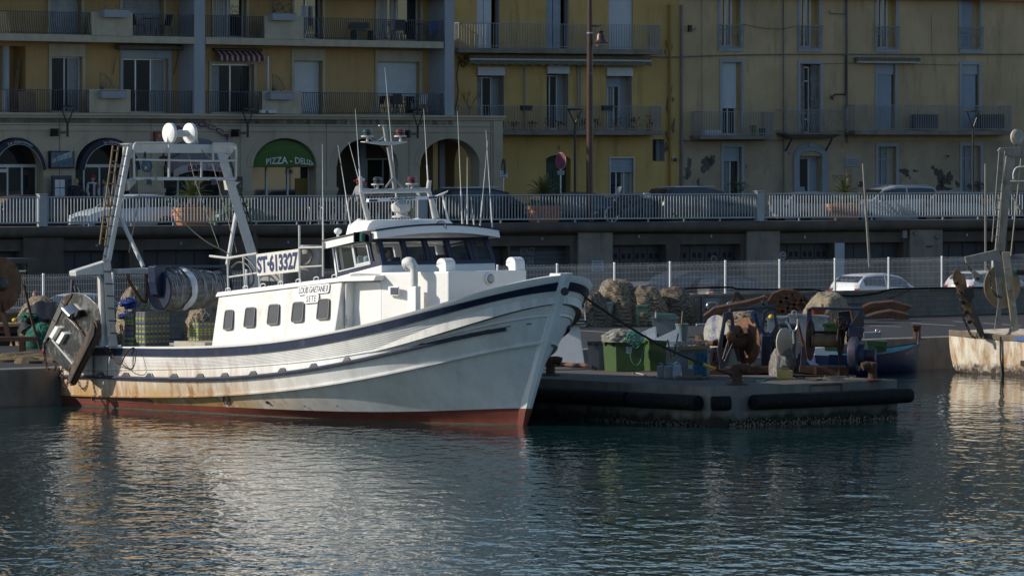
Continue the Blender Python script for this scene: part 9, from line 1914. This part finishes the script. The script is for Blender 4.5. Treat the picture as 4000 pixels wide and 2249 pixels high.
def pcar(px,w,flip,*a,**k):p=gp(px,min(w,-3.15),z=4.15);return car(a[0],p,aP+(math.pi if flip else 0),*a[1:],**k)
pcar(45,-2.6,1,'dark mauve hatchback at the far left behind the railing','hatch',(.06,.045,.055),L_=4.0);pcar(492,-2.4,1,'white hatchback parked behind the railing, seen through the gantry','hatch',(.50,.56,.62),L_=4.2)
pcar(1000,-2.6,1,'dull green car behind the railing left of the wheelhouse','sedan',(.06,.08,.035),L_=4.1);pcar(1150,-2.5,0,'dark maroon car behind the railing below the green awning','sedan',(.06,.015,.018),L_=4.2)
pcar(1900,-3.2,0,'black estate car behind the railing right of the wheelhouse mast','estate',(.012,.012,.014),L_=4.6,hs=1.08,rack=True);pcar(2280,-4.2,0,'grey sedan behind the scooter and the tall brown post','sedan',(.07,.075,.08),L_=4.4,hs=1.05)
pcar(2460,-3.9,1,'black car with chrome window trim behind the scooter','sedan',(.015,.016,.018),L_=4.3);pcar(2740,-3.4,0,'dark grey estate car with roof rails below the peeling wall','estate',(.045,.05,.055),L_=4.6,hs=1.08,rack=True)
pcar(3190,-3.2,0,'silver hatchback behind the railing left of the last planter','hatch',(.26,.27,.29),L_=4.0);pcar(3460,-3.6,1,'white estate car with roof rails behind the last planter','estate',(.36,.37,.38),L_=4.6,hs=1.10,rack=True)
pcar(3740,-3.0,0,'grey hatchback behind the railing below the two ground floor windows','hatch',(.20,.21,.22),L_=4.1);pcar(4000,-3.0,0,'dark car behind the railing beside the ladder of the right trawler','hatch',(.03,.03,.035),L_=4.0)
def lcar(px,ytop,w,rz,label,kind,col,hs=1.0,**k):
    return car(label,FE.pt((FE.U(px,w),w,qz)),R(41.6)+rz,kind,col,hs=hs,**k)
lcar(340,1130,-4.0,0,'white car behind the mesh fence at the far left, above the trawl door','sedan',(.5,.52,.54));lcar(2500,1095,-2.8,math.pi,'grey car low behind the mesh fence and the tallest net pile','sedan',(.10,.11,.12));lcar(2640,1065,-5.8,math.pi,'dark tall car behind the mesh fence, left of the no-parking notice','estate',(.03,.032,.036),hs=1.08)
lcar(2880,1085,-4.5,0,'black hatchback behind the mesh fence, under the round no-entry sign','hatch',(.014,.014,.016));lcar(3440,1080,-3.6,0,'white hatchback behind the mesh fence right of the painted jamb','hatch',(.72,.73,.74),hs=1.02);lcar(3880,1060,-4.6,0,'white hatchback with red tail lights behind the right trawl door','hatch',(.6,.6,.6));lcar(3930,1035,-6.8,0,'dark estate car behind the white one at the far right','estate',(.04,.04,.045))
# ---------------------------------------------------------------- people
def skinned(nv,ed,root,grow=0,sub=1):
    ks=list(dict.fromkeys(k for e in ed for k in e));me=bpy.data.meshes.new('s');me.from_pydata([nv[k][0] for k in ks],[(ks.index(a),ks.index(b_)) for a,b_ in ed],[]);o=bpy.data.objects.new('s',me);COL.objects.link(o)
    md=o.modifiers.new('k','SKIN');md.use_smooth_shade=True
    for i,k in enumerate(ks):r=nv[k][1]+grow;me.skin_vertices[0].data[i].radius=(r,r);me.skin_vertices[0].data[i].use_root=(k== root)
    s=o.modifiers.new('s','SUBSURF');s.levels=sub;s.render_levels=sub
    return from_obj(o)
def person(label,loc,rz,shirt,legs,pose='stand',cap=None,hair=m_hair,bare=False,long=False,skin=m_skin):
    t=thing('person',label,'person',loc,rz);sit=pose== 'sit';st=.20 if pose== 'walk' else .02;hz_=-.42 if sit else 0
    n={'pel':((0,0,.94+hz_),.125),'wai':((0,0,1.10+hz_),.12),'che':((.0,0,1.30+hz_),.135),'nek':((.01,0,1.46+hz_),.055),'hd':((.03,0,1.55+hz_),.06)}
    for s,q in ((-1,'r'),(1,'l')):
        sw=st*s
        n['sh'+q]=((0,s*.17,1.40+hz_),.065);n['el'+q]=((-.03-sw*.6,s*.235,1.13+hz_),.045);n['wr'+q]=((.10-sw,s*.215,.93+hz_) if not sit else (.26,s*.17,.72),.03);w_=V(n['wr'+q][0]);dh_=V((.35,-.06*s,-.9)).normalized() if not sit else V((.9,-.2*s,-.1)).normalized();n['ha'+q]=(tuple(w_+dh_*.07),.036)
        hb=V(n['ha'+q][0])
        for k in range(4):off_=V((.022*(1.5-k)/1.5,0,0));a1=hb+off_+dh_*.045;n['f%d%s' % (k,q)]=(tuple(a1),.0095);n['g%d%s' % (k,q)]=(tuple(a1+dh_*(.035-.005*abs(k-1))+V((.012,-s*.012,0))),.008)
        n['t'+q]=(tuple(hb+V((.035,-s*.01,-.01))),.011);n['u'+q]=(tuple(hb+V((.05,-s*.012,-.045))),.009)
        n['hi'+q]=((0,s*.09,.88+hz_),.085)
        if sit:n['kn'+q]=((.44,s*.11,.48),.06);n['an'+q]=((.40,s*.11,.09),.042);n['to'+q]=((.56,s*.12,.04),.036)
        else:n['kn'+q]=((.05+sw*.7,s*.095,.50),.058);n['an'+q]=((-.03+sw*1.25,s*.095,.09),.040);n['to'+q]=((.13+sw*1.25,s*.11,.035),.036)
    E=[('pel','wai'),('wai','che'),('che','nek'),('nek','hd')];arms,lg,fe=[],[],[]
    for q in 'rl':
        arms += [('che','sh'+q),('sh'+q,'el'+q)];fe += [('el'+q,'wr'+q),('wr'+q,'ha'+q),('ha'+q,'t'+q),('t'+q,'u'+q)]+[e for k in range(4) for e in (('ha'+q,'f%d%s' % (k,q)),('f%d%s' % (k,q),'g%d%s' % (k,q)))];lg += [('pel','hi'+q),('hi'+q,'kn'+q),('kn'+q,'an'+q)]
    m=skinned(n,E+arms+fe+lg+[('an'+q,'to'+q) for q in 'rl'],'pel');hc=V((.035,0,1.63+hz_))
    m.ball(hc,(.098,.078,.118),16,12,fn=lambda d:1+(.05 if d.x>.7 and d.z<-.2 else 0)-(.06 if d.x>.6 and .0<d.z<.3 and abs(d.y)>.15 else 0))
    m.ball(hc+V((.10,0,-.012)),(.022,.014,.024),6,5).ball(hc+V((0,.08,-.01)),(.02,.012,.03),6,5).ball(hc+V((0,-.08,-.01)),(.02,.012,.03),6,5).ball(hc+V((.088,0,-.062)),(.012,.026,.008),6,4)
    b_=obj('body',m,skin,t,local=True,smooth=180)
    m=MB()
    for s in (-1,1):m.ball(hc+V((.088,s*.03,.018)),(.010,.014,.008),6,4)
    obj('eyes',m,m_hair,b_,local=True)
    sl_=arms+([('el'+q,'wr'+q) for q in 'rl'] if long else []);obj('shirt',skinned(n,E[:3]+sl_,'wai',.032),shirt,t,local=True,smooth=180)
    n2=dict(n)
    if bare:le=[('pel','hi'+q) for q in 'rl']+[('hi'+q,'kn'+q) for q in 'rl']
    else:le=lg
    obj('shorts' if bare else 'trousers',skinned(n2,le,'pel',.022),legs,t,local=True,smooth=180);obj('shoes',skinned({k:(tuple(V(v[0])+V((0,0,.008))),v[1]) for k,v in n.items()},[('anr','tor')],'anr',.014),m_dgrey,t,local=True,smooth=180);obj('shoes',skinned({k:(tuple(V(v[0])+V((0,0,.008))),v[1]) for k,v in n.items()},[('anl','tol')],'anl',.014),m_dgrey,t,local=True,smooth=180)
    if cap:obj('cap',MB().ball(hc+V((-.005,0,.035)),(.108,.09,.10),16,8,fn=lambda d:1 if d.z>-.15 else .9).hexa([hc+V(p) for p in ((.08,-.065,.035),(.20,-.05,.02),(.20,.05,.02),(.08,.065,.035),(.08,-.065,.05),(.20,-.05,.032),(.20,.05,.032),(.08,.065,.05))]),cap,t,local=True,smooth=60)
    obj('hair',MB().ball(hc+V((-.026,0,.030)),(.100,.092,.112),14,10),hair,t,local=True,smooth=True);return t
m_dkcl=M('dark_clothing',(.02,.022,.03),.9);m_nvcl=M('navy_clothing',(.03,.04,.07),.9);m_wtcl=M('pale_shirt',(.45,.45,.45),.9);m_bgcl=M('beige_clothing',(.25,.2,.14),.9);m_rdcap=M('red_cap',(.5,.015,.025),.8);m_pkcl=M('pink_top',(.45,.01,.08),.9)
def strp():
    m=M('striped_shirt',(.4,.4,.42),.9);N,L,b=nodes(m);wv=N.new('ShaderNodeTexWave');wv.inputs['Scale'].default_value=9;wv.bands_direction='Z';tc=N.new('ShaderNodeTexCoord');L.new(tc.outputs['Object'],wv.inputs['Vector']);x=N.new('ShaderNodeMix');x.data_type='RGBA';L.new(wv.outputs[0],x.inputs[0]);x.inputs[6].default_value=(.03,.04,.09,1);x.inputs[7].default_value=(.45,.45,.47,1);L.new(x.outputs[2],b.inputs['Base Color']);return m
person('man in a red cap and striped shirt walking left behind the mast',gp(1404,-1.45),aP+math.pi,strp(),m_bgcl,'walk',m_rdcap,bare=True,long=True);person('person in a white cap and dark shirt walking left just behind the red cap',gp(1425,-1.9),aP+math.pi,m_nvcl,m_bgcl,'walk',M('white_cap',(.65,.65,.66),.8),bare=True)
person('person in a bright pink top sitting at a table behind the radar',gp(1490,-1.7),aP+math.pi*.5,m_pkcl,m_dkcl,'sit',long=True);person('person in dark clothes sitting at the table right of the pink top',gp(1545,-1.7),aP+math.pi,m_dkcl,m_dkcl,'sit',long=True)
person('man in a red cap and open dark jacket standing by the restaurant window',FL.pt((FL.U(362,.8),.8,GL+.12)),R(-60),m_wtcl,m_dkcl,'stand',M('dull_red_cap',(.22,.02,.025),.8),long=True);obj('jacket',MB().grid([[V((x*.17*(1.0 if s<0 else 1),y,z)) for x,y in ((.3,.19*s),(.9,.13*s),(1.0,.06*s))] for z in (1.42,1.2,.92)] if (s := 1) else []).grid([[V((x*.17,-y,z)) for x,y in ((.3,.19),(.9,.13),(1.0,.06))] for z in (1.42,1.2,.92)]),m_dkcl,bpy.data.objects['person.004'],local=True)
person('person in black standing left of the red-capped man at the restaurant',FL.pt((FL.U(300,.7),.7,GL)),R(-100),m_dkcl,m_dkcl,long=True);person('woman in a pale top standing right of the red-capped man, by the ladder',FL.pt((FL.U(413,.8),.8,GL-.03)),R(200),m_wtcl,m_dkcl,long=True)
person('person in dark clothes behind the mesh fence at the far left',FE.pt((FE.U(142,-1.6),-1.6,qz-.1)),R(160),m_dkcl,m_dkcl,'stand')
def cwh(x,y):return toW((xk-1.0+x,y,zt-.95))
person('dark silhouetted person inside the wheelhouse behind the side window',toW((xk-.85,-1.05,zt-1.15)),BR,m_dkcl,m_dkcl)
# cafe chairs and tables
m_tub=M('polished_tube',(.55,.56,.58),.25,.9)
lb_=['leftmost','second','third','fourth','fifth']
for i,(px,rz) in enumerate(((1228,20),(1275,200),(1325,10),(1372,190),(1500,180))):
    t=foldchair(gp(px,-1.25),R(rz),m_dgrey,lb_[i]+' of the tubular cafe chairs behind the railing','cafe_chair','cafe chairs on the promenade',arms=True)
    for ch in t.children:
        if ch.name.startswith(('leg','arm')):ch.data.materials[0]=m_tub
for i,px in enumerate((1250,1350,1518)):rtable(gp(px,-1.75),m_steel,['left','middle','right'][i]+' cafe table behind the railing',.38,name='cafe_table')
# scooter
c=gp(2445,-1.3);t=thing('scooter','dark motor scooter with a clear windshield parked behind the railing','scooter',c,aP+math.pi);S2=lambda*p:V(p)
for x,nm in ((.66,'front_wheel'),(-.62,'rear_wheel')):w_=obj(nm,MB().lathe([(.16,-.06),(.25,-.055),(.28,0),(.25,.055),(.16,.06)],(x,0,.28),(0,1,0),22),m_tyre,t,local=True,smooth=40);obj('rim',MB().lathe([(.03,-.04),(.165,-.03),(.165,.03),(.03,.04)],(x,0,.28),(0,1,0),10),m_rim,w_,local=True)
obj('body',MB().prism([V((x,-.2,z)) for x,z in ((-.95,.72),(-.85,.88),(-.3,.70),(.0,.42),(.30,.40),(.35,.30),(-.25,.28),(-.5,.50))],(0,.40,0)),M('graphite_scooter_paint',(.04,.042,.05),.3,.2),t,local=True,bev=.05);obj('front_shield',MB().hexa([V(p) for p in ((.28,-.26,.38),(.44,-.15,.38),(.44,.15,.38),(.28,.26,.38),(.36,-.22,1.02),(.56,-.12,.92),(.56,.12,.92),(.36,.22,1.02))]),M('graphite_scooter_paint',(.04,.042,.05)),t,local=True,bev=.04)
obj('front_mudguard',MB().lathe([(.30,-.08),(.33,0),(.30,.08)],(.66,0,.30),(0,1,0),18,caps=False),M('silver_scooter_paint',(.4,.42,.45),.3,.4),t,local=True);obj('seat',MB().hexa([V(p) for p in ((-.85,-.15,.80),(.0,-.14,.74),(.0,.14,.74),(-.85,.15,.80),(-.85,-.12,.95),(-.05,-.12,.84),(-.05,.12,.84),(-.85,.12,.95))]),m_black,t,local=True,bev=.05)
obj('windshield',MB().grid([[V((.50-.20*v-.05*abs(y)*3,y*(1-.25*v),.98+.42*v)) for y in (-.2,-.1,0,.1,.2)] for v in (0,.5,1)]),mkglass('windshield',(.6,.6,.6),.35),t,local=True);obj('handlebar',MB().tube([V((.38,-.34,1.06)),V((.42,0,1.02)),V((.38,.34,1.06))],.018,6),m_black,t,local=True)
for s in (-1,1):obj('mirror',MB().tube([V((.40,s*.25,1.05)),V((.38,s*.36,1.30))],.008,5).ball((.38,s*.37,1.34),(.03,.075,.05),10,6),m_black,t,local=True)
obj('headlight',MB().ball((.55,0,.86),(.05,.13,.07),12,6),m_head,t,local=True);obj('top_box',MB().box(-1.05,-.72,-.2,.2,.90,1.15),m_steel,t,local=True,bev=.06);obj('stand',MB().tube([V((-.1,.05,.3)),V((-.05,.2,.0))],.015,5),m_black,t,local=True)
# ---------------------------------------------------------------- more gear crowding the pier and quay
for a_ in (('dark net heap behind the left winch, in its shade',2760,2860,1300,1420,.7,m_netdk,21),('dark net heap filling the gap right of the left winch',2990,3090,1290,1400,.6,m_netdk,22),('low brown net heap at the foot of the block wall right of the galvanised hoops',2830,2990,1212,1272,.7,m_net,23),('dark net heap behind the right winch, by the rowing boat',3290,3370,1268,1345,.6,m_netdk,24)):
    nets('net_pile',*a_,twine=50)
for x0,y0_,x1,y1_,bx,by,lb in ((2790,1392,2830,1230,2810,1420,'rusty post leaning against the left winch'),(2950,1200,3060,1300,3000,1330,'rusty spar lying across the tubs between the winches'),(3110,1240,3150,1400,3130,1430,'dark iron bar propped between the winches'),(3320,1200,3350,1330,3330,1350,'rusty stake standing behind the right winch')):
    b0=GZ(bx,by);tag(obj('iron_bar',MB().bar(side(b0,x0,y0_),side(b0,x1,y1_)+V((0,.3,0)),.09,.07),m_rust,bev=.008),lb,'bar')
def drum(px,py,s,mat,lb):
    c=GZ(px,py);t=thing('oil_drum',lb,'drum',c);obj('body',MB().lathe([(.26*s,0),(.28*s,.02),(.28*s,.27*s),(.295*s,.29*s),(.28*s,.31*s),(.28*s,.56*s),(.295*s,.58*s),(.28*s,.60*s),(.28*s,.86*s),(.27*s,.88*s),(.26*s,.86*s)],c,n=24),mat,t,smooth=40);obj('bung',MB().lathe([(.03,0),(.03,.03)],c+V((.12,-.05,.86*s)),n=10),m_black,t)
drum(2985,1400,.9,m_bluerust,'blue rusty oil drum in the shade between the winches');drum(2745,1400,.8,m_rust,'brown rusty oil drum behind the sticker tub')
c=GZ(2870,1300);t=thing('chain_heap','heap of rusty chain on the asphalt behind the left winch','chain',c);chain([c+V((.5*math.sin(k*1.7)*(1-k/40),.3*math.cos(k*1.3),.06+.25*(k/24)*rnd.random())) for k in range(24)],.022,m_rust,t,lk=.14)
for i,(x0,y0_,x1,y1_,w_) in enumerate(((2470,1462,2560,1474,.02),(3110,1480,3230,1488,.025),(2925,1492,3010,1486,.02))):
    a,b_=GZ(x0,y0_),GZ(x1,y1_);q=[a+(b_-a)*k/9+V((0,.5*math.sin(k*.7+i),w_+.012)) for k in range(10)]
    tag(obj('rope',MB().tube(smoothpath(q,5),w_,6),(m_rope,m_ropedk,m_teal)[i],smooth=True),('pale rope snaking over the pier in front of the green bins','dark rope lying at the pier front between the winches','teal rope on the pier right of the corner bollard')[i],'rope')
# ---------------------------------------------------------------- pieces one could count become parts of their own
def explode(o):
    me=o.data;bm=bmesh.new();bm.from_mesh(me);bm.verts.ensure_lookup_table();seen=set();comps=[]
    for v in bm.verts:
        if v.index in seen:continue
        st=[v];seen.add(v.index);c=[]
        while st:
            x=st.pop();c.append(x.index)
            for e in x.link_edges:
                y=e.other_vert(x)
                if y.index not in seen:seen.add(y.index);st.append(y)
        comps.append(set(c))
    if 1<len(comps)<40:
        for c in comps:
            b2_=bm.copy();b2_.verts.ensure_lookup_table();bmesh.ops.delete(b2_,geom=[v for v in b2_.verts if v.index not in c],context='VERTS');m2=bpy.data.meshes.new(me.name);b2_.to_mesh(m2);b2_.free()
            for m in me.materials:m2.materials.append(m)
            n=bpy.data.objects.new(o.name.split('.')[0],m2);COL.objects.link(n);n.parent=o.parent;n.location=o.location
        bpy.data.objects.remove(o)
    bm.free()
for o in list(bpy.data.objects):
    if o.type== 'MESH' and not o.children and o.data.users== 1 and o.parent and o.name.split('.')[0] in ('gallery_column','impost','bolt_hole','grab_rail','lug','wheel','leg','foot','awning_arm','pipe','bracket','glazing_bar','lift_handle','door_pane','cavity','conduit','corner_pilaster','cable_clip','roof_rail','awning_case','bitts','turn','menu_sheet','shutter','hanger','bridle','freeing_port','rear_wall','storey_floor','cornice','lip','side_beam','rung','base_rib','side_rib','handle','lamp_cable','guard_rail'):explode(o)
